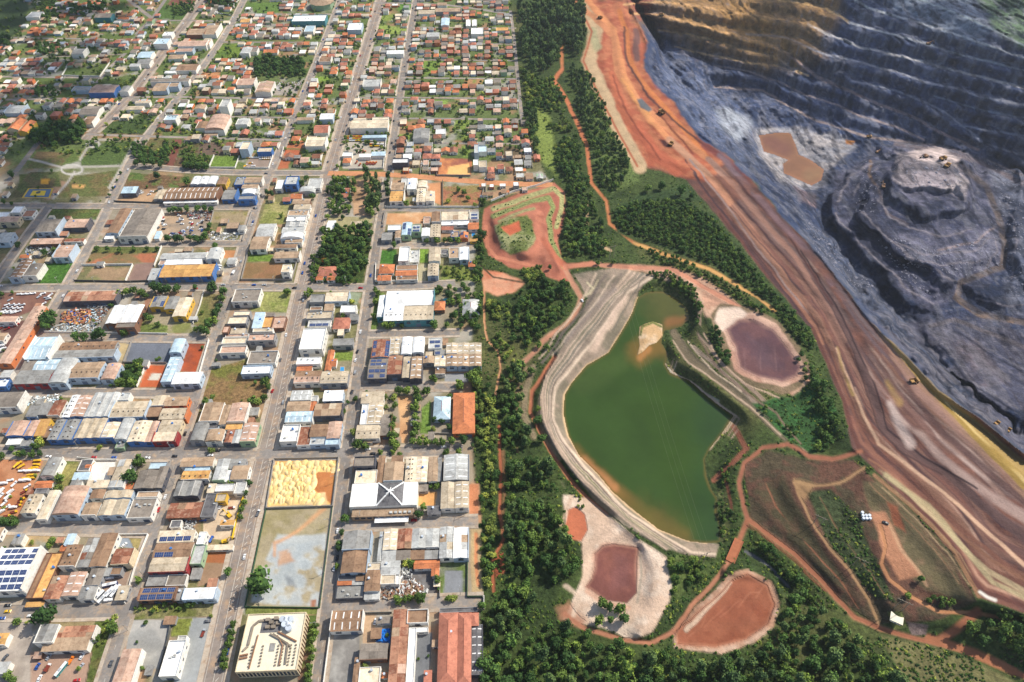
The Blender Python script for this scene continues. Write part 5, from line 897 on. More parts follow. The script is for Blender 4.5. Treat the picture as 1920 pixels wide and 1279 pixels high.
block('the block with the dark slab lot', C5, [
 (182,360,695,532,9,'w','A','w','k'),(152,240,780,707,6.5,'s','U','g'),(243,410,780,702,7,'w','A','w','k'),(442,850,628,572,6,'w','N','g','v'),(397,850,690,632,7,'w','G','l'),(97,352,880,782,8,'w','G','r'),(358,490,880,697,8.5,'v','L','l'),(502,728,840,722,8,'w','T','l','v'),
 (752,855,850,732,7,'v','P','l'),(1267,1353,650,547,8,'v','A','l','q'),(1207,1282,870,682,6,'d','A','l','k'),(1287,1490,880,797,7.5,'w','W','l','k'),(-40,45,905,850,6,'f','W','b'),(0,70,830,780,5,'w','L','w')])
block('the block with the scrap yard', C5, [
 (472,858,265,192,6.5,'w','Q','d','x'),(787,1018,430,292,7.5,'m3','W','k'),(862,1008,462,425,9,'f','U','k'),(1122,1225,305,227,6.5,'d','G','y','s'),(1232,1310,320,227,6.5,'d','G','y'),(1292,1390,375,237,7,'d','C','y')],
 labels={1:'white and grey striped saw-roof factory beside the rusty scrap yard',5:'beige-roofed shed with bright yellow walls right of its yellow neighbours'})
block('the far left truck lot', C5, [(-20,78,730,302,7,'d','P','o'),(-30,108,420,377,5,'w','P','w'),(-60,20,560,500,5,'w','T','w')], labels={0:'very long narrow pink-brown warehouse running beside the left street'})
block('the block above the meadow lot', C6, [
 (126,308,250,162,7,'f','U','w','q'),(97,225,400,352,6,'f','C','g'),(137,250,343,312,6,'f','C','g'),(117,215,465,432,6,'s','B','g'),(82,240,490,472,5,'f','P','w'),(57,223,540,497,6,'f','C','w','q'),(42,220,605,557,6,'f','P','w','q'),
 (267,333,425,327,5,'s','A','w'),(327,398,425,352,4,'f','Y','k'),(402,488,430,352,4,'f','P','k'),(237,420,520,472,8,'f','P','g','q'),(272,408,455,432,6,'f','C','w'),(232,428,680,592,5,'f','U','w','q'),(192,393,750,692,5.5,'f','W','l','q'),(60,100,460,415,8,'f','P','k')])
block('the block facing the teal-walled hall', C6, [
 (667,760,250,197,5.5,'f','G','g'),(772,933,245,182,6,'w','C','l'),(877,985,320,272,6.5,'f','W','w'),(767,828,305,263,5,'s','T','w'),(667,750,305,282,4,'f','N','w'),(642,818,365,317,6,'f','B','g'),(942,998,370,332,5,'s','G','g'),(827,938,430,357,5,'h','K','w'),
 (652,808,420,377,7,'f','L','w','S'),(592,753,580,432,9,'f','W','w','q'),(827,963,545,502,6.5,'w','G','g'),(572,738,680,632,6,'f','W','w'),(577,680,720,692,4,'w','O','w'),(772,812,720,582,3.5,'d','O','w'),(812,848,690,640,3.5,'w','O','w'),(557,735,805,727,6.5,'w','N','w','v'),(742,920,795,742,7,'w','L','g')],
 labels={9:'big white flat-roofed three-storey block with brick front beside the avenue'})
block('the block of the teal-walled hall', C6, [
 (1192,1524,272,172,8,'w','W','t'),(1178,1312,375,275,8,'w','W','t','v'),(1316,1520,375,275,8,'w','B','t','v'),(1132,1186,355,202,6,'d','W','t'),(1532,1600,300,242,5,'h','O','k'),(1727,1838,335,228,5,'h','L','w')])
block('the block of the three twin gables', C6, [
 (1092,1213,630,512,7,'d','R','l','S'),(1217,1285,610,492,6.5,'d','B','w','k'),(1297,1370,610,492,7.5,'v','W','w'),(1377,1455,600,492,7.5,'v','W','w'),(1487,1580,570,497,6.5,'f','L','w','S'),(1532,1605,612,580,5.5,'s','G','l','s'),
 (1612,1688,606,532,7,'d','B','w','k'),(1692,1768,606,532,7,'d','B','w','k'),(1772,1855,606,532,7,'d','B','w','k'),(1612,1688,690,610,7,'d','T','l','k'),(1692,1768,690,610,7,'d','T','l','k'),(1772,1855,690,610,7,'d','T','l','k'),
 (1067,1195,775,642,7,'w','U','d','S'),(1202,1303,755,622,7,'d','R','d','x'),(1307,1358,770,627,6.5,'d','B','d'),(1362,1440,775,627,7,'d','T','d','k'),(1452,1525,668,622,6,'d','T','g'),(1532,1608,690,622,6.5,'d','C','w','k'),(1537,1603,745,702,4.5,'w','N','w')])
block('the block below the sports court', C7, [
 (267,418,545,447,8,'w','U','l','q'),(482,645,508,447,6.5,'w','P','d'),(222,450,632,592,5,'w','P','k'),(397,520,735,642,7,'w','P','l','q'),(147,215,735,712,4,'w','O','w'),(482,620,618,592,4.5,'w','R','w'),(67,158,890,752,7,'d','N','l','k'),(167,270,878,782,7,'d','U','w','q'),
 (-20,123,470,427,7,'w','P','c'),(-40,58,620,547,7,'w','L','l'),(-30,50,432,395,6,'f','W','w'),(77,150,400,352,6,'f','W','w'),(160,240,430,380,4,'f','Q','w','x')])
block('the block of the long brown roof', C7, [
 (907,1015,250,207,6,'s','A','d'),(1152,1218,295,227,5,'d','B','g'),(1222,1620,298,212,7,'w','N','k','k'),(1226,1622,324,304,4.5,'s','W','w'),(1427,1482,185,127,6.5,'v','W','l'),(1487,1544,185,127,6.5,'v','W','l'),(1549,1610,185,127,6.5,'v','W','l'),(1622,1690,190,132,6.5,'d','N','y'),
 (1767,1830,185,137,5,'f','G','l'),(1662,1760,295,227,6,'w','G','b'),(1782,1900,300,272,7,'f','G','b'),(1812,1925,215,187,6,'w','T','w'),(1832,1960,165,137,6,'w','T','w'),(1812,1910,262,228,6,'v','W','w')])
block('the block with the car scrapyard', C7, [(797,882,550,367,7,'d','N','l'),(888,1100,590,377,7,'d','U','w'),(1697,1780,513,475,5,'s','T','d'),(1782,1830,530,492,5,'d','G','w'),(782,845,592,565,4,'s','W','w'),(1155,1190,590,540,4,'s','A','w')], labels={1:'big grey-taupe warehouse left of the car scrapyard'})
block('the block of the blue-fronted orange shed', C7, [(1202,1540,745,702,6.5,'w','L','w'),(1237,1500,785,752,5.5,'s','W','w'),(1547,1640,745,662,7,'d','L','w'),(1192,1590,880,792,7.5,'w','Y','b'),(1107,1180,900,822,5,'s','L','l'),(1187,1230,790,757,5,'f','P','w'),(1700,1760,780,735,4,'w','L','w')], labels={3:'large orange-tan warehouse with bright blue front wall'})
block('the block left of the wooded garden', C8, [
 (372,465,190,127,9,'f','L','b','q'),(302,355,220,152,5.5,'f','W','w'),(542,640,215,142,6,'f','L','w'),(482,600,250,212,5,'v','L','g'),(432,560,330,297,6,'w','T','k'),(442,560,370,336,6,'w','B','w'),(397,545,420,382,6.5,'f','T','w'),(387,530,465,427,7,'f','W','w','q'),(377,520,505,467,6.5,'m2','L','w'),(352,515,550,508,6.5,'w','L','w'),(342,505,595,557,6.5,'v','W','l'),
 (157,283,575,482,6.5,'w','L','w'),(112,233,670,578,7,'w','T','w'),(377,500,625,597,6,'w','T','w'),(302,460,660,637,6,'w','N','w'),(292,480,738,692,6,'w','T','w'),(347,410,845,787,10,'f','C','w'),(22,150,305,272,7,'f','G','b'),(52,170,255,222,6,'m2','L','w'),(52,170,215,187,6,'w','T','w'),(72,200,170,132,6,'w','T','w'),(-5,60,190,132,6,'f','G','b'),(420,500,290,255,4,'w','O','w'),(360,415,310,280,4,'w','K','b')],
 labels={0:'blue-walled three-storey block with flat grey roof by the garden corner',16:'slim white four-storey tower beside the bare walled lot'})
block('the wooded garden block', C8, [(622,760,870,802,4.5,'h','K','w'),(692,750,902,872,4,'w','O','w'),(610,660,900,875,4,'w','O','w'),(687,745,525,457,4,'w','W','w'),(802,860,240,212,4,'w','K','w'),(797,850,280,247,4,'w','K','w'),(777,850,175,132,4.5,'f','W','w'),(870,960,490,462,4,'w','B','w')])
block('the block below the orange dirt road', C8, [(1172,1275,225,172,6.5,'w','T','w'),(1162,1265,315,237,7,'w','Y','w','v'),(1292,1360,225,142,7,'d','W','w'),(1247,1300,190,142,6,'f','L','w'),(1372,1440,210,162,7,'v','C','w'),(1362,1425,315,217,7,'d','C','w','v'),(1432,1495,315,237,6.5,'d','C','w')])
block('the block with the small blue pool', C8, [
 (1477,1540,470,392,6.5,'d','N','w'),(1467,1540,580,487,6.5,'d','B','g','v'),(1552,1760,455,392,6.5,'w','C','w','x'),(1552,1755,488,462,5,'s','W','w'),(1767,1830,450,392,6,'f','L','w','S'),(1552,1640,525,502,4,'w','K','w'),(1752,1830,520,472,4.5,'w','O','w'),(1692,1750,590,547,4.5,'d','O','o','s'),(1622,1682,582,542,4.5,'f','T','b'),(1765,1820,610,590,4,'w','Y','y'),
 (1252,1320,570,472,7,'d','A','e','s'),(1147,1245,530,492,6.5,'f','W','w'),(1102,1175,600,547,5.5,'w','G','g'),(1202,1245,590,527,6,'d','T','w'),(1327,1395,545,487,7,'f','L','e','S'),(1402,1460,575,512,6.5,'d','W','w'),(1415,1465,480,430,4,'f','P','w')])
block('the block with the lettuce green lot', C8, [(1227,1305,765,657,7,'f','W','w','q'),(1457,1538,760,662,6,'d','B','w'),(1607,1680,740,662,6.5,'f','T','w'),(1687,1755,750,657,7,'d','W','l'),(1312,1380,770,680,3.5,'f','L','w'),(1545,1600,710,675,3.5,'f','D','w')])
block('the red-tiled block above the white hall', C8, [(1082,1190,850,787,4.5,'h','O','w'),(1072,1170,905,868,4.5,'w','O','w'),(1207,1365,868,832,5,'w','O','w'),(1212,1370,905,874,4,'f','N','w'),(1212,1370,828,792,4,'f','N','w'),(1447,1525,870,782,7,'d','B','l','v'),(1755,1800,800,765,4,'h','O','w')])
# landmarks of the far quarter
block('the far left quarter', C9, [(797,1020,120,52,7,'w','P','b'),(1072,1150,112,58,6,'d','G','w','q'),(1392,1600,66,32,7,'w','T','l'),(1352,1690,22,-8,7,'w','U','w'),(707,868,312,238,6,'w','U','w'),(1212,1340,214,190,5.5,'w','B','w'),(1132,1275,268,238,5,'w','B','w'),(1472,1580,368,322,8,'f','A','w','q'),(602,722,414,390,5,'w','A','w'),
 (40,190,300,232,5,'w','L','l'),(160,240,470,375,6,'d','O','y'),(60,160,450,360,6,'d','O','c'),(630,745,398,352,5,'w','T','w'),(735,830,400,330,5,'w','N','w'),(640,790,100,62,5,'f','G','l')], False)
block('the middle far blocks', C10, [(182,380,520,377,8,'v','P','w'),(92,200,500,432,6,'d','N','w'),(502,620,470,402,6,'d','L','w'),(332,420,282,207,14,'f','L','w','q'),(512,690,52,-12,7,'w','P','w'),(702,860,130,22,7,'d','P','w','x'),(1222,1420,682,592,8,'w','C','w'),(1367,1500,405,347,7,'w','W','l'),(1307,1450,545,467,7,'w','K','w'),(722,870,745,702,7,'f','C','b'),(542,632,722,642,11,'f','C','l','q'),(180,310,572,540,4,'s','T','w'),(1130,1300,415,388,5,'w','T','w'),(80,180,300,258,6,'d','T','w')], False,
 labels={3:'slim white eight-storey tower in the middle far blocks'})
block('the orange truck depot block', C11, [(30,365,440,367,8,'w','C','w'),(60,170,365,345,5,'w','C','w'),(230,375,362,340,5,'f','C','w'),(142,355,522,502,4.5,'s','A','l'),(222,345,682,652,4.5,'s','A','w'),(112,215,695,670,4.5,'s','W','w'),(-40,45,690,655,4.5,'f','W','w'),(-35,30,745,705,4,'h','O','w'),(410,555,755,712,7,'f','W','d','q'),(597,738,530,442,6,'d','G','w'),(800,890,490,445,6,'f','W','w'),(1140,1185,770,720,8,'f','W','w'),(1190,1262,790,732,6,'f','B','w'),(1185,1262,650,600,6,'f','A','w'),(1148,1188,660,585,9,'f','L','l')], False)
block('the top edge of town', C13, [(1077,1420,228,162,8,'f','W','t','q'),(1650,1795,312,242,7,'f','W','l'),(0,180,360,298,6,'w','T','k'),(160,300,360,262,6,'w','T','w','q'),(0,230,470,420,6,'w','P','w','q'),(545,640,560,490,6,'d','L','w'),(640,720,540,495,5,'f','U','w'),(790,930,545,510,4,'w','O','w'),(550,650,230,195,4,'w','Y','w'),(1205,1300,330,268,6,'f','A','w'),(1360,1480,640,590,4,'w','N','w')], False, labels={0:'long white flat-roofed school with teal front near the top'})
block('the top left quarter', C12, [(845,990,160,122,8,'w','U','t'),(1232,1350,520,467,6,'w','A','w'),(1232,1340,580,535,6,'w','G','w'),(1162,1250,600,575,6,'w','L','w'),(1582,1730,470,440,5,'w','P','l'),(1600,1850,420,370,7,'w','P','w','q'),(1680,1840,310,262,6,'w','T','w'),(1380,1500,400,350,8,'f','A','w'),(1458,1540,325,290,6,'f','W','w'),(1512,1650,530,495,5,'w','T','w'),(1480,1580,660,640,4,'w','W','w'),(1370,1500,820,760,6,'w','T','l'),(1580,1760,640,580,5,'w','N','w'),(230,350,160,110,5,'f','L','w'),(640,745,490,440,6,'w','G','w')], False)
block('the top edge beside the woods', C14, [(645,790,125,95,6,'w','B','w'),(800,1030,110,75,6,'w','T','g'),(815,900,50,25,6,'w','T','w'),(145,300,780,720,6,'w','L','w'),(360,510,490,455,6,'w','W','w'),(720,830,330,295,7,'w','L','w'),(850,920,230,165,6,'d','A','w'),(1345,1460,275,250,4,'w','Y','w'),(1120,1230,310,255,6,'f','W','w'),(1075,1115,235,180,5,'d','W','w'),(1130,1170,235,180,5,'d','W','w')], False)
# ================================================================== LANDMARKS
CREAMR = surf('cream_membrane', (232,222,196), 0.6, 0.05, 0.1, 0.6, 0.02, 0.2, (206,190,160), 0.3); PIPE = surf('duct_metal', (140,128,112), 0.5); PIPEB = surf('duct_rust', (150,112,84), 0.6)
def frame_px(o, x0, x1, yb, yt, h, yaw=DEFYAW):
    ax, bx_, ay, by = o[0] + x0 / o[2], o[0] + x1 / o[2], o[1] + yb / o[2], o[1] + yt / o[2]
    nl, nr = P(ax, ay, h), P(bx_, ay, h); W = nr.x - nl.x; D = P((ax + bx_) / 2, by, h).y - nl.y
    c = nl + Matrix.Rotation(yaw, 3, 'Z') @ Vector((W / 2, D / 2, 0)); c.z = 0
    BLD.append((c.x, c.y, W / 2, D / 2)); return c, W, D
# cream building with rooftop plant
c, W, D = frame_px(C2, 5, 462, 1205, 770, 10)
rt = empty('plant_building', c, DEFYAW); tag(rt, 'big cream flat-roofed building with rooftop tanks, ducts and rows of vents', 'building')
bx('wall', WM['c'], rt, -W/2, -D/2, 0, W, D, 10); bx('roof', CREAMR, rt, -W/2 + .4, -D/2 + .4, 10, W - .8, D - .8, .15)
for a in ((-W/2,-D/2,W,.4),(-W/2,D/2-.4,W,.4),(-W/2,-D/2+.4,.4,D-.8),(W/2-.4,-D/2+.4,.4,D-.8)): bx('parapet', WM['c'], rt, a[0], a[1], 10, a[2], a[3], .9)
def q(u, v): return (-W/2 + u * W, -D/2 + v * D)
x_, y_ = q(.27, .66); bx('plant_deck', RM['D'], rt, x_, y_, 10.15, W*.33, D*.25, .25)
for i, (u, v) in enumerate(((.63,.86),(.70,.86),(.77,.86),(.68,.77),(.75,.77),(.76,.70))):
    tk = part('tank', unit_cyl(TANKM, 14), rt, Matrix.LocRotScale(Vector((*q(u, v), 10.4)), None, Vector((2.0, 2.0, 3.2))))
for u, v in ((.33,.85),(.40,.80),(.47,.87),(.35,.72),(.45,.72),(.52,.78)): x_, y_ = q(u, v); bx('air_unit', PIPE, rt, x_, y_, 10.4, 2.6, 2.0, 1.8)
def duct(pts, w_=.9, m=PIPE):
    for (u0, v0), (u1, v1) in zip(pts[:-1], pts[1:]):
        a, b = Vector(q(u0, v0)), Vector(q(u1, v1)); d = b - a
        part('duct', unit_box(m), rt, Matrix.Translation((a.x, a.y, 10.5)) @ Matrix.Rotation(math.atan2(d.y, d.x), 4, 'Z') @ Matrix.Diagonal((d.length, w_, .8, 1)) @ Matrix.Translation((0, -.5, 0)))
duct([(.12,.45),(.13,.78),(.22,.87),(.30,.87)], 1.3); duct([(.12,.43),(.05,.35)], 1.2); duct([(.45,.63),(.78,.45),(.80,.10)]); duct([(.5,.63),(.84,.40)]); duct([(.58,.66),(.92,.48)], .8, PIPEB); duct([(.25,.62),(.22,.05)], .5, PIPEB); duct([(.58,.60),(.70,.42),(.70,.08)], .6, PIPEB); duct([(.02,.27),(.15,.29)], .9, PIPEB); duct([(.02,.22),(.15,.24)], .9, PIPEB)
for u in (.19,.36,.62,.70,.83,.91):
    for k in range(7): x_, y_ = q(u, .08 + k * .055); bx('roof_vent', PIPE, rt, x_, y_, 10.15, .9, .9, .9)
x_, y_ = q(.48, .33); bx('skylight', RM['G'], rt, x_, y_, 10.15, W*.09, D*.14, .3)
for i in range(14): bx('fin', WM['k'], rt, W/2, -D/2 + D * (i + .3) / 14, 0.5, .5, .35, 9)
for i in range(16): bx('window', WINM, rt, -W/2 + W * (i + .2) / 16, -D/2 - .08, 2, W / 16 * .6, .1, 6)
# white hall with the dark pyramid roof and white hip lines
c, W, D = frame_px(C4, 858, 1362, 1003, 830, 9)
rt = empty('event_hall', c, DEFYAW); tag(rt, 'white flat-roofed hall with dark pyramid roof crossed by white hips', 'hall')
bx('wall', WM['w'], rt, -W/2, -D/2, 0, W, D, 9); bx('roof', RM['W'], rt, -W/2 + .4, -D/2 + .4, 9, W*.40, D - .8, .2); bx('roof', RM['W'], rt, W*.29, -D/2 + .4, 9, W*.21 - .4, D - .8, .2)
xa, xb = -W*.10, W*.29; xm = (xa + xb) / 2; v = [(xa,-D/2,9.2),(xb,-D/2,9.2),(xb,D/2,9.2),(xa,D/2,9.2),(xm,0,13)]
for f in ((0,1,4),(1,2,4),(2,3,4),(3,0,4)): part('roof_slope', mesh_from('roof_slope', [v[i] for i in f] + [(v[i][0], v[i][1], v[i][2] - .2) for i in f], [(0,1,2),(5,4,3),(0,3,4,1),(1,4,5,2),(2,5,3,0)], RM['D']), rt, Matrix.Identity(4))
for i in range(4):
    a, b = Vector(v[i]), Vector(v[4]); d = b - a; part('hip_rib', unit_box(RM['W']), rt, Matrix.Translation(a) @ d.to_track_quat('X', 'Z').to_matrix().to_4x4() @ Matrix.Diagonal((d.length, 1.0, .4, 1)) @ Matrix.Translation((0, -.5, 0)))
for k in range(5):
    a = k * 1.256; part('finial_arm', unit_box(RM['W']), rt, Matrix.Translation((xm, 0, 13)) @ Matrix.Rotation(a, 4, 'Z') @ Matrix.Diagonal((3.2, .5, .4, 1)))
bx('front_annex', RM['T'], rt, -W/2 + 2, -D/2 - 6.5, 0, W - 4, 6.45, 6); bx('canopy', RM['W'], rt, -W*.12, -D/2 - 10.5, 3.4, W*.5, 3.9, .3)
for i in range(9): bx('window', WINM, rt, -W/2 + 4 + i * (W - 8) / 9, -D/2 - 6.58, 2.4, (W - 8) / 9 * .7, .1, 2.4)
for i in range(5): bx('air_unit', RM['L'], rt, W*.1 + i * 3.4, -D/2 - 5, 6, 2, 1.6, 1.2)
# octagonal hall near the top
c = P(350 + 1400 / 5.486, 70 / 5.486); rt = empty('octagonal_hall', c, 0); tag(rt, 'octagonal tan-roofed hall with pale green walls at the top edge', 'hall'); BLD.append((c.x, c.y, 18, 18))
n = 10; r_ = 20; hh = 9
v = [(r_*math.cos(6.2832*i/n), r_*math.sin(6.2832*i/n), z) for z in (0, hh) for i in range(n)]; part('wall', mesh_from('wall', v, [(i, (i+1)%n, n+(i+1)%n, n+i) for i in range(n)], WM['e']), rt, Matrix.Identity(4))
for i in range(n):
    a, b = 6.2832*i/n, 6.2832*(i+1)/n; e1, e2 = (r_*1.05*math.cos(a), r_*1.05*math.sin(a), hh+.05), (r_*1.05*math.cos(b), r_*1.05*math.sin(b), hh+.05); i1, i2 = (5*math.cos(a), 5*math.sin(a), hh+4), (5*math.cos(b), 5*math.sin(b), hh+4)
    part('roof_slope', mesh_from('roof_slope', [e1, e2, i2, i1], [(0,1,2,3)], RM['T']), rt, Matrix.Identity(4))
part('lantern', unit_cyl(RM['W'], 10), rt, Matrix.Translation((0,0,hh+3.6)) @ Matrix.Diagonal((5.2, 5.2, 1.2, 1)))
# ------------------------------------------------------------------ sports court, pools, sand heaps
def quad_px(name, pts, z, mat, parent=None): return link(name, mesh_from(name, [P(x, y, z) for x, y in pts], [(3,2,1,0)], mat), parent)
CT = [surf('court_' + n_, c_, .8, .06, .3, 1, 0) for n_, c_ in (('ochre',(206,170,66)),('blue',(92,116,140)),('yellow',(222,188,60)),('disc',(84,92,84)))]
crt = empty('sports_court', P(72, 361)); tag(crt, 'yellow and blue painted sports court on the plaza lawn', 'sports court')
def inset(pts, k): cx_, cy_ = sum(p_[0] for p_ in pts) / 4, sum(p_[1] for p_ in pts) / 4; return [(cx_ + (x - cx_) * k, cy_ + (y - cy_) * k) for x, y in pts]
cq = K(C7, [(215,215),(395,215),(370,282),(170,282)])
for i, (nm, kk) in enumerate((('border',1.06),('blue_field',.92),('yellow_field',.55))):
    o = quad_px(nm, inset(cq, kk), 0.06 + .03 * i, CT[i]); o.parent = crt; o.matrix_parent_inverse = Matrix.Translation(-crt.location)
part('centre_disc', unit_cyl(CT[3], 16), crt, Matrix.Translation((0, 0, .12)) @ Matrix.Diagonal((2.6, 2.6, .04, 1)))
POOLM = surf('pool_water', (60,150,206), .1, .05, .3, 1, 0, .5); POOLT = surf('pool_teal', (70,190,190), .1, .05, .3, 1, 0, .5); BLUET = surf('blue_tarp', (36,120,206), .4, .15, .5, 1.5, 0)
for o_, pts, m, lb in ((C8,[(1778,540),(1802,540),(1802,572),(1778,572)],POOLM,'small blue swimming pool behind the tiled houses by the woods'),(C6,[(1590,222),(1640,218),(1655,245),(1600,250)],POOLT,'turquoise garden pool beside the orange house near the teal-walled hall'),(C6,[(880,695),(905,695),(905,722),(878,722)],POOLM,'pale blue pool beside the orange L-shaped house')):
    pc = K(o_, pts); ctr = P(sum(a for a, _ in pc) / 4, sum(b for _, b in pc) / 4); rt = empty('swimming_pool', ctr); tag(rt, lb, 'pool')
    for nm, kk, z, mm in (('coping', 1.25, .1, PAVE), ('pool_water', 1.0, .16, m)):
        o = quad_px(nm, inset(pc, kk), z, mm); o.parent = rt; o.matrix_parent_inverse = Matrix.Translation(-ctr)
pc = K(C2, [(1085,880),(1168,872),(1165,985),(1060,975)]); rt = empty('tarpaulin_heap', P(*pc[0])); tag(rt, 'bright blue tarpaulin heap in the walled yard by the rusty roof', 'tarpaulin')
n = 9; vv, ff = [], []
for i in range(n + 1):
    for j in range(n + 1):
        a = Vector((pc[0][0] + (pc[1][0] - pc[0][0]) * i / n, pc[0][1] + (pc[1][1] - pc[0][1]) * i / n, 0)); b = Vector((pc[3][0] + (pc[2][0] - pc[3][0]) * i / n, pc[3][1] + (pc[2][1] - pc[3][1]) * i / n, 0)); m_ = a.lerp(b, j / n)
        vv.append(P(m_.x, m_.y, .3 + (1.6 * rb.random() + .4) * (0 < i < n) * (0 < j < n)) - rt.location)
for i in range(n):
    for j in range(n): ff.append((i*(n+1)+j, (i+1)*(n+1)+j, (i+1)*(n+1)+j+1, i*(n+1)+j+1)[::-1])
part('sheet', mesh_from('sheet', vv, ff, BLUET), rt, Matrix.Identity(4))
# sand heaps tipped side by side in the walled lot
SANDM = [surf('sand_' + str(i), c_, .95, .12, .3, 1.2, .12, .1, s_, .5, .3) for i, (c_, s_) in enumerate((((232,200,136),(222,178,110)),((236,210,154),(226,188,126))))]
def heap_mesh(mat, seed):
    r2 = random.Random(seed); n = 10; v, f = [], []; rings = ((1.0, 0), (.72, .42), (.4, .82), (.12, 1.0))
    for rr, z in rings:
        for i in range(n): a = 6.2832 * i / n; k = rr * (1 + r2.uniform(-.14, .14)); v.append((k * math.cos(a), k * math.sin(a), z * (1 + r2.uniform(-.08, .08)) if z else -.05))
    for r_ in range(3):
        for i in range(n): f.append((r_*n+i, r_*n+(i+1)%n, (r_+1)*n+(i+1)%n, (r_+1)*n+i))
    f.append(tuple(range(3*n, 4*n))); m = mesh_from('heap', v, f, mat)
    for p_ in m.polygons: p_.use_smooth = True
    return m
HM = [heap_mesh(SANDM[i % 2], i) for i in range(6)]
sp = empty('sand_stockpile', P(560, 905)); tag(sp, 'rows of tipped yellow sand heaps filling the walled lot', 'sand heaps')
lot = K(C4, [(300,655),(775,645),(738,995),(245,1010)]); red = K(C4, [(605,735),(760,735),(745,1000),(690,1000),(600,880)])
a0, a1 = P(505, 948), P(630, 862); yy = a0.y
while yy < a1.y - 1:
    xx = P(490, 905).x
    while xx < P(640, 905).x:
        X_, Y_ = xx + rb.uniform(-1.5, 1.5), yy + rb.uniform(-1.6, 1.6); u, v_ = to_px((X_, Y_, 0))
        if in_poly(np.array([u]), np.array([v_]), lot)[0] and not in_poly(np.array([u]), np.array([v_]), red)[0] and in_poly(np.array([u]), np.array([v_ + 6]), lot)[0]:
            s = rb.uniform(1.7, 3.2); part('heap', rb.choice(HM), sp, Matrix.Translation(Vector((X_, Y_, 0)) - sp.location) @ Matrix.Rotation(rb.gauss(0, .5), 4, 'Z') @ Matrix.Diagonal((s * rb.uniform(.7, 1.0), s * rb.uniform(1.1, 1.7), rb.uniform(.7, 1.7), 1)))
        xx += 3.0
    yy += 3.6
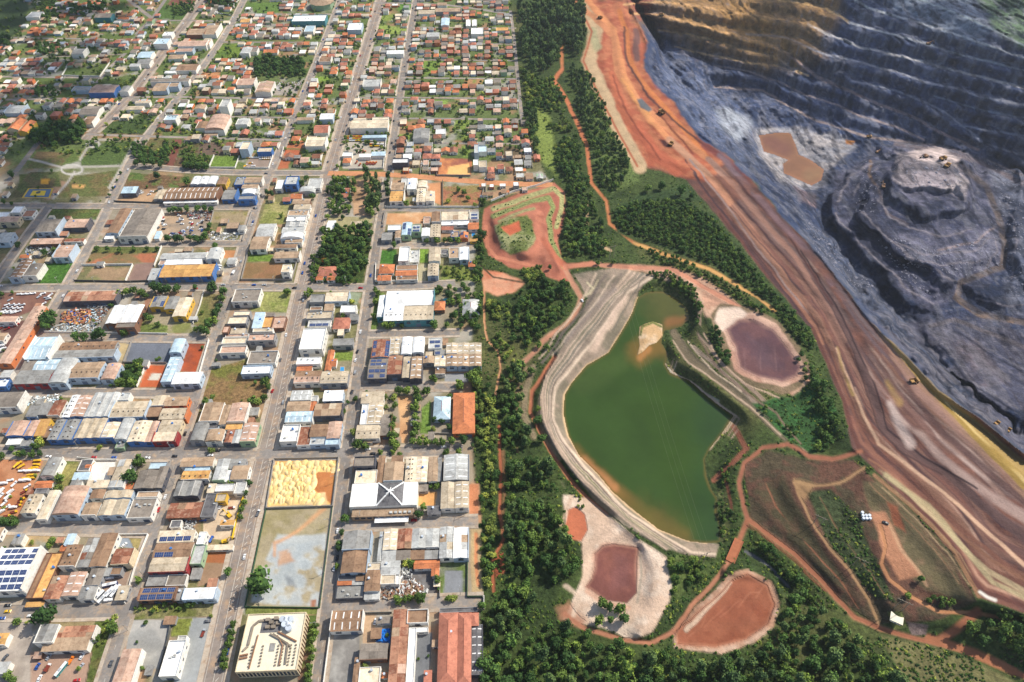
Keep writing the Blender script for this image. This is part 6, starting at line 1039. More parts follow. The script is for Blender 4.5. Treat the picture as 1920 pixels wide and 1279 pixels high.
# ------------------------------------------------------------------ lot walls
FWM = dict(w=WM['w'], g=surf('block_wall', (150,144,136), .9, .15, .3, 1, .1), y=surf('yellow_fence', (226,188,40), .7, .08, .3, 1, 0), d=surf('dark_wall', (92,92,88), .9, .15, .3, 1, .1), e=surf('green_fence', (58,84,60), .7))
WALLS = [(C4,[(300,648),(782,638),(738,1002),(240,1018),(300,648)],'g',2.4,'grey wall around the yellow sand lot'),(C2,[(240,-30),(80,715),(638,722),(735,-40)],'e',1.6,'dark green fence around the empty concrete lot'),(C3,[(1830,930),(1800,1020),(1770,1130),(1745,1250)],'y',2.4,'yellow fence along the sandy machine yard by the avenue'),
 (C5,[(990,565),(930,722),(1250,728)],'g',2.2,'grey wall around the dark slab lot'),(C5,[(1570,555),(1500,800)],'w',2.4,'white wall beside the red earth lot by the street'),(C5,[(1100,738),(1030,905)],'w',2.4,'white wall left of the small red earth lot'),(C5,[(1530,195),(1500,300),(1450,430)],'w',2.0,'white wall dividing the grassy lot from the yellow sheds'),
 (C5,[(340,495),(620,500),(1030,505),(1260,510)],'w',2.2,'white wall below the rusty scrap yard'),(C7,[(560,910),(950,918),(1130,912)],'d',2.2,'dark wall below the dry walled lot'),(C7,[(620,795),(1000,790),(945,915)],'w',2.6,'white L-shaped wall of the dry walled lot'),(C7,[(1215,655),(1190,720),(1160,800)],'w',2.4,'white wall between the red lot and the long white shed'),
 (C7,[(860,315),(1220,330)],'d',2.2,'dark wall left of the long brown roof'),(C7,[(1605,385),(1580,480)],'g',2.2,'grey wall right of the car scrapyard'),(C7,[(1890,390),(1820,610)],'g',2.2,'grey wall along the street right of the tan shed'),(C8,[(100,710),(50,905),(430,905),(470,760)],'g',2.4,'grey wall around the bare earth lot with the slim tower'),
 (C8,[(1130,358),(1830,358)],'w',2.4,'long white wall below the shrubby lot by the woods'),(C8,[(1560,165),(1560,352)],'d',2.6,'dark wall left of the shrubby lot'),(C8,[(1875,190),(1835,350)],'g',2.2,'grey wall right of the shrubby lot'),(C8,[(1060,785),(1055,915),(1365,915),(1370,790)],'w',2.4,'white wall around the red-tiled houses'),
 (C8,[(1385,670),(1380,775)],'g',2.2,'grey wall left of the lime green lot'),(C8,[(1125,395),(1110,480)],'g',2.2,'grey wall left of the sandy building site'),(C1,[(1295,790),(1265,960),(1190,1240)],'d',2.4,'dark wall left of the white modern building'),(C1,[(900,175),(1115,172),(1050,330),(1010,440),(940,690)],'w',2.2,'pale wall along the street by the rusty-roofed shed'),
 (C2,[(960,765),(1180,760)],'d',2.4,'dark wall behind the yard with the blue tarpaulin'),(C2,[(720,905),(670,1290)],'w',2.6,'white wall left of the mottled concrete yard'),(C2,[(1535,380),(1540,645)],'g',2.4,'grey wall between the rubble yard and the gravel lot'),(C2,[(1748,370),(1745,640),(1860,640)],'e',2.0,'green fence right of the gravel lot'),(C2,[(1870,640),(1870,735)],'w',2.2,'white wall end at the edge of the woods'),
 (C3,[(590,640),(720,655),(880,655)],'w',2.4,'white wall behind the white concrete yard'),(C3,[(1290,655),(1240,780),(1140,1115)],'g',2.4,'grey wall along the street right of the taupe sheds'),(C3,[(480,640),(400,790)],'w',2.2,'white wall right of the grey vaulted shed'),(C4,[(1365,830),(1360,1000)],'w',2.2,'white wall left of the orange clay court'),(C4,[(1490,455),(1640,460)],'g',2.0,'grey wall in front of the garden by the orange hall'),
 (C10,[(285,785),(230,910),(500,912),(545,790)],'w',2.4,'white wall around the bright green lot'),(C10,[(1000,700),(970,805),(1180,812)],'w',2.4,'white wall around the red earth lots'),(C10,[(890,785),(845,915),(590,912)],'w',2.4,'pale wall around the vehicle yard by the crossroad'),(C11,[(110,150),(60,330)],'w',2.0,'white wall beside the avenue above the depot'),(C11,[(375,350),(330,800),(20,810)],'w',2.4,'white wall around the orange truck depot'),(C11,[(810,715),(812,865),(1115,868)],'g',2.4,'grey wall around the red excavation by the dirt road'),
 (C11,[(1300,1095),(1500,1010),(1700,960),(1860,905)],'w',2.6,'long white wall along the terraces below the shanty houses'),(C11,[(1255,935),(1250,1080)],'g',2.2,'grey wall left of the shanty roofs'),(C13,[(345,445),(265,615),(545,612)],'g',2.0,'grey wall around the far sports field'),(C12,[(605,610),(560,685),(900,695),(1000,555)],'w',2.0,'white wall around the far green lots')]
def wall_run(name, pts, h, mat, t=.35):
    L = [P(*p_) for p_ in pts]; rt = empty(name, (L[0].x, L[0].y, 0))
    for a, b in zip(L[:-1], L[1:]):
        d = b - a
        part('wall_panel', unit_box(mat), rt, Matrix.Translation((a.x - L[0].x, a.y - L[0].y, 0)) @ Matrix.Rotation(math.atan2(d.y, d.x), 4, 'Z') @ Matrix.Diagonal((d.length, t, h, 1)) @ Matrix.Translation((0, -.5, 0)))
    bx('post', mat, rt, -.3, -.3, 0, .6, .6, h + .25); return rt
for o_, pts, m, h, lb in WALLS: tag(wall_run('boundary_wall' if m not in 'ye' else 'fence', K(o_, pts), h, FWM[m]), lb, 'fence' if m in 'ye' else 'wall', 'lot walls and fences')
# ================================================================== HOUSES OF THE FAR QUARTER
rh = random.Random(5)
OPEN = [K(o, pts) for o, pts, c, c2, g in YARDS if (g >= .8 or o in (C9, C10, C11, C12, C13, C14) and g < .5)]
OPEN += [[(480,105),(580,110),(580,165),(470,160)],[(45,225),(175,225),(170,285),(40,290)],[(25,255),(245,255),(215,375),(0,375)],[(240,262),(330,262),(320,318),(235,312)],[(-60,-60),(52,-60),(48,40),(20,70),(-60,95)]]
BA = np.array(BLD)
def clear_of_buildings(x, y, hw, hd, pad=1.0):
    return not (((np.abs(BA[:, 0] - x) < BA[:, 2] + hw + pad) & (np.abs(BA[:, 1] - y) < BA[:, 3] + hd + pad)).any())
EXTRA = [[(903,352),(1000,345),(1045,343),(1000,358),(910,378)]]
lots = []
cy_, sy_ = math.cos(DEFYAW), math.sin(DEFYAW)
Y0 = P(600, 322).y; Y1 = P(600, -70).y
gy_ = Y0 - 14
while gy_ < Y1:
    gx_ = -820.0
    while gx_ < 60:
        W, D = rh.uniform(6.5, 10.5), rh.uniform(7.5, 12); X_, Y_ = gx_ + rh.uniform(-1.2, 1.2), gy_ + rh.uniform(-1.5, 1.5)
        wx_, wy_ = X_ - sy_ * (Y_ - Y0), Y_
        u, v_ = to_px((wx_, wy_, 0)); gx_ += 11.2
        if u < -60 or u > np.interp(v_, te_y, te_x) - 8: continue
        if v_ > 318 and u < 735: continue
        if any(in_poly(np.array([u]), np.array([v_]), p_)[0] for p_ in OPEN): continue
        if rh.random() < (.48 if u < xat(V_4, v_) else .32): continue
        if road_dist(wx_, wy_) < D / 2 - 1.5 or not clear_of_buildings(wx_, wy_, W / 2, D / 2, .3): continue
        lots.append((wx_, wy_, W, D, u, v_, int((wy_ - Y0) / 14.2) + 1))
    gy_ += 14.2
for p_ in EXTRA:
    for k in range(26):
        u, v_ = rh.uniform(903, 1040), rh.uniform(343, 378)
        if in_poly(np.array([u]), np.array([v_]), p_)[0]:
            q_ = P(u, v_)
            if road_dist(q_.x, q_.y) > 3: lots.append((q_.x, q_.y, rh.uniform(5, 8), rh.uniform(5, 8), u, v_, 0))
lots.sort(key=lambda t: t[1])
def zone_of(u, v):
    if u < xat(V_5, v): return 'far left'
    if u < xat(V_4, v): return 'near the plaza'
    if u < xat(V_3, v): return 'middle blocks'
    if u < xat(V_AVE, v): return 'left of avenue'
    if u < xat(V_2, v): return 'right of avenue'
    return 'beside the woods'
HN = 240; picks = []
SOUP = {}      # material -> (verts, faces) for the houses too small to pick apart
def soup(mat, v, f):
    V_, F_ = SOUP.setdefault(mat, ([], [])); n = len(V_); V_ += v; F_ += [tuple(i + n for i in t) for t in f]
def xf(M, pts): return [tuple(M @ Vector(p_)) for p_ in pts]
cnt = {}
for i, (x, y, W, D, u, v_, row) in enumerate(lots):
    left = u < xat(V_4, v_); r_ = rh.random()
    if row == 0: col, ty = rh.choice([('W','f'),('G','f'),('P','f'),('N','w'),('L','s')])
    elif r_ < (.44 if not left else .34): col, ty = rh.choice('OOKEEKE'), rh.choice('hhwd')
    elif r_ < .56: col, ty = rh.choice('TNPCBU'), rh.choice('wdf')
    else: col, ty = rh.choice('WLLGGUPCB'), rh.choice('ffw')
    h = rh.choice([3.2, 3.4, 3.6, 6.2 if rh.random() < .6 else 3.3]); wc = rh.choice('wwwwccgolek')
    yaw = DEFYAW + R(rh.uniform(-2, 2)); tile = col in 'OKE'
    rise = (min(W, D) * .22 if ty == 'h' else (D if ty == 'w' else W) / 2 * (.42 if tile else .2))
    annex = rh.random() < .6; aw, ad = rh.uniform(2.5, 4.5), rh.uniform(3, 6); ax_ = rh.choice([-1, 1]) * (W / 2 + aw / 2)
    if i < HN:
        rt = empty('house', (x, y, 0), yaw); wm = WM[wc]
        if ty == 'f':
            wall_body(rt, W, D, h, wm, 'f', 0); bx('roof', RM[col], rt, -W/2 + .25, -D/2 + .25, h, W - .5, D - .5, .12); bx('parapet', wm, rt, -W/2, -D/2, h, W, .22, .6); bx('parapet', wm, rt, W/2 - .22, -D/2 + .22, h, .22, D - .22, .6)
        elif ty == 'h': wall_body(rt, W, D, h, wm, 'f', 0); hip_roof(rt, W, D, h, rise, RM[col])
        else:
            wall_body(rt, W, D, h, wm, ty, rise)
            for sd in (-1, 1): M, ln, S = slope_frame(sd, W, D, h, rise, ty); bx('roof_slope', RM[col], rt, -.4, -.4, .02, ln + .8, S + .4, .14, M)
        if annex: bx('annex', WM[rh.choice('wgc')], rt, ax_ - aw/2, -ad/2, 0, aw - .05, ad, 2.7); bx('annex_roof', RM[rh.choice('LGNTO')], rt, ax_ - aw/2 - .1, -ad/2 - .2, 2.7, aw + .1, ad + .4, .12)
        bx('door', DOORM, rt, -W*.3, -D/2 - .06, 0, 1.4, .1, 2.2); bx('window', WINM, rt, W*.08, -D/2 - .05, h*.38, 1.9, .09, 1.1)
        zn = zone_of(u, v_); picks.append((rt, RC[col][0], ('tile-roofed' if col != 'E' else 'hipped') if tile else {'f': 'flat-roofed'}.get(ty, 'gabled'), zn, row, u))
    else:
        M = Matrix.Translation((x, y, 0)) @ Matrix.Rotation(yaw, 4, 'Z'); wm = WM[wc]; hw, hd = W / 2, D / 2
        soup(wm, xf(M, [(-hw,-hd,0),(hw,-hd,0),(hw,hd,0),(-hw,hd,0),(-hw,-hd,h),(hw,-hd,h),(hw,hd,h),(-hw,hd,h)]), [(0,1,5,4),(1,2,6,5),(2,3,7,6),(3,0,4,7),(4,5,6,7)])
        e = .4; a, b = ((-hw*.5,0,h+rise),(hw*.5,0,h+rise)) if ty == 'h' else ((-hw-e,0,h+rise),(hw+e,0,h+rise))
        if ty == 'f': soup(RM[col], xf(M, [(-hw+.2,-hd+.2,h+.1),(hw-.2,-hd+.2,h+.1),(hw-.2,hd-.2,h+.1),(-hw+.2,hd-.2,h+.1)]), [(0,1,2,3)])
        else: soup(RM[col], xf(M, [(-hw-e,-hd-e,h),(hw+e,-hd-e,h),(hw+e,hd+e,h),(-hw-e,hd+e,h),a,b]), [(0,1,5,4),(2,3,4,5)] + ([(1,2,5),(3,0,4)] if ty == 'h' else []))
        if annex: soup(RM[rh.choice('LGNTOK')], xf(M, [(ax_-aw/2,-ad/2,2.7),(ax_+aw/2,-ad/2,2.7),(ax_+aw/2,ad/2,2.7),(ax_-aw/2,ad/2,2.7),(ax_-aw/2,-ad/2,0),(ax_+aw/2,-ad/2,0),(ax_+aw/2,ad/2,0),(ax_-aw/2,ad/2,0)]), [(0,1,2,3),(4,5,1,0),(5,6,2,1),(7,4,0,3)])
    if rh.random() < .5 and row:      # yard wall between lots
        M = Matrix.Translation((x, y, 0)) @ Matrix.Rotation(DEFYAW, 4, 'Z'); xo = rh.choice([-1, 1]) * 5.5
        soup(FWM['w'] if rh.random() < .5 else FWM['g'], xf(M, [(xo-.2,-7,0),(xo+.2,-7,0),(xo+.2,7,0),(xo-.2,7,0),(xo-.2,-7,2.2),(xo+.2,-7,2.2),(xo+.2,7,2.2),(xo-.2,7,2.2)]), [(0,1,5,4),(1,2,6,5),(2,3,7,6),(3,0,4,7),(4,5,6,7)])
    BLD.append((x, y, W / 2, D / 2))
for rt, c_, t_, zn, row, u in picks:
    al = sorted([p_ for p_ in picks if p_[1:5] == (c_, t_, zn, row)], key=lambda p_: p_[5]); k = [p_[0] for p_ in al].index(rt)
    pos = '' if len(al) == 1 else f', {ORD[min(k, 35)]} from left'
    where = 'in the shanty strip above terraces' if row == 0 and u > 890 else f'in {ORD[min(max(row,1)-1,35)]} row past crossroad, {zn}'
    tag(rt, f'{c_} {t_} house{pos} {where}', 'house', 'houses of the far quarter')
mats = list(SOUP); V_, F_, I_ = [], [], []
for mi, m in enumerate(mats):
    v, f = SOUP[m]; n = len(V_); V_ += v; F_ += [tuple(i + n for i in t) for t in f]; I_ += [mi] * len(f)
me = mesh_from('far_houses', V_, F_, None)
for m in mats: me.materials.append(m)
me.polygons.foreach_set('material_index', I_); me.update()
tag(link('far_houses', me), 'mass of small far houses with orange and grey roofs and yard walls', 'houses', kind='stuff')
print('lots', len(lots))

# lean-to sheds filling the gaps of the lower town
BA = np.array(BLD); shd = []; OPN2 = [K(o, pts) for o, pts, c, c2, g in YARDS if o in (C1, C2, C3, C4, C5, C6, C7, C8)]
for k in range(1500):
    if len(shd) >= 150: break
    u, v_ = rh.uniform(5, 885), rh.uniform(340, 1270); q_ = P(u, v_); W, D, h = rh.uniform(3.5, 8), rh.uniform(3.5, 8), rh.uniform(2.6, 4.2)
    if road_dist(q_.x, q_.y) < 3.2 + max(W, D) * .5 or not clear_of_buildings(q_.x, q_.y, W / 2, D / 2, .15): continue
    if any(in_poly(np.array([u]), np.array([v_]), p_)[0] for p_ in OPN2): continue
    if any(abs(t_[0] - q_.x) < 8 and abs(t_[1] - q_.y) < 8 for t_ in shd) or (v_ > 860 and 460 < u < 640): continue
    col = rh.choice('LGTNBUQRC'); rt = empty('shed', (q_.x, q_.y, 0), DEFYAW); wall_body(rt, W, D, h, WM[rh.choice('wgcgk')], 's', D * .08); sheets(rt, Matrix.Translation((-W/2, -D/2, h)) @ Matrix.Rotation(math.atan2(D * .08, D), 4, 'X'), W, D * 1.003, col, '', .3, 3.5)
    bx('door', DOORM, rt, -1, -D/2 - .06, 0, min(2.4, W * .5), .1, 2.2)
    ph = min(CENT, key=lambda c_: (c_[0] - q_.x) ** 2 + (c_[1] - q_.y) ** 2)[2]; shd.append((q_.x, q_.y, rt, RC[col][0], ph, u)); BLD.append((q_.x, q_.y, W/2, D/2))
for x, y, rt, c_, ph, u in shd:
    al = sorted([t_ for t_ in shd if t_[3:5] == (c_, ph)], key=lambda t_: t_[5]); i = [t_[2] for t_ in al].index(rt)
    tag(rt, f'small {c_} lean-to shed' + ('' if len(al) == 1 else f', {ORD[i]} from left,') + f' in {ph}', 'shed', 'small sheds of the lower town')
print('sheds', len(shd))
# ================================================================== TREES
rt_ = random.Random(23)
def leaf_mat(name, c, var=.35):
    k = NT(name); p = k.pos()
    v = k.math('MULTIPLY', k.ramp(k.noise(p, .35, 3), (.3, .7), (1 - var, 1 + var)), k.ramp(k.rnd(), (0, 1), (.6, 1.5)))
    hue = k.mix(k.rnd(), lin(c), tuple(a * b for a, b in zip(lin(c), (1.35, 1.08, .8))))
    k.l(k.scale_col(hue, v), k.b.inputs['Base Color']); k.b.inputs['Roughness'].default_value = .75; k.b.inputs['Specular IOR Level'].default_value = .15
    k.b.inputs['Subsurface Weight'].default_value = 0.0
    return k.m
LEAF = dict(dark=leaf_mat('leaves_dark', (70,102,52)), mid=leaf_mat('leaves_mid', (98,126,60)), light=leaf_mat('leaves_light', (140,158,78)), euc=leaf_mat('leaves_eucalyptus', (86,112,66)), rust=leaf_mat('leaves_rust', (150,96,50)))
CORE = {k: surf('foliage_' + k, c, .9, .3, .4, 1, .2, .1) for k, c in dict(dark=(58,82,42), mid=(66,88,42), light=(92,108,52), euc=(56,78,46), rust=(96,62,34)).items()}  # darker copies of the leaf colours, painting the shade inside the crowns
BARK = surf('bark', (112,92,74), .95, .2, .5, 2, .2)
def crown_mesh(name, key, seed, tall=1.0, lobes=9, leaves=34, lsize=.24):
    r = random.Random(seed); v, f, mi = [], [], []
    L = []
    for i in range(lobes):
        a = r.random() * 6.283; rr = r.uniform(.15, .62) if i else 0; z = r.uniform(-.35, .6) * tall
        L.append((rr * math.cos(a), rr * math.sin(a), z, r.uniform(.34, .52)))
    L.append((0, 0, .1 * tall, .55))
    ico = bmesh.new(); bmesh.ops.create_icosphere(ico, subdivisions=1, radius=1); iv = [w_.co.copy() for w_ in ico.verts]; fi_ = [[w_.index for w_ in t.verts] for t in ico.faces]; ico.free()
    for x, y, z, s in L:
        n = len(v); v += [(x + p_.x * s * .8 * r.uniform(.8, 1.1), y + p_.y * s * .8 * r.uniform(.8, 1.1), z + p_.z * s * .8 * (1 + (tall - 1) * .4)) for p_ in iv]; f += [tuple(i + n for i in t) for t in fi_]; mi += [1] * len(fi_)
        for k in range(leaves):
            d = Vector((r.gauss(0, 1), r.gauss(0, 1), r.gauss(.25, 1))).normalized(); c_ = Vector((x, y, z)) + Vector((d.x, d.y, d.z * (1 + (tall - 1) * .4))) * s * r.uniform(.75, 1.18)
            nn = (d + Vector((r.gauss(0, .5), r.gauss(0, .5), r.gauss(0, .5)))).normalized(); t1 = nn.orthogonal().normalized(); t1 = (Matrix.Rotation(r.random() * 6.28, 3, nn) @ t1); t2 = nn.cross(t1); ls = lsize * r.uniform(.55, 1.15) * .5
            n = len(v); v += [tuple(c_ + t1 * ls * a + t2 * ls * b) for a, b in ((-1, -.5), (.2, -.9), (1, .3), (-.1, .9))]; f.append((n, n + 1, n + 2, n + 3)); mi.append(0)
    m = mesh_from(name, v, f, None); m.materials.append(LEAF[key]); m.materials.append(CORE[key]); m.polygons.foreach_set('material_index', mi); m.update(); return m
CROWNS = {}
for key, tall, nv in (('dark', 1.0, 3), ('mid', 1.0, 3), ('light', .8, 3), ('euc', 1.7, 3), ('rust', 1.0, 1)):
    CROWNS[key] = [crown_mesh('crown_' + key, key, hash((key == 'euc', i, len(key))) % 9999 + i * 37, tall, 8 if key != 'euc' else 12, 30) for i in range(nv)]
def trunk_mesh(name, hgt, r0, seed):
    r = random.Random(seed); v, f = [], []; n = 6
    def tube(a, b, ra, rb_):
        d = (b - a).normalized(); t1 = d.orthogonal().normalized(); t2 = d.cross(t1); k = len(v)
        for c_, rr in ((a, ra), (b, rb_)):
            for i in range(n): an = 6.283 * i / n; v.append(tuple(c_ + (t1 * math.cos(an) + t2 * math.sin(an)) * rr))
        f.extend([(k + i, k + (i + 1) % n, k + n + (i + 1) % n, k + n + i) for i in range(n)])
    top = Vector((r.uniform(-.08, .08), r.uniform(-.08, .08), hgt)); tube(Vector((0, 0, -.1)), top, r0, r0 * .6)
    for i in range(5):
        a = i * 1.256 + r.random(); s = Vector((0, 0, hgt * r.uniform(.65, 1))); tube(s, s + Vector((math.cos(a) * .5, math.sin(a) * .5, r.uniform(.3, .6))), r0 * .45, r0 * .15)
    return mesh_from(name, v, f, BARK)
TRUNK = {'dark': trunk_mesh('trunk', .75, .09, 1), 'mid': trunk_mesh('trunk', .75, .09, 2), 'light': trunk_mesh('trunk', .6, .07, 3), 'euc': trunk_mesh('trunk', 1.6, .07, 4), 'rust': trunk_mesh('trunk', .75, .09, 5)}
CZ0 = {'dark': 1.05, 'mid': 1.05, 'light': .75, 'euc': 2.0, 'rust': 1.05}
TREES = []   # x, y, z, radius, key, where, label
def add_tree(px, py, r, key, where, jitter=True):
    p_ = PZ(px, py); TREES.append([p_.x, p_.y, p_.z, r * (rt_.uniform(.8, 1.2) if jitter else 1), key, where])
def grove(pts, r, keys, where, dens=1.0, patch=0):
    """Trees over a traced patch of wood, spaced by their crown."""
    c_ = [PZ(*p_) for p_ in pts]; x0, x1 = min(p_.x for p_ in c_), max(p_.x for p_ in c_); y0, y1 = min(p_.y for p_ in c_), max(p_.y for p_ in c_); st = r * 1.42 / math.sqrt(dens)
    y = y0; k = 0
    while y < y1:
        x = x0 + (st / 2 if k % 2 else 0); k += 1
        while x < x1:
            X_, Y_ = x + rt_.uniform(-.4, .4) * st, y + rt_.uniform(-.4, .4) * st; zc = float(np.mean([p_.z for p_ in c_])); u, v_ = to_px((X_, Y_, zc))
            for _ in range(2): zc = float(bilerp(GX, GY, GZ, np.array([u]), np.array([v_]))[0]); u, v_ = to_px((X_, Y_, zc))
            x += st
            if not in_poly(np.array([u]), np.array([v_]), pts)[0]: continue
            if patch and vnoise(np.array([X_ / 18.]), np.array([Y_ / 18.]), 3)[0] < patch: continue
            TREES.append([X_, Y_, zc, r * rt_.uniform(.5, 1.0) * rt_.choice([1, 1, 1.35]), rt_.choice(keys), where])
        y += st * .87
W_ = 'woods'
grove([(885,700),(925,690),(930,800),(932,900),(930,1000),(922,1110),(905,1115),(900,900),(890,800)], 3.8, ['mid','light','light','dark'], 'in the pale belt beside the last buildings', 1, .26)
grove([(942,690),(985,690),(985,740),(972,790),(1008,845),(1040,890),(1050,960),(1062,1000),(1085,1050),(1070,1090),(1038,1130),(1028,1180),(950,1130),(948,1000),(950,880),(940,790)], 4.6, ['dark','dark','mid','euc'], 'in the dark belt left of the dam', 1, .22)
grove([(965,560),(1000,530),(1062,532),(1070,565),(1055,600),(1010,636),(980,655),(960,640)], 4.6, ['dark','dark','mid'], 'in the dark grove left of the dam road')
grove([(912,560),(960,575),(958,640),(972,680),(945,690),(922,640)], 3.2, ['mid','light'], 'in the thin scrub beside the footpath', .7, .35)
grove([(905,1140),(960,1135),(1010,1195),(1050,1178),(1120,1200),(1180,1215),(1260,1240),(1330,1245),(1400,1222),(1450,1205),(1462,1170),(1472,1110),(1500,1105),(1560,1160),(1620,1205),(1670,1290),(1720,1420),(905,1420)], 4.9, ['dark','dark','dark','mid','euc'], 'in the dense wood along the bottom edge', 1, .08)
grove([(970,22),(1030,0),(1090,0),(1100,60),(1085,112),(1056,85),(1045,120),(1000,150),(980,100)], 5.5, ['euc','dark','euc'], 'in the tall grove at the top of the belt', 1, .22)
grove([(975,130),(1010,150),(1042,152),(1060,190),(1030,215),(1000,200),(985,190)], 4.2, ['mid','dark','light'], 'in the upper green belt beside the houses')
grove([(985,190),(1005,205),(1012,300),(1000,290),(985,240)], 4.2, ['mid','dark','euc'], 'in the upper green belt beside the houses')
grove([(1010,210),(1050,200),(1085,270),(1075,290),(1045,300),(1030,240)], 3.4, ['light','mid'], 'in the sunny scrub of the upper belt', .7, .35)
grove([(1038,300),(1062,250),(1088,275),(1094,335),(1112,375),(1128,420),(1140,470),(1128,484),(1065,478),(1052,450),(1066,400),(1062,350)], 4.4, ['dark','dark','mid'], 'in the dark belt beside the red terraces', 1, .16)
grove([(1068,130),(1095,130),(1130,190),(1150,250),(1180,310),(1160,365),(1130,350),(1112,290),(1080,205)], 3.8, ['mid','dark','euc'], 'on the slope below the haul road', .75, .25)
grove([(1148,400),(1200,378),(1280,378),(1340,415),(1436,535),(1515,622),(1530,642),(1516,658),(1480,622),(1440,565),(1340,498),(1250,462),(1160,432)], 3.0, ['dark','dark','mid'], 'in the low dark thicket above the orange track')
grove([(1482,640),(1520,690),(1568,760),(1572,800),(1545,848),(1525,845),(1540,790),(1520,740),(1495,690)], 4.6, ['dark','dark','mid'], 'in the curved grove right of the purple basin')
grove([(1420,765),(1500,745),(1540,770),(1520,835),(1480,820)], 2.4, ['mid','dark'], 'in the green hollow beside the purple basin', .6, .4)
grove([(1802,1168),(1860,1158),(1920,1178),(1990,1200),(1990,1272),(1900,1240),(1830,1212)], 5.2, ['dark','mid'], 'in the grove at the right edge')
grove([(1112,1130),(1158,1130),(1172,1168),(1150,1188),(1115,1174)], 5.2, ['mid','dark'], 'in the clump between the settling basins')
grove([(1250,1052),(1270,1046),(1285,1062),(1275,1110),(1258,1122)], 3.6, ['dark','mid'], 'in the thicket below the pond'); grove([(1292,1052),(1320,1052),(1310,1085),(1288,1108)], 3.6, ['mid','dark'], 'in the thicket below the pond')
grove([(1205,512),(1260,514),(1300,540),(1315,575),(1307,618),(1297,575),(1250,530)], 2.6, ['dark','mid'], 'on the bank above the pond'); grove([(1326,602),(1345,622),(1372,680),(1356,688),(1332,642)], 3.0, ['dark'], 'on the bank left of the purple basin')
grove([(1402,1002),(1440,1032),(1500,1085),(1560,1142),(1520,1112),(1460,1085),(1432,1052)], 3.6, ['dark','mid'], 'along the red road below the dump'); grove([(1722,1112),(1798,1132),(1788,1146),(1735,1130)], 3.0, ['mid'], 'among shrubs on the dump terrace')
grove([(975,505),(1015,500),(1022,520),(990,532)], 2.6, ['mid','light'], 'in the scrub above the dark grove'); grove([(1200,465),(1260,480),(1330,512),(1400,552),(1440,585),(1420,590),(1330,530),(1240,495)], 2.4, ['dark','mid'], 'along the lower side of the orange track', .6, .35)
grove([(1350,880),(1372,860),(1370,960),(1352,1010),(1345,960)], 2.2, ['dark','mid'], 'on the bank right of the pond', .7, .3); grove([(1060,915),(1090,930),(1100,960),(1070,955)], 2.6, ['mid','light'], 'on the foot of the dam', .6, .3)
grove([(605,432),(700,422),(697,460),(686,500),(668,530),(640,532),(626,512),(612,500),(600,480)], 4.6, ['dark','dark','mid'], 'in the wooded garden beside the avenue', 1.0); grove([(612,350),(640,340),(668,348),(660,400),(642,415),(615,402)], 4.4, ['dark','mid'], 'in the upper part of the wooded garden', .9); grove([(682,335),(716,340),(712,402),(690,410)], 4.6, ['euc','mid'], 'beside the street in the wooded garden')
grove([(584,480),(600,478),(600,510),(680,526),(660,535),(584,532)], 3.0, ['mid','dark'], 'in the hedge around the garden house')
grove([(482,112),(570,115),(576,142),(480,145)], 5.2, ['dark','dark','dark'], 'in the dark square grove of the far blocks', 1.15); grove([(55,238),(150,230),(166,245),(155,268),(100,278),(58,268)], 5.8, ['dark'], 'in the big dark clump on the plaza', 1.1); grove([(248,272),(268,268),(290,290),(318,282),(316,308),(248,302)], 4.4, ['dark'], 'in the dark clump right of the plaza')
grove([(-30,65),(20,70),(20,90),(-30,98)], 5.5, ['dark'], 'in the clump at the left edge'); grove([(68,165),(110,168),(108,185),(70,182)], 5.2, ['dark'], 'beside the far left crossroad')
grove(K(C6, [(1540,160),(1740,150),(1860,200),(1830,440),(1700,430),(1640,360),(1560,210)]), 4.0, ['dark','mid'], 'in the gardens right of the teal-walled hall', .8, .3)
grove(K(C8, [(1800,560),(1880,560),(1860,760),(1850,920),(1800,930),(1790,760)]), 4.2, ['dark','mid'], 'at the town edge beside the red terraces', .9, .15); grove(K(C8, [(1540,800),(1800,780),(1800,900),(1560,900)]), 3.2, ['mid','light'], 'in the gardens of the red-tiled block', .5, .4)
grove(K(C5, [(900,760),(1090,720),(1040,900),(880,905)]), 4.0, ['mid','dark'], 'in the green lot beside the red earth lot', .8, .2); grove(K(C1, [(1010,700),(1640,680),(1620,740),(1000,760)]), 2.0, ['mid','light'], 'in the shrub strip below the solar shed', .7, .25); grove(K(C1, [(760,800),(890,790),(780,1000),(700,1010)]), 2.2, ['mid','light'], 'in the shrubby verge by the corner', .8, .3)
grove(K(C9, [(1480,600),(1540,570),(1530,660),(1480,760)]), 3.5, ['dark'], 'in the clump right of the plaza'); grove(K(C9, [(1640,760),(1880,740),(1870,800),(1650,800)]), 3.2, ['mid','dark'], 'behind the green lot right of the plaza'); grove(K(C10, [(-20,780),(260,790),(230,920),(-20,910)]), 3.4, ['dark','mid'], 'beside the bright green lot'); grove(K(C13, [(-160,60),(90,30),(60,150),(-120,170)]), 3.5, ['dark','mid'], 'in the scrub at the top', .7, .3); grove(K(C13, [(200,0),(540,0),(510,100),(220,60)]), 4.5, ['dark'], 'behind the dark-walled yard at the top')
grove([(55,-5),(100,-8),(120,30),(90,45)], 3.5, ['dark','mid'], 'behind the far left houses', .7); grove(K(C12, [(330,400),(560,400),(570,500),(330,500)]), 4.2, ['dark'], 'among the far left houses', .9); grove(K(C12, [(600,60),(960,30),(960,120),(640,150)]), 4.2, ['dark'], 'behind the teal gym', .9)
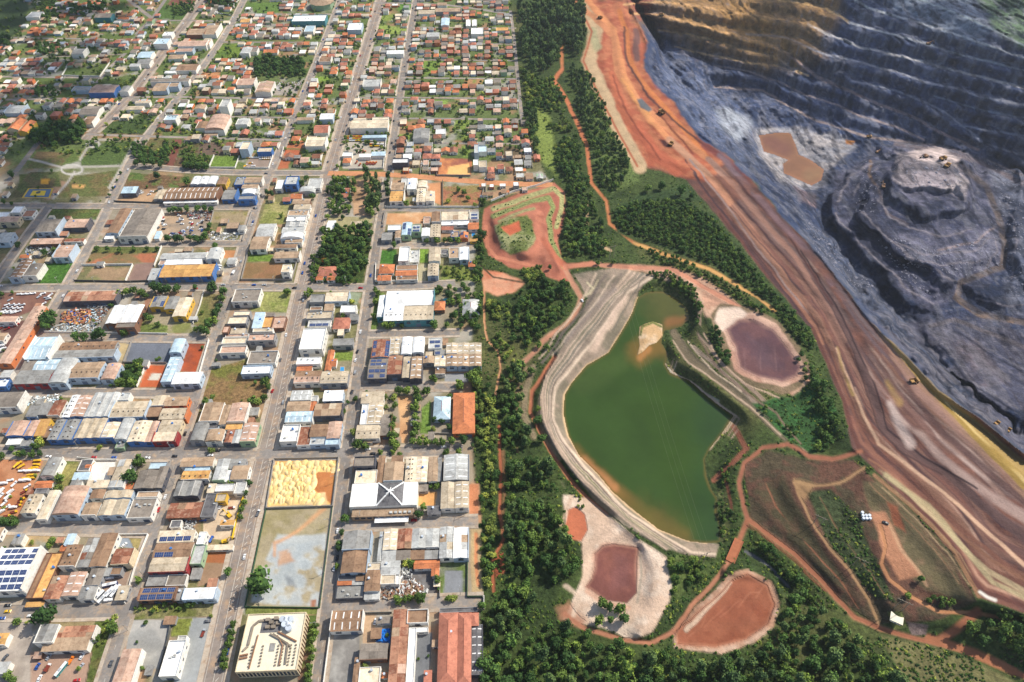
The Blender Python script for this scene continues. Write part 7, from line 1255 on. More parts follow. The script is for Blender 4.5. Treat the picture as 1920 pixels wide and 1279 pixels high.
SINGLES = [(C1,[(325,785,9,'dark'),(125,830,3.5,'mid'),(1705,455,4,'dark'),(1925,530,11,'dark'),(385,215,4,'mid'),(370,250,3,'mid'),(1745,840,3.2,'mid'),(1738,890,3.2,'mid'),(1728,945,3.2,'mid'),(1690,1050,3.2,'mid'),(1682,1100,3.2,'mid'),(1685,1150,3.4,'mid'),(1715,985,3,'mid'),(60,1235,4,'mid'),(90,1265,3.5,'mid'),(20,80,4,'dark'),(60,75,4,'dark'),(110,75,4,'dark'),(1035,510,3,'mid'),(850,870,5,'mid')]),
 (C2,[(605,850,3.2,'mid'),(600,905,3.4,'mid'),(590,960,3,'mid'),(582,1030,3.4,'mid'),(575,1090,3.4,'mid'),(565,1160,3,'mid'),(555,1215,3.4,'mid'),(550,1265,3.2,'mid'),(1220,655,4,'mid'),(1395,640,5,'mid'),(1320,645,3,'mid'),(1270,655,3,'mid'),(1290,380,4,'light'),(1330,385,4,'mid'),(785,230,3,'dark'),(788,275,3,'dark'),(765,405,2.6,'mid'),(1640,640,3.4,'light'),(1600,645,3,'mid'),(980,1160,3,'light'),(1520,510,3.5,'mid'),(800,160,3,'dark')]),
 (C3,[(1040,665,6,'mid'),(985,765,8,'dark'),(440,795,5,'mid'),(430,850,4.5,'light'),(290,510,5,'light'),(270,540,4,'mid'),(130,605,3.5,'mid'),(180,608,3.5,'dark'),(240,606,3.5,'mid'),(300,605,3.5,'dark'),(40,1105,4,'dark'),(100,1100,4,'mid'),(745,548,3,'light'),(1580,572,4,'light'),(85,565,3,'dark'),(1865,820,3.5,'dark'),(1848,895,3.2,'dark'),(1830,970,3.2,'mid'),(1815,1020,3.2,'mid'),(1805,1070,3,'mid'),(1610,830,2.6,'mid'),(1730,825,3,'mid'),(15,620,4,'mid'),(1550,210,4,'mid'),(1590,180,3,'mid')]),
 (C4,[(1225,120,5,'mid'),(1290,125,5,'mid'),(1360,130,5.5,'mid'),(1440,140,5,'mid'),(1365,190,5.5,'mid'),(1350,250,5.5,'mid'),(1195,175,4,'light'),(1200,235,4,'mid'),(1130,170,3,'light'),(1130,250,3,'light'),(1190,345,4.5,'mid'),(1185,400,5,'mid'),(1185,460,5,'mid'),(1190,515,5,'mid'),(1210,545,4.5,'mid'),(1355,330,4.5,'mid'),(1360,390,5,'mid'),(1345,445,5,'mid'),(1330,500,4,'mid'),(1380,515,4.2,'mid'),(1440,512,4.2,'mid'),(1510,512,4.2,'mid'),(1560,512,4.2,'mid'),(1620,510,4.2,'mid'),(1720,500,5,'dark'),(1610,175,4,'dark'),(1605,300,3.6,'mid'),(1605,400,4,'dark'),(1500,345,3.4,'dark'),(1550,360,3.4,'dark'),(1490,410,2.6,'light'),(1765,220,4.5,'rust'),(905,190,3,'mid'),(895,440,4,'light'),(925,545,5,'mid'),(980,545,4,'mid'),(1415,1000,3.6,'mid'),(1375,1060,4.5,'dark'),(830,1085,4.5,'dark'),(1285,1065,2.6,'mid'),(1520,850,3.4,'mid'),(1470,850,2.6,'mid'),(180,205,4,'light'),(220,185,4,'mid'),(250,100,4,'mid'),(850,215,2.4,'dark'),(820,290,3,'mid'),(1095,590,3,'mid'),(1185,590,2.6,'mid'),(1235,600,2.6,'mid'),(1590,595,3.4,'mid'),(1680,590,3.4,'mid'),(1680,95,5,'mid')]),
 (C5,[(365,400,8,'dark'),(385,370,6,'dark'),(345,440,6,'dark'),(570,525,6,'dark'),(625,535,5,'dark'),(740,505,7,'dark'),(700,520,5,'dark'),(930,490,4.5,'mid'),(1150,160,6,'dark'),(1200,170,6,'dark'),(1265,165,6,'dark'),(1325,160,6,'dark'),(1460,150,3.6,'dark'),(1600,150,6,'dark'),(1570,170,4.5,'dark'),(1675,180,5.5,'dark'),(1655,240,5.5,'mid'),(1635,300,5.5,'dark'),(1615,350,5.5,'dark'),(1595,400,5.5,'mid'),(1565,440,5.5,'dark'),(1510,462,5,'dark'),(1460,472,4.5,'mid'),(1540,485,5,'dark'),(945,185,5,'mid'),(1000,180,5,'mid'),(1050,190,5,'mid'),(1090,210,4,'mid'),(890,205,4.5,'mid'),(1120,385,4,'mid'),(1090,375,3.4,'dark'),(1180,430,3.4,'mid'),(830,290,3,'dark'),(15,210,4,'dark')]),
 (C6,[(560,565,0.1,'mid'),(650,185,4.5,'mid'),(670,170,4,'mid'),(510,175,4.5,'mid'),(1135,180,4,'mid'),(1120,240,3.6,'mid'),(1110,340,3.4,'mid'),(1190,400,5,'mid'),(1230,405,4.5,'mid'),(1300,410,3,'mid'),(1530,405,5,'dark'),(1610,400,4,'mid'),(905,335,3.5,'mid'),(955,235,4,'light'),(1515,770,4,'mid'),(1540,780,3,'mid'),(1790,760,7,'mid'),(1830,730,6,'mid'),(1810,800,6,'mid'),(1700,800,4,'mid'),(360,800,5,'mid'),(270,930,5,'mid'),(1810,330,5,'dark'),(1830,420,5,'dark')]),
 (C7,[(85,115,4.5,'dark'),(130,635,4.5,'dark'),(390,80,2.6,'dark'),(1185,120,5,'dark'),(1395,165,6,'dark'),(1270,375,4.5,'dark'),(1310,370,4.5,'dark'),(1350,372,4.5,'dark'),(1400,370,4.5,'dark'),(1480,362,4.5,'dark'),(1530,365,4.5,'dark'),(1580,365,4.5,'dark'),(1565,490,4.5,'dark'),(1555,525,4.5,'dark'),(1540,565,5,'dark'),(1265,590,5,'dark'),(1320,590,5,'dark'),(1360,595,5,'dark'),(1420,580,5,'dark'),(1470,590,5.5,'dark'),(1510,585,5,'dark'),(1610,640,5,'dark'),(1020,15,6,'dark'),(1080,20,6,'dark'),(1140,20,6,'dark'),(1200,25,6,'dark'),(1420,40,5.5,'dark'),(1480,50,5.5,'dark'),(1540,50,5,'dark'),(400,680,4.5,'mid'),(330,700,4,'dark'),(720,660,3.6,'mid'),(800,665,3.6,'dark'),(900,670,3.6,'mid'),(1000,665,3.4,'mid'),(1100,665,3.4,'mid'),(1180,660,3.4,'dark'),(25,315,3.5,'dark'),(90,325,3,'dark'),(818,262,2.6,'dark'),(848,210,2.4,'dark'),(878,150,2.4,'dark'),(902,95,2.4,'dark')]),
 (C8,[(245,245,4.5,'dark'),(275,250,4.5,'dark'),(500,170,4.5,'mid'),(535,130,4.5,'dark'),(580,270,5,'dark'),(345,420,2.6,'mid'),(1150,140,4.5,'euc'),(1145,200,4.5,'euc'),(1150,265,4.5,'euc'),(980,85,4.5,'euc'),(1285,325,4.5,'mid'),(1440,605,3.4,'mid'),(1520,600,4,'mid'),(1570,600,4,'mid'),(1620,600,4,'mid'),(1670,600,4,'mid'),(1195,635,4,'dark'),(1720,240,4.5,'mid'),(1680,220,4,'mid'),(1750,280,4,'mid'),(1800,330,4,'light'),(1860,310,5,'mid'),(1600,300,3.5,'light'),(670,750,4,'rust'),(620,740,3,'light'),(770,45,3.6,'mid'),(690,420,4,'mid'),(560,30,4,'mid'),(1000,930,0.1,'dark'),(1060,970,4,'mid'),(1500,990,4.5,'dark'),(390,985,4,'mid')])]
SING_LB = {}
NEARW = {id(C1): 'near the bottom left corner', id(C2): 'near the cream building block', id(C3): 'around the pale warehouse blocks', id(C4): 'around the hall and garden blocks', id(C5): 'around the scrap yard block', id(C6): 'around the teal-walled hall', id(C7): 'around the car scrapyard blocks', id(C8): 'around the wooded garden'}
for o, lst in SINGLES:
    for x, y, r, k in lst:
        if r < 1: continue
        # the traced point is the crown's middle; the foot stands a little nearer
        px, py = o[0] + x / o[2], o[1] + y / o[2]; q_ = P(px, py, r * 1.0); TREES.append([q_.x, q_.y, 0.0, r * rt_.uniform(.92, 1.08), k, NEARW[id(o)]])
for x, y, r in ((1238,356,6),(1275,368,7),(1213,360,5.5),(1295,372,4),(1228,490,3),(1030,505,3),(1150,495,3.4),(1120,497,3),(1222,475,3),(1285,498,3),(1310,515,2.6),(1340,525,2.6),(1012,652,4),(1024,655,3.4),(995,700,4.5),(980,690,4.5),(1008,770,3),(1008,795,5.5),(1015,830,5),(1035,880,5),(1220,548,0.1),(1725,1090,3),(1700,1120,3)):
    if r > 1: add_tree(x, y, r, rt_.choice(['dark', 'mid']), 'standing alone on the slopes around the mine', False)
# yard trees of the far quarter
BA = np.array(BLD); k = 0
while k < 3400:
    u, v_ = rt_.uniform(-30, 1010), 330 * rt_.random() ** .8 - 40
    if u > np.interp(v_, te_y, te_x) - 4: continue
    p_ = P(u, v_); k += 1
    r = rt_.uniform(1.6, 3.4)
    if road_dist(p_.x, p_.y) < 1.2 or not clear_of_buildings(p_.x, p_.y, r * .3, r * .3, 0): continue
    TREES.append([p_.x, p_.y, 0, r, rt_.choice(['dark', 'mid', 'mid', 'light']), 'in the yards of the far quarter'])
for k in range(260):
    u, v_ = rt_.uniform(-20, 890), rt_.uniform(330, 1270); p_ = P(u, v_); r = rt_.uniform(1.2, 2.4)
    if road_dist(p_.x, p_.y) < 2.6 or not clear_of_buildings(p_.x, p_.y, r * .6, r * .6, 0): continue
    if in_poly(np.array([u]), np.array([v_]), [(460,955),(640,850),(600,1145),(460,1145)])[0]: continue
    TREES.append([p_.x, p_.y, 0, r, rt_.choice(['mid', 'light', 'dark']), 'among the yards of the lower town'])
for t in TREES:
    d = t[1] * CP - (t[2] - CAM_H) * SP; t.append(t[3] / d); u, v_ = to_px(t[:3]); t.append(-20 < u < 1940 and -20 < v_ < 1310)
order = sorted(range(len(TREES)), key=lambda i: -TREES[i][6] * TREES[i][7]); IND = set(order[:300]); REST = [TREES[i] for i in order[300:]]
WORD = {'dark': 'dark green', 'mid': 'mid green', 'light': 'pale green', 'euc': 'tall eucalyptus-like', 'rust': 'rust-coloured'}
for i in order[:300]:
    x, y, z, r, key, where = TREES[i][:6]
    e = empty('tree', (x, y, z), rt_.random() * 6.28); e.scale = (r, r, r * rt_.uniform(.9, 1.15))
    link('trunk', TRUNK[key], e); c_ = link('crown', rt_.choice(CROWNS[key]), e); c_.location = (0, 0, CZ0[key] * .95)
    size = 'large ' if r > 5.5 else ('small ' if r < 3 else '')
    tag(e, f'{size}{WORD[key]} tree {where}', 'tree', f'{size}{WORD[key]} trees {where}')
# trees of the streets and yards are told apart by their place
INDT = [o for o in COL.objects if o.type == 'EMPTY' and o.name.split('.')[0] == 'tree']; byl = {}
for o in INDT: byl.setdefault(o['label'], []).append(o)
for lb, os_ in byl.items():
    if len(os_) < 2 or any(w_ in lb for w_ in ('wood ', 'belt', 'grove', 'thicket', 'scrub', 'clump', 'shrub')): continue
    os_.sort(key=lambda o: to_px(o.location)[0])
    for i, o in enumerate(os_): o['label'] = f'{lb}, {ORD[min(i, 35)]} from left'
# the rest of the woods as one mass: instances on points
PCOL = bpy.data.collections.new('wood_sources'); keys = []
for key in CROWNS:
    for j, m in enumerate(CROWNS[key]):
        # crown and trunk of a woodland tree in one mesh
        bm = bmesh.new(); bm.from_mesh(m); bmesh.ops.translate(bm, vec=(0, 0, CZ0[key] * .95), verts=bm.verts); n0 = len(bm.faces)
        bm.from_mesh(TRUNK[key]); bm.faces.ensure_lookup_table()
        for f in bm.faces[n0:]: f.material_index = 2
        mm = bpy.data.meshes.new('woodland_tree'); bm.to_mesh(mm); bm.free(); mm.materials.append(LEAF[key]); mm.materials.append(CORE[key]); mm.materials.append(BARK)
        o = bpy.data.objects.new(f'source_{len(keys):02d}', mm); PCOL.objects.link(o); keys.append(key)
def pick(key): return rt_.choice([i for i, k in enumerate(keys) if k == key])
def scatter(name, pts, coll, label, cat):
    """pts: x, y, z, scale, variant"""
    me = bpy.data.meshes.new(name); me.vertices.add(len(pts)); me.vertices.foreach_set('co', np.array([p_[:3] for p_ in pts], np.float32).ravel())
    for an, ty, vals in (('size', 'FLOAT', [p_[3] for p_ in pts]), ('turn', 'FLOAT', [rt_.random() * 6.28 for _ in pts]), ('kind_index', 'INT', [p_[4] for p_ in pts])):
        a = me.attributes.new(an, ty, 'POINT'); a.data.foreach_set('value', vals)
    o = link(name, me); tag(o, label, cat, kind='stuff')
    g = bpy.data.node_groups.new(name, 'GeometryNodeTree'); g.interface.new_socket('Geometry', in_out='INPUT', socket_type='NodeSocketGeometry'); g.interface.new_socket('Geometry', in_out='OUTPUT', socket_type='NodeSocketGeometry')
    N = g.nodes.new; gi, go = N('NodeGroupInput'), N('NodeGroupOutput'); ip = N('GeometryNodeInstanceOnPoints'); ci = N('GeometryNodeCollectionInfo'); ci.inputs['Collection'].default_value = coll; ci.inputs['Separate Children'].default_value = True; ci.inputs['Reset Children'].default_value = True
    at_ = {}
    for an, ty in (('size', 'FLOAT'), ('turn', 'FLOAT'), ('kind_index', 'INT')): nd = N('GeometryNodeInputNamedAttribute'); nd.data_type = ty; nd.inputs['Name'].default_value = an; at_[an] = nd
    cb = N('ShaderNodeCombineXYZ'); L_ = g.links.new
    L_(gi.outputs[0], ip.inputs['Points']); L_(ci.outputs[0], ip.inputs['Instance']); ip.inputs['Pick Instance'].default_value = True; L_(at_['kind_index'].outputs[0], ip.inputs['Instance Index'])
    L_(at_['turn'].outputs[0], cb.inputs['Z']); L_(cb.outputs[0], ip.inputs['Rotation']); L_(at_['size'].outputs[0], ip.inputs['Scale']); L_(ip.outputs[0], go.inputs[0])
    md = o.modifiers.new('scatter', 'NODES'); md.node_group = g; return o
scatter('woodland', [(t[0], t[1], t[2], t[3], pick(t[4])) for t in REST], PCOL, 'mass of woodland and yard trees of the belts and far quarter', 'woodland')
print('trees', len(TREES))

# low bushes over the grassy ground
BCOL = bpy.data.collections.new('bush_sources')
for i, key in enumerate(('mid', 'light', 'dark', 'light')):
    o = bpy.data.objects.new(f'bush_{i}', crown_mesh('bush', key, 900 + i, .7, 3, 14, .5)); BCOL.objects.link(o)
gm_ = (GRASS > .75) & (GXX > 870) & (GXX < 1960) & (GYY > -30) & (GYY < 1300) & (fp < -3) & (ZONE != 2)
idx = np.argwhere(gm_); pts = []
for i, j in idx[np.random.RandomState(3).choice(len(idx), 9000)]:
    X_, Y_ = float(WX[i, j]) + rt_.uniform(-1, 1), float(WY[i, j]) + rt_.uniform(-1, 1)
    if vnoise(np.array([X_ / 25.]), np.array([Y_ / 25.]), 8)[0] < .36: continue
    pts.append((X_, Y_, float(GZ[i, j]) + .2, rt_.uniform(.5, 1.5), rt_.choice([0, 0, 1, 2, 2, 2])))
scatter('undergrowth', pts, BCOL, 'low green bushes over the grassy slopes around the mine', 'bushes')
# ================================================================== VEHICLES, POLES, YARD THINGS, MINE MACHINES
rv = random.Random(41)
VP = {k: surf('paint_' + k.replace(' ', '_'), c_, .3, .03, .5, 1, .04, .5) for k, c_ in {'white': (232,232,230), 'silver': (170,174,178), 'black': (34,36,40), 'red': (176,30,34), 'blue': (40,84,160), 'yellow': (232,184,40), 'orange': (226,124,36), 'grey': (96,98,102), 'green': (60,110,70), 'teal': (80,170,170), 'brown': (128,58,44), 'dust': (150,112,76)}.items()}
GLASS = surf('vehicle_glass', (30,38,48), .1, .03, .5, 1, 0, .6); TYRE = surf('tyre', (30,30,32), .9)
def prism(name, prof, w_, mat, taper=0.0):
    """side profile (x, z) extruded across the width, sides pulled in towards the top by taper"""
    zt = max(z for _, z in prof); n = len(prof); v = []
    for s in (-1, 1): v += [(x, s * (w_ / 2 - taper * max(0, z - .8)), z) for x, z in prof]
    return mesh_from(name, v, [tuple(range(n - 1, -1, -1)), tuple(range(n, 2 * n))] + [(i, (i + 1) % n, n + (i + 1) % n, n + i) for i in range(n)], mat)
wv = [(.34 * math.cos(6.283 * i / 10), s, .34 * math.sin(6.283 * i / 10)) for s in (-.11, .11) for i in range(10)]
WHEEL = mesh_from('wheel', wv, [tuple(range(9, -1, -1)), tuple(range(10, 20))] + [(i, (i + 1) % 10, 10 + (i + 1) % 10, 10 + i) for i in range(10)], TYRE)
CARB, TRKC, BUSB = {}, {}, {}
CARW = prism('window', [(-1.62,.96),(1.0,.96),(.38,1.36),(-1.2,1.36)], 1.66, GLASS, .22); CARR = None
TRW = mesh_from('windscreen', [(2.92,-.95,1.5),(2.92,.95,1.5),(2.8,.95,2.3),(2.8,-.95,2.3)], [(0,1,2,3)], GLASS)
def car(loc, ang, col):
    if col not in CARB: CARB[col] = (prism('body', [(-2.1,.35),(2.1,.35),(2.15,.62),(1.9,.82),(1.0,.94),(-1.65,.98),(-2.1,.86)], 1.74, VP[col]), prism('car_roof', [(-1.24,1.34),(.42,1.34),(.3,1.45),(-1.1,1.45)], 1.5, VP[col], .1))
    e = empty('car', loc, ang); link('body', CARB[col][0], e); link('window', CARW, e); link('car_roof', CARB[col][1], e)
    for x, y in ((-1.3,-.8),(1.3,-.8),(-1.3,.8),(1.3,.8)): w_ = link('wheel', WHEEL, e); w_.location = (x, y, .34)
    return e
def truck(loc, ang, col, load='box', lcol='white'):
    if col not in TRKC: TRKC[col] = prism('cab', [(1.2,.7),(3.0,.7),(3.0,1.5),(2.85,2.5),(1.2,2.5)], 2.2, VP[col])
    e = empty('truck', loc, ang); e.scale = (.7,) * 3; link('cab', TRKC[col], e); w_ = link('windscreen', TRW, e); w_.location = (.06, 0, 0)
    bx('chassis', TYRE, e, -4.2, -.5, .55, 6.6, 1.0, .35)
    if load == 'box': bx('cargo_box', VP[lcol], e, -4.4, -1.2, .95, 5.4, 2.4, 2.4)
    elif load == 'tank': part('tank', unit_cyl(VP[lcol], 12), e, Matrix.Translation((-4.4, 0, 1.95)) @ Matrix.Rotation(math.pi / 2, 4, 'Y') @ Matrix.Diagonal((1.05, 1.15, 5.4, 1)))
    else:
        bx('flatbed', VP[lcol], e, -4.4, -1.2, .95, 5.4, 2.4, .25)
        for s in (-1.2, 1.12): bx('side_board', VP[lcol], e, -4.4, s, 1.2, 5.4, .08, .55)
    for x in (-3.5, -2.5, 2.1):
        for y in (-1.0, 1.0): w_ = link('wheel', WHEEL, e); w_.location = (x, y, .48); w_.scale = (1.4, 1.6, 1.4)
    return e
def bus(loc, ang, col):
    e = empty('bus', loc, ang); e.scale = (.8,) * 3; bx('body', VP[col], e, -5.8, -1.25, .45, 11.6, 2.5, 2.6); bx('roof', VP['white'], e, -5.7, -1.2, 3.05, 11.4, 2.4, .15)
    for s in (-1.28, 1.22): bx('window', GLASS, e, -5.4, s, 1.6, 10.6, .06, .9)
    bx('windscreen', GLASS, e, 5.78, -1.1, 1.4, .06, 2.2, 1.3); bx('air_unit', VP['silver'], e, -2, -.8, 3.2, 2.4, 1.6, .3)
    for x in (-3.8, 3.6):
        for y in (-1.15, 1.15): w_ = link('wheel', WHEEL, e); w_.location = (x, y, .5); w_.scale = (1.45, 1.6, 1.45)
    return e
def spot(o, x, y): return P(o[0] + x / o[2], o[1] + y / o[2], .05)
# single vehicles one can point to
ONE = [(C4,285,135,83,'red','red car driving on the avenue beside the meadow lot'),(C4,880,142,83,'black','black car on the street above the tan ribbed roof'),(C4,1345,1105,2,'red','red car below the white cross-roof hall'),(C4,1242,1105,2,'black','black car below the white cross-roof hall'),(C6,563,150,3,'black','black car at the crossing beside the grassy lot'),(C6,1020,452,83,'white','white car on the street left of the teal-walled hall'),(C6,998,590,83,'black','black car parked beside the white block street'),(C6,985,650,83,'white','white car parked below the black one'),(C6,982,735,83,'silver','silver car parked beside the light grey shed'),(C6,962,870,83,'grey','grey car on the street beside the white box building'),
 (C1,935,250,60,'white','white car on the blue slab by the rusty-roofed shed'),(C1,62,702,4,'black','black car on the road at the lower left'),(C1,62,748,4,'yellow','pale yellow car on the road at the lower left'),(C1,232,782,4,'white','white car beside the big round tree'),(C1,20,800,4,'blue','blue car at the left edge of the lower road'),(C1,45,1092,70,'grey','grey car in the pale yard at the left edge'),(C1,285,1160,80,'blue','blue car beside the rust-red trailer'),(C1,300,1250,85,'white','white car at the bottom edge of the corner yard'),(C1,612,1160,70,'silver','silver pickup in the bottom left yard'),(C1,618,1085,75,'white','white car beside the rusty-roofed shed'),(C1,1655,1100,76,'black','black car parked beside the avenue trees'),(C1,1560,822,5,'grey','grey car beside the modern building lawn'),(C1,370,1090,70,'silver','silver van beside the corner shed'),(C1,580,1265,10,'red','red car at the bottom edge'),
 (C2,750,425,83,'white','white car beside the tall grey-brown shed'),(C2,1055,825,80,'white','white car in the yard above the blue tarpaulin'),(C3,1580,618,5,'white','white car at the crossing below the grey vault'),(C3,1715,955,80,'silver','silver car in the sandy machine yard'),(C3,1655,1002,80,'white','white car in the sandy machine yard'),(C3,1590,1015,75,'white','white van beside the dark flat roof'),(C4,1000,572,10,'white','white car below the garden block'),(C4,1038,605,5,'black','black car below the garden block'),(C7,1890,488,80,'white','white car on the street right of the dry lot'),(C8,130,487,78,'white','white car beside the pale stepped roofs'),(C8,450,962,3,'black','black car on the cross street above the grassy lot'),(C8,560,797,80,'black','black car on the avenue beside the tower'),(C8,235,105,4,'black','black car on the crossroad above the blue block'),(C8,155,365,5,'black','black car below the blue-fronted building'),
 (C10,1020,605,80,'white','white car on the far crossing street'),(C10,815,968,3,'grey','grey car on the crossroad left of the bus yard'),(C11,390,655,82,'black','black car beside the orange truck depot'),(C11,1025,883,3,'black','black car on the orange dirt road'),(C11,1255,890,3,'white','white car on the orange dirt road'),(C11,1530,890,3,'black','black car at the end of the dirt road'),(C3,1000,1000,80,'white','white car by the stone yard'),((880,480,2.908),615,245,110,'white','white pickup on the dirt road beside the dark grove'),((1340,860,3.052),976,370,150,'black','dark pickup parked on the red dump terrace')]
for o, x, y, a, col, lb in ONE:
    if o[0] >= 880: q_ = PZ(o[0] + x / o[2], o[1] + y / o[2])
    else: q_ = spot(o, x, y)
    tag(car(q_, R(a), col), lb, 'car')
tag(bus(spot(C1, 468, 1185), R(68), 'teal'), 'teal bus in the bottom left yard', 'bus'); tag(truck(spot(C1, 368, 1165), R(80), 'white', 'box', 'brown'), 'truck with rust-red box in the bottom left yard', 'truck'); tag(truck(spot(C1, 540, 1110), R(75), 'orange', 'flat', 'orange'), 'orange flatbed beside the teal bus', 'truck')
tag(truck(spot(C4, 180, 1048), R(80), 'white', 'flat', 'grey'), 'white truck with open flatbed on the avenue below the sand lot', 'truck'); tag(truck(spot(C7, 1755, 845), R(80), 'white', 'box'), 'white box truck on the street beside the orange-tan shed', 'truck'); tag(truck(spot(C1, 1530, 905), R(80), 'silver', 'flat', 'brown'), 'open truck on the forecourt of the modern building', 'truck')
def yard(o, spots, mk, label, cat, group):
    for s in spots:
        e = mk(spot(o, s[0], s[1]), R(s[2] + rv.uniform(-6, 6))); tag(e, label, cat, group)
# truck yard
yard(C3, [(170,735,2),(230,738,2),(285,735,2),(180,810,2),(215,805,3),(85,805,5),(40,830,5),(115,830,60),(215,850,40),(20,880,70),(90,890,60),(70,930,60),(15,920,70),(60,1003,30),(110,1010,10),(40,975,60),(20,1040,50)], lambda l, a: truck(l, a, 'white', rv.choice(['flat', 'box', 'box'])), 'white truck in the red earth truck yard', 'truck', 'white trucks in the truck yard')
yard(C3, [(290,660,2),(285,690,2),(270,712,2),(250,725,4),(240,768,2),(250,790,2),(205,790,2),(150,680,60),(170,700,50),(130,690,70)], lambda l, a: truck(l, a, 'yellow', 'tank', 'yellow'), 'yellow tanker truck in the red earth truck yard', 'truck', 'yellow tankers in the truck yard')
yard(C3, [(190,890,40),(205,920,30),(170,950,35),(150,980,40),(140,1000,30),(110,1045,20),(60,1075,10)], lambda l, a: truck(l, a, 'yellow', 'flat', 'brown'), 'worn yellow machine with brown deck in the truck yard', 'truck', 'worn machines in the truck yard')
yard(C1, [(745,640,62),(785,645,62),(815,615,64),(845,600,64),(875,600,64)], lambda l, a: bus(l, a, rv.choice(['white', 'silver', 'silver'])), 'pale bus in the row beside the grey shed', 'bus', 'pale buses parked in a row'); yard(C1, [(765,515,5),(835,500,5),(735,555,8),(825,665,5)], lambda l, a: truck(l, a, 'white', 'box'), 'white box truck above the bus row', 'truck', 'box trucks above the bus row'); tag(bus(spot(C1, 832, 550), R(14), 'blue'), 'blue bus lying beside the white bus row', 'bus'); yard(C1, [(730,600,20)], lambda l, a: truck(l, a, 'silver', 'flat', 'silver'), 'silver flatbed left of the bus row', 'truck', 'flatbed by the bus row')
# far left truck lot
yard(C5, [(150,210,3),(185,210,3),(220,208,3),(255,205,3),(300,225,60),(330,205,10),(355,235,10),(385,215,60),(335,280,30),(370,245,20),(85,250,40)] + [(60 + 38 * (i % 4) - (i // 4) * 14, 290 + 24 * (i // 4), 20) for i in range(12)] + [(15 + 30 * i, 350, 15) for i in range(4)], lambda l, a: truck(l, a, 'white', 'flat', rv.choice(['white', 'silver'])), 'white truck in the far left truck lot', 'truck', 'white trucks in the far left lot')
yard(C5, [(110,410,60),(155,395,60),(20,460,50),(60,470,40),(130,440,50)], lambda l, a: truck(l, a, rv.choice(['red', 'white']), 'flat', 'brown'), 'truck with brown deck in the far left lot', 'truck', 'brown-decked trucks in the far left lot'); yard(C5, [(20,600,30),(35,620,30),(10,640,30),(30,590,40)], lambda l, a: truck(l, a, 'white', 'box'), 'white box truck at the left edge lot', 'truck', 'box trucks at the left edge')
# car scrapyard
CC = {}
for i in range(62):
    x, y = rv.choice([(rv.uniform(1260, 1390), rv.uniform(530, 580)), (rv.uniform(1390, 1530), rv.uniform(500, 575)), (rv.uniform(1170, 1240), rv.uniform(420, 520)), (rv.uniform(1300, 1520), rv.uniform(420, 500))]); col = rv.choice(['white', 'silver', 'black', 'grey', 'white', 'grey', 'red', 'blue'])
    tag(car(spot(C7, x, y), R(rv.choice([0, 10, 80, 95, 45])), col), f'{col} scrapped car among the wrecks of the car scrapyard', 'car', f'{col} cars in the car scrapyard')
yard(C7, [(1010 + 14 * i, 240 + 10 * (i % 3), 60) for i in range(5)] + [(1120,262,20),(1140,240,10)], lambda l, a: car(l, a, 'white'), 'white car in the yard left of the long brown roof', 'car', 'white cars left of the long brown roof'); yard(C7, [(1650 - 6 * i, 800 + 18 * i, 10) for i in range(4)], lambda l, a: truck(l, a, 'white', 'box'), 'white box truck beside the blue-fronted shed', 'truck', 'box trucks by the blue-fronted shed')
# depot
yard(C11, [(20 + 27 * (i % 9), 515 + 19 * (i // 9), 5) for i in range(27)] + [(230 + 30 * (i % 4), 585 + 17 * (i // 4), 3) for i in range(8)], lambda l, a: truck(l, a, rv.choice(['yellow', 'orange', 'white']), 'tank', rv.choice(['orange', 'yellow', 'white'])), 'orange and white machine in the truck depot rows', 'truck', 'machines parked in the depot'); yard(C11, [(140,640,20),(160,650,30),(120,650,60),(90,745,70),(120,765,70)] + [(180 + 14 * i, 750 + 6 * (i % 2), 75) for i in range(7)], lambda l, a: truck(l, a, 'orange', 'flat', 'brown'), 'orange flatbed truck at the lower end of the depot', 'truck', 'flatbeds at the lower end of the depot')
yard(C10, [(640 + 22 * i, 805, 10) for i in range(5)] + [(770 + 20 * (i % 5), 800 + 18 * (i // 5), 5) for i in range(10)] + [(665,860,3),(690,890,3),(610,885,60)], lambda l, a: truck(l, a, 'white', 'flat', rv.choice(['yellow', 'white', 'silver'])), 'white truck in the yard beside the crossroad', 'truck', 'trucks in the yard beside the crossroad')
yard(C13, [(270 + 22 * i, 130 + 4 * i, 5) for i in range(9)], lambda l, a: car(l, a, rv.choice(['white', 'black', 'silver'])), 'parked car in the dark-walled yard near the top', 'car', 'cars in the dark-walled yard')
# moving and parked cars along the streets
NAMES = {0: 'main avenue', 1: 'street beside the eastern blocks', 2: 'second street', 3: 'plaza street', 4: 'far left avenue', 15: 'cross street below the pale warehouses', 20: 'cross street above the garden wall'}
for k_ in NAMES:
    L, wd = ROADL[k_]; seen = {}; lst = []
    for j in range({0: 34, 1: 20, 2: 24, 3: 18, 4: 12, 15: 9, 20: 10}[k_]):
        i = rv.randrange(2, len(L) - 2); t = (L[i + 1] - L[i]).normalized(); n_ = Vector((t.y, -t.x, 0)); s = rv.choice([-1, 1]); q_ = L[i] + n_ * s * (wd / 2 - rv.choice([1.2, 3.0])); q_.z = .05
        u, v_ = to_px(q_)
        if not (0 < u < 1920 and 0 < v_ < 1279) or any((q_ - z_[0]).length < 9 for z_ in lst): continue
        lst.append((q_, math.atan2(t.y, t.x) + (math.pi if s < 0 else 0), rv.choice(['white', 'white', 'silver', 'black', 'grey', 'red', 'blue']), v_))
    lst.sort(key=lambda t: -t[3])
    for q_, a, col, v_ in lst:
        al = [z_ for z_ in lst if z_[2] == col]; pos = '' if len(al) == 1 else f', {ORD[[z_[3] for z_ in al].index(v_)]} from the bottom'
        tag(car(q_, a, col), f'{col} car on the {NAMES[k_]}{pos}', 'car', 'cars on the streets')
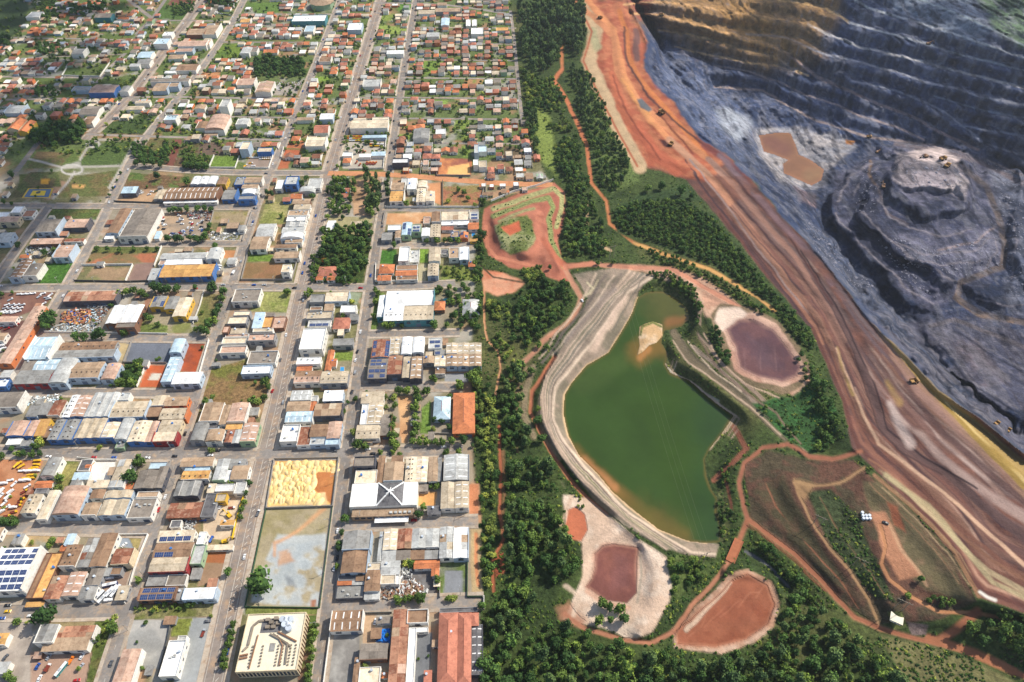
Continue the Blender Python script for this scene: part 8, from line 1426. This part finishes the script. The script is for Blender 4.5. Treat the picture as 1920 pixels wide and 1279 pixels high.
# ------------------------------------------------------------------ utility poles along the streets
POLEM = surf('pole_concrete', (150,146,138), .8); WIREM = surf('wire', (60,60,62), .6)
for k_ in (0, 1, 2, 3, 14, 15, 20, 12):
    L, wd = ROADL[k_]; c_ = 0; sgn = 1 if k_ in (0, 2) else -1
    for i in range(3, len(L) - 1, 7 if k_ else 6):
        t = (L[i + 1] - L[i]).normalized(); n_ = Vector((t.y, -t.x, 0)); q_ = L[i] + n_ * sgn * (wd / 2 + .9); u, v_ = to_px(q_)
        if not (0 < u < 1920 and 120 < v_ < 1279) or road_dist(q_.x, q_.y, k_) < .8: continue
        c_ += 1; e = empty('utility_pole', (q_.x, q_.y, .2), math.atan2(t.y, t.x))
        part('pole', unit_cyl(POLEM, 10), e, Matrix.Diagonal((.16, .16, 9.5, 1))); bx('crossarm', POLEM, e, -.08, -1.1, 8.8, .16, 2.2, .14); a = bx('lamp_arm', POLEM, e, -.06, -.1 if sgn < 0 else -2.4, 8.0, .12, 2.5, .12); bx('lamp_head', VP['silver'], e, -.15, 2.2 if sgn < 0 else -2.7, 7.9, .3, .7, .14)
        nm = {0: 'main avenue', 1: 'eastern street', 2: 'second street', 3: 'plaza street', 14: 'hall street', 15: 'long cross street', 20: 'garden cross street', 12: 'street by the rubble yard'}[k_]
        tag(e, f'concrete utility pole with street lamp, {ORD[min(c_ - 1, 35)]} from the near end of the {nm}' if k_ < 4 else f'concrete utility pole with street lamp, {ORD[min(c_ - 1, 35)]} from left on the {nm}', 'utility pole', 'utility poles along the streets')
# ------------------------------------------------------------------ scrap, rubble and junk
def junk(name, o, region, n, cols, smax, label, cat, hmax=1.6):
    poly_ = K(o, region); e = empty(name, P(sum(p_[0] for p_ in poly_) / len(poly_), sum(p_[1] for p_ in poly_) / len(poly_))); tag(e, label, cat); by = {}
    k = 0
    while k < n:
        u, v_ = rv.uniform(min(p_[0] for p_ in poly_), max(p_[0] for p_ in poly_)), rv.uniform(min(p_[1] for p_ in poly_), max(p_[1] for p_ in poly_))
        if not in_poly(np.array([u]), np.array([v_]), poly_)[0]: continue
        k += 1; q_ = P(u, v_) - e.location; s = Vector((rv.uniform(.5, smax), rv.uniform(.3, smax * .5), rv.uniform(.3, .9))); M = Matrix.Translation(q_ + Vector((0, 0, rv.random() * hmax))) @ Matrix.Rotation(rv.random() * 6.28, 4, 'Z') @ Matrix.Rotation(rv.gauss(0, .35), 4, 'X') @ Matrix.Rotation(rv.gauss(0, .35), 4, 'Y')
        V_, F_ = by.setdefault(rv.choice(cols), ([], [])); b = len(V_); V_ += [tuple(M @ Vector(((x - .5) * s.x, (y - .5) * s.y, (z - .5) * s.z))) for x, y, z in BOXV]; F_ += [tuple(i + b for i in f) for f in BOXF]
    for m, (V_, F_) in by.items(): c_ = link('scrap_piece' if 'scrap' in name else 'debris', mesh_from('pieces', V_, F_, m), e); c_['kind'] = 'stuff'
junk('scrap_heap', C5, [(470,350),(530,330),(680,330),(690,400),(640,440),(540,440),(460,420)], 330, [RM['K'], RM['Y'], RM['R'], RM['Q'], RM['K'], RM['A'], RM['N'], RM['O'], VP['blue']], 3.4, 'heap of rusty orange and brown scrap in the scrap yard', 'scrap heap', 2.6)
junk('scrap_heap', C5, [(640,300),(830,290),(800,360),(760,420),(690,450),(700,340)], 260, [RM['G'], RM['A'], RM['D'], RM['L'], RM['R'], RM['U']], 3.0, 'grey and pale blue scrap strewn right of the rusty heap', 'scrap heap'); junk('scrap_heap', C5, [(370,450),(500,430),(760,450),(760,485),(380,490)], 170, [RM['L'], RM['W'], RM['G'], RM['A']], 3.0, 'pale sheets and debris along the lower scrap yard wall', 'scrap heap')
junk('rubble_heap', C2, [(1100,560),(1230,545),(1330,500),(1400,540),(1450,600),(1380,650),(1100,650)], 420, [RM['N'], RM['U'], RM['L'], RM['R'], RM['W'], RM['T']], 3.2, 'heap of brown planks and rubble in the yard below tan roofs', 'rubble'); junk('rubble_heap', C2, [(1250,430),(1330,420),(1330,500),(1250,490)], 80, [RM['L'], RM['D'], RM['W']], 2.4, 'small grey rubble heap beside the palm in the rubble yard', 'rubble')
junk('stone_stack', C3, [(1050,960),(1180,955),(1140,1030),(1040,1020)], 150, [RM['L'], RM['W'], RM['G']], 2.2, 'stacked pale stone slabs in the walled street corner yard', 'stones'); junk('stone_stack', C1, [(1350,70),(1480,70),(1450,140),(1340,140)], 110, [RM['L'], RM['W'], RM['D']], 2.2, 'white and dark stone debris above the solar sheds', 'stones'); junk('junk_heap', C7, [(200,650),(420,650),(390,710),(190,700)], 200, [RM['D'], RM['G'], RM['W'], VP['silver'], VP['black']], 2.6, 'dark junk heap below the pinkish shed near the sports court', 'junk'); junk('junk_heap', C7, [(1390,390),(1600,380),(1570,460),(1420,430)], 190, [RM['D'], RM['G'], RM['R'], RM['L']], 3.4, 'dark metal junk at the top of the car scrapyard', 'junk'); junk('junk_heap', C3, [(200,180),(470,165),(440,220),(210,240)], 200, [RM['W'], RM['L'], RM['A'], RM['G']], 2.8, 'white stored goods between the pale warehouses', 'goods'); junk('roof_slab_debris', C6, [(400,350),(490,350),(480,430),(410,430)], 70, [RM['K'], RM['R'], RM['P']], 2.4, 'brick-red unfinished walls beside the avenue building site', 'building site')
junk('junk_heap', C7, [(1570,540),(1800,545),(1790,600),(1560,605)], 90, [RM['L'], RM['G'], RM['W']], 4.5, 'rows of pale pipes and slabs below the tan shed', 'goods', .6); junk('junk_heap', C13, [(900,850),(1180,840),(1170,880),(900,900)], 120, [RM['L'], RM['R'], RM['W'], RM['D']], 2.4, 'debris strip along the far school yard', 'debris', .6)
# ------------------------------------------------------------------ machine yard by the avenue
def excavator(loc, ang, label, s=1.0, col='yellow'):
    e = empty('excavator', loc, ang); e.scale = (s, s, s); m = VP[col]
    for y in (-1.3, .7): bx('track', TYRE, e, -1.9, y, 0, 3.8, .6, .9)
    bx('body', m, e, -2.0, -1.2, 1.0, 3.4, 2.4, 1.2); c_ = bx('cab', m, e, .2, -1.15, 2.2, 1.4, 1.0, 1.2); bx('window', GLASS, e, 1.58, -1.05, 2.4, .05, .8, .9)
    part('boom', unit_box(m), e, Matrix.Translation((1.2, .1, 1.8)) @ Matrix.Rotation(-.6, 4, 'Y') @ Matrix.Diagonal((3.8, .4, .5, 1))); part('arm', unit_box(m), e, Matrix.Translation((4.3, .12, 3.9)) @ Matrix.Rotation(.9, 4, 'Y') @ Matrix.Diagonal((3.0, .35, .4, 1))); bx('bucket', TYRE, e, 5.7, -.3, .6, 1.0, 1.0, 1.0)
    return tag(e, label, 'excavator')
excavator(spot(C3, 1720, 1070), R(140), 'yellow excavator in the sandy machine yard by the avenue', 1.1); excavator(spot(C1, 1690, 225), R(20), 'yellow machine at the lower end of the sandy machine yard'); tag(truck(spot(C3, 1745, 1012), R(5), 'white', 'flat', 'brown'), 'flatbed truck at the right of the sandy machine yard', 'truck'); tag(truck(spot(C3, 1530, 1105), R(3), 'blue', 'flat', 'blue'), 'blue truck at the left of the sandy machine yard', 'truck'); tag(truck(spot(C1, 1590, 205), R(80), 'blue', 'tank', 'blue'), 'small blue tanker in the sandy machine yard', 'truck')
bb = building((1650,1750,105,65,4,'w','Y','w'), C1); tag(bb[0], 'small orange-roofed shed standing free in the sandy machine yard', 'shed')
# ------------------------------------------------------------------ mine machines
DUSTY = surf('dusty_yellow', (168,132,84), .8, .15, .4, 1, .1)
def haul_truck(px, py, ang, label, s=1.0):
    e = empty('haul_truck', PZ(px, py) + Vector((0, 0, .2)), R(ang)); e.scale = (s * .8,) * 3; m = DUSTY
    bx('chassis', TYRE, e, -4.5, -1.6, 1.2, 9.4, 3.2, .9); bx('cab', m, e, 2.6, .2, 2.1, 1.9, 1.9, 2.0); bx('window', GLASS, e, 4.48, .4, 2.9, .06, 1.5, .9); bx('bonnet', m, e, 2.6, -1.9, 2.1, 2.6, 2.0, 1.1)
    part('dump_body', mesh_from('dump_body', [(-5.2,-2.6,2.4),(2.2,-2.6,2.0),(2.2,2.6,2.0),(-5.2,2.6,2.4),(-5.6,-2.8,4.2),(2.6,-2.8,4.6),(2.6,2.8,4.6),(-5.6,2.8,4.2),(4.6,-2.6,4.8),(4.6,2.6,4.8)], [(3,2,1,0),(0,1,5,4),(2,3,7,6),(1,2,6,5),(5,6,9,8),(3,0,4,7)], m), e, Matrix.Identity(4))
    for x in (-3.0, 3.0):
        for y in (-2.3, 2.3): w_ = link('wheel', WHEEL, e); w_.location = (x, y, 1.15); w_.scale = (3.4, 6, 3.4)
    return tag(e, label, 'haul truck', 'mine haul trucks')
haul_truck(1240, 213, 120, 'dusty yellow haul truck on the orange haul road below the grey heap', 1.2); haul_truck(1258, 272, 60, 'dusty yellow haul truck on the dark patch of the red dump', 1.0); haul_truck(1767, 300, 20, 'haul truck on the pale rubble top, left of its twin', 1.2); haul_truck(1775, 313, 40, 'haul truck on the pale rubble top, nearer the road', 1.2); haul_truck(1629, 258, 5, 'haul truck on the ramp above the brown pool', .9); haul_truck(1125, 35, 130, 'haul truck near the top of the red haul road', 1.0); haul_truck(1240, 30, 0, 'haul truck on the ochre bench near the top', 1.0); haul_truck(1890, 808, 40, 'haul truck on the blue-grey pit floor at the right edge, nearer', .65); haul_truck(1868, 795, 30, 'haul truck on the blue-grey pit floor at the right edge, farther', .65); haul_truck(1713, 717, 10, 'haul truck on the brown bench above the yellow band', .9)
for u, v_, a, lb in ((1645, 287, 30, 'excavator at the left rim of the pit hill'), (1735, 295, 200, 'excavator on the pale rubble top of the pit hill'), (1655, 352, 80, 'dusty excavator on the bench left of the pit hill'), (1740, 84, 10, 'excavator on the upper bench of the far wall')): excavator(PZ(u, v_), R(a), lb, 1.5, 'dust')
# round white bales, hut, bridge, H-frame power line
BALE = surf('white_bale', (222,226,228), .6); be = empty('tank_cluster', PZ(1622, 968)); tag(be, 'cluster of seven white round tanks on the red dump terrace', 'tanks')
for i in range(7): part('tank', unit_cyl(TANKM, 12), be, Matrix.Translation(((i % 3 - 1) * 2.3 + (i // 3) * .4, (i // 3 - 1) * 2.3, 0)) @ Matrix.Diagonal((1.05, 1.05, 1.8, 1)))
hp = PZ(1678, 1163); e = empty('hut', hp + Vector((0, 0, .6)), R(-28)); e.scale = (.85,) * 3; tag(e, 'small hut with cream flat roof on the grass by the red road', 'hut')
bx('wall', WM['w'], e, -3.8, -3, 0, 7.6, 6, 2.8); bx('roof', CREAMR, e, -4.6, -3.6, 2.8, 9.2, 7.2, .3); bx('door', DOORM, e, -.5, -3.06, 0, 1, .1, 2.1); bx('window', WINM, e, 1.4, -3.06, 1, 1.4, .1, 1)
a, b = PZ(1384, 1017), PZ(1370, 1050); a.z = b.z = max(a.z, b.z, .5); d = b - a; e = empty('earth_bridge', (a + b) / 2, math.atan2(d.y, d.x)); tag(e, 'narrow red dirt bridge over the outlet channel below the pond', 'bridge')
BRM = surf('bridge_deck', (168,104,72), .9, .15, .3, 1, .05); bx('deck', BRM, e, -d.length * .62, -3.2, -.4, d.length * 1.24, 6.4, .7)
for s in (-3.2, 2.8): bx('kerb', BRM, e, -d.length * .62, s, .3, d.length * 1.24, .4, .5)
WOODM = surf('pole_wood', (150,140,124), .9)
def hframe(px, py, ang, label, hgt=13):
    e = empty('power_pole', PZ(px, py), R(ang))
    for y in (-2.2, 2.2): part('pole', unit_cyl(WOODM, 10), e, Matrix.Translation((0, y, -.5)) @ Matrix.Diagonal((.22, .22, hgt, 1)))
    bx('crossarm', WOODM, e, -.12, -4.6, hgt - 1.8, .24, 9.2, .3)
    for y in (-4.2, 0, 4.2): part('insulator', unit_cyl(VP['brown'], 8), e, Matrix.Translation((0, y, hgt - 1.5)) @ Matrix.Diagonal((.14, .14, .8, 1)))
    return tag(e, label, 'power pole', 'wooden power poles'), [e.location + Matrix.Rotation(R(ang), 3, 'Z') @ Vector((0, y, hgt - .8)) for y in (-4.2, 0, 4.2)]
def cables(name, A, B, sag, r, label):
    v, f = [], []; n = 24
    for p0, p1 in zip(A, B):
        for i in range(n + 1):
            t = i / n; c_ = p0.lerp(p1, t); c_.z -= sag * 4 * t * (1 - t); k = len(v)
            v += [(c_.x + r, c_.y, c_.z), (c_.x - r * .5, c_.y, c_.z + r * .87), (c_.x - r * .5, c_.y, c_.z - r * .87)]
            if i: f += [(k - 3 + j, k - 3 + (j + 1) % 3, k + (j + 1) % 3, k + j) for j in range(3)]
    tag(link(name, mesh_from(name, v, f, WIREM)), label, 'cable')
h1 = hframe(1604, 1064, 60, 'wooden H-frame power pole on the yellow dump track'); h2 = hframe(1684, 1142, 60, 'wooden H-frame power pole above the cream-roofed hut'); h3 = hframe(1530, 985, 60, 'wooden H-frame power pole at the upper end of the track'); cables('power_line', h1[1], h2[1], 2.5, .05, 'three thin cables between the two lower H-frame poles'); cables('power_line', h3[1], h1[1], 2.5, .05, 'three thin cables between the two upper H-frame poles')
h4 = hframe(1146, 486, -70, 'tall power pole above the top end of the pond', 18); h5 = hframe(1312, 1060, -70, 'tall power pole below the lower end of the pond', 18); WIREM2 = WIREM; WIREM = surf('bright_wire', (78,88,60), .6); cables('power_line', h4[1], h5[1], 8, .06, 'three long thin cables crossing the green pond'); WIREM = WIREM2
# loose boulders on the hill in the pit
bmB = bmesh.new(); bmesh.ops.create_icosphere(bmB, subdivisions=1, radius=1); BV = [v.co.copy() for v in bmB.verts]; BF = [[v.index for v in f.verts] for f in bmB.faces]; bmB.free(); V_, F_ = [], []
for reg, n in (([(1660,440),(1760,470),(1870,440),(1880,500),(1800,520),(1700,500)], 260), ([(1690,300),(1790,300),(1812,350),(1700,350)], 110), ([(1850,300),(1920,330),(1920,560),(1890,560),(1885,420)], 160), ([(1500,400),(1560,450),(1640,540),(1600,540),(1520,460)], 110), ([(1620,300),(1660,300),(1640,400),(1600,400)], 60), ([(1640,440),(1700,500),(1760,560),(1700,540)], 60)):
    k = 0
    while k < n:
        u, v_ = rv.uniform(min(p_[0] for p_ in reg), max(p_[0] for p_ in reg)), rv.uniform(min(p_[1] for p_ in reg), max(p_[1] for p_ in reg))
        if not in_poly(np.array([u]), np.array([v_]), reg)[0]: continue
        k += 1; q_ = PZ(u, v_); s = rv.uniform(.5, 1.1) * (2.0 if rv.random() < .12 else 1); b = len(V_); M = Matrix.Rotation(rv.random() * 6, 3, 'Z'); V_ += [tuple(q_ + M @ Vector((p_.x * s * rv.uniform(.7, 1.3), p_.y * s * rv.uniform(.7, 1.2), p_.z * s * .8))) for p_ in BV]; F_ += [tuple(i + b for i in f) for f in BF]
tag(link('boulders', mesh_from('boulders', V_, F_, surf('boulder_rock', (150,148,158), .9, .25, .3, 1, 0))), 'loose pale boulders scattered over the stepped hill in the pit', 'boulders', kind='stuff')
# ================================================================== HAZE
hz = mesh_from('haze', [(x, y, z) for z in (-130, 455) for y in (-900, 9000) for x in (-7000, 7000)], BOXF, None)
km = bpy.data.materials.new('haze_air'); km.use_nodes = True; km.node_tree.nodes.clear()
ho = km.node_tree.nodes.new('ShaderNodeOutputMaterial'); hv = km.node_tree.nodes.new('ShaderNodeVolumePrincipled')
hv.inputs['Color'].default_value = (.86, .92, 1, 1); hv.inputs['Density'].default_value = 0.00005; hv.inputs['Anisotropy'].default_value = .3
km.node_tree.links.new(hv.outputs[0], ho.inputs['Volume']); hz.materials.append(km)
tag(link('haze', hz), 'thin pale air over the whole place', 'haze', kind='stuff')
# ------------------------------------------------------------------ fair-weather clouds overhead, out of the picture, whose shade lies on the far left quarter and the far pit wall
CLM = surf('cloud_white', (.9, .9, .9), 1.0, .03, .01, .05, 0)
rc = random.Random(77)
def cloud(region, n, r0, r1, alt):
    g = [PZ(*p_) if p_[0] > 900 else P(*p_) for p_ in region]; off = Vector((sv.x / sv.z, sv.y / sv.z, 1)); xs = [p_.x for p_ in g]; ys = [p_.y for p_ in g]; V_, F_ = [], []; k = 0
    pl = [(p_.x, p_.y) for p_ in g]; zc = sum(p_.z for p_ in g) / len(g)
    while k < n:
        x, y = rc.uniform(min(xs), max(xs)), rc.uniform(min(ys), max(ys))
        if not in_poly(np.array([x]), np.array([y]), pl)[0]: continue
        k += 1; c_ = Vector((x, y, zc)) + off * (alt - zc + rc.uniform(-40, 40)); r = rc.uniform(r0, r1); b = len(V_)
        V_ += [(c_.x + p_.x * r, c_.y + p_.y * r, c_.z + p_.z * r * .45) for p_ in BV]; F_ += [tuple(i + b for i in f) for f in BF]
    m = mesh_from('cloud', V_, F_, CLM)
    for p_ in m.polygons: p_.use_smooth = True
    tag(link('cloud', m), kind='structure')
cloud([(-250,-40),(300,-40),(215,120),(120,300),(60,440),(-30,600),(-300,600)], 95, 14, 42, 1500)
cloud([(1300,-60),(2200,-60),(2200,260),(1880,250),(1700,210),(1500,120),(1380,60)], 85, 14, 44, 1500)
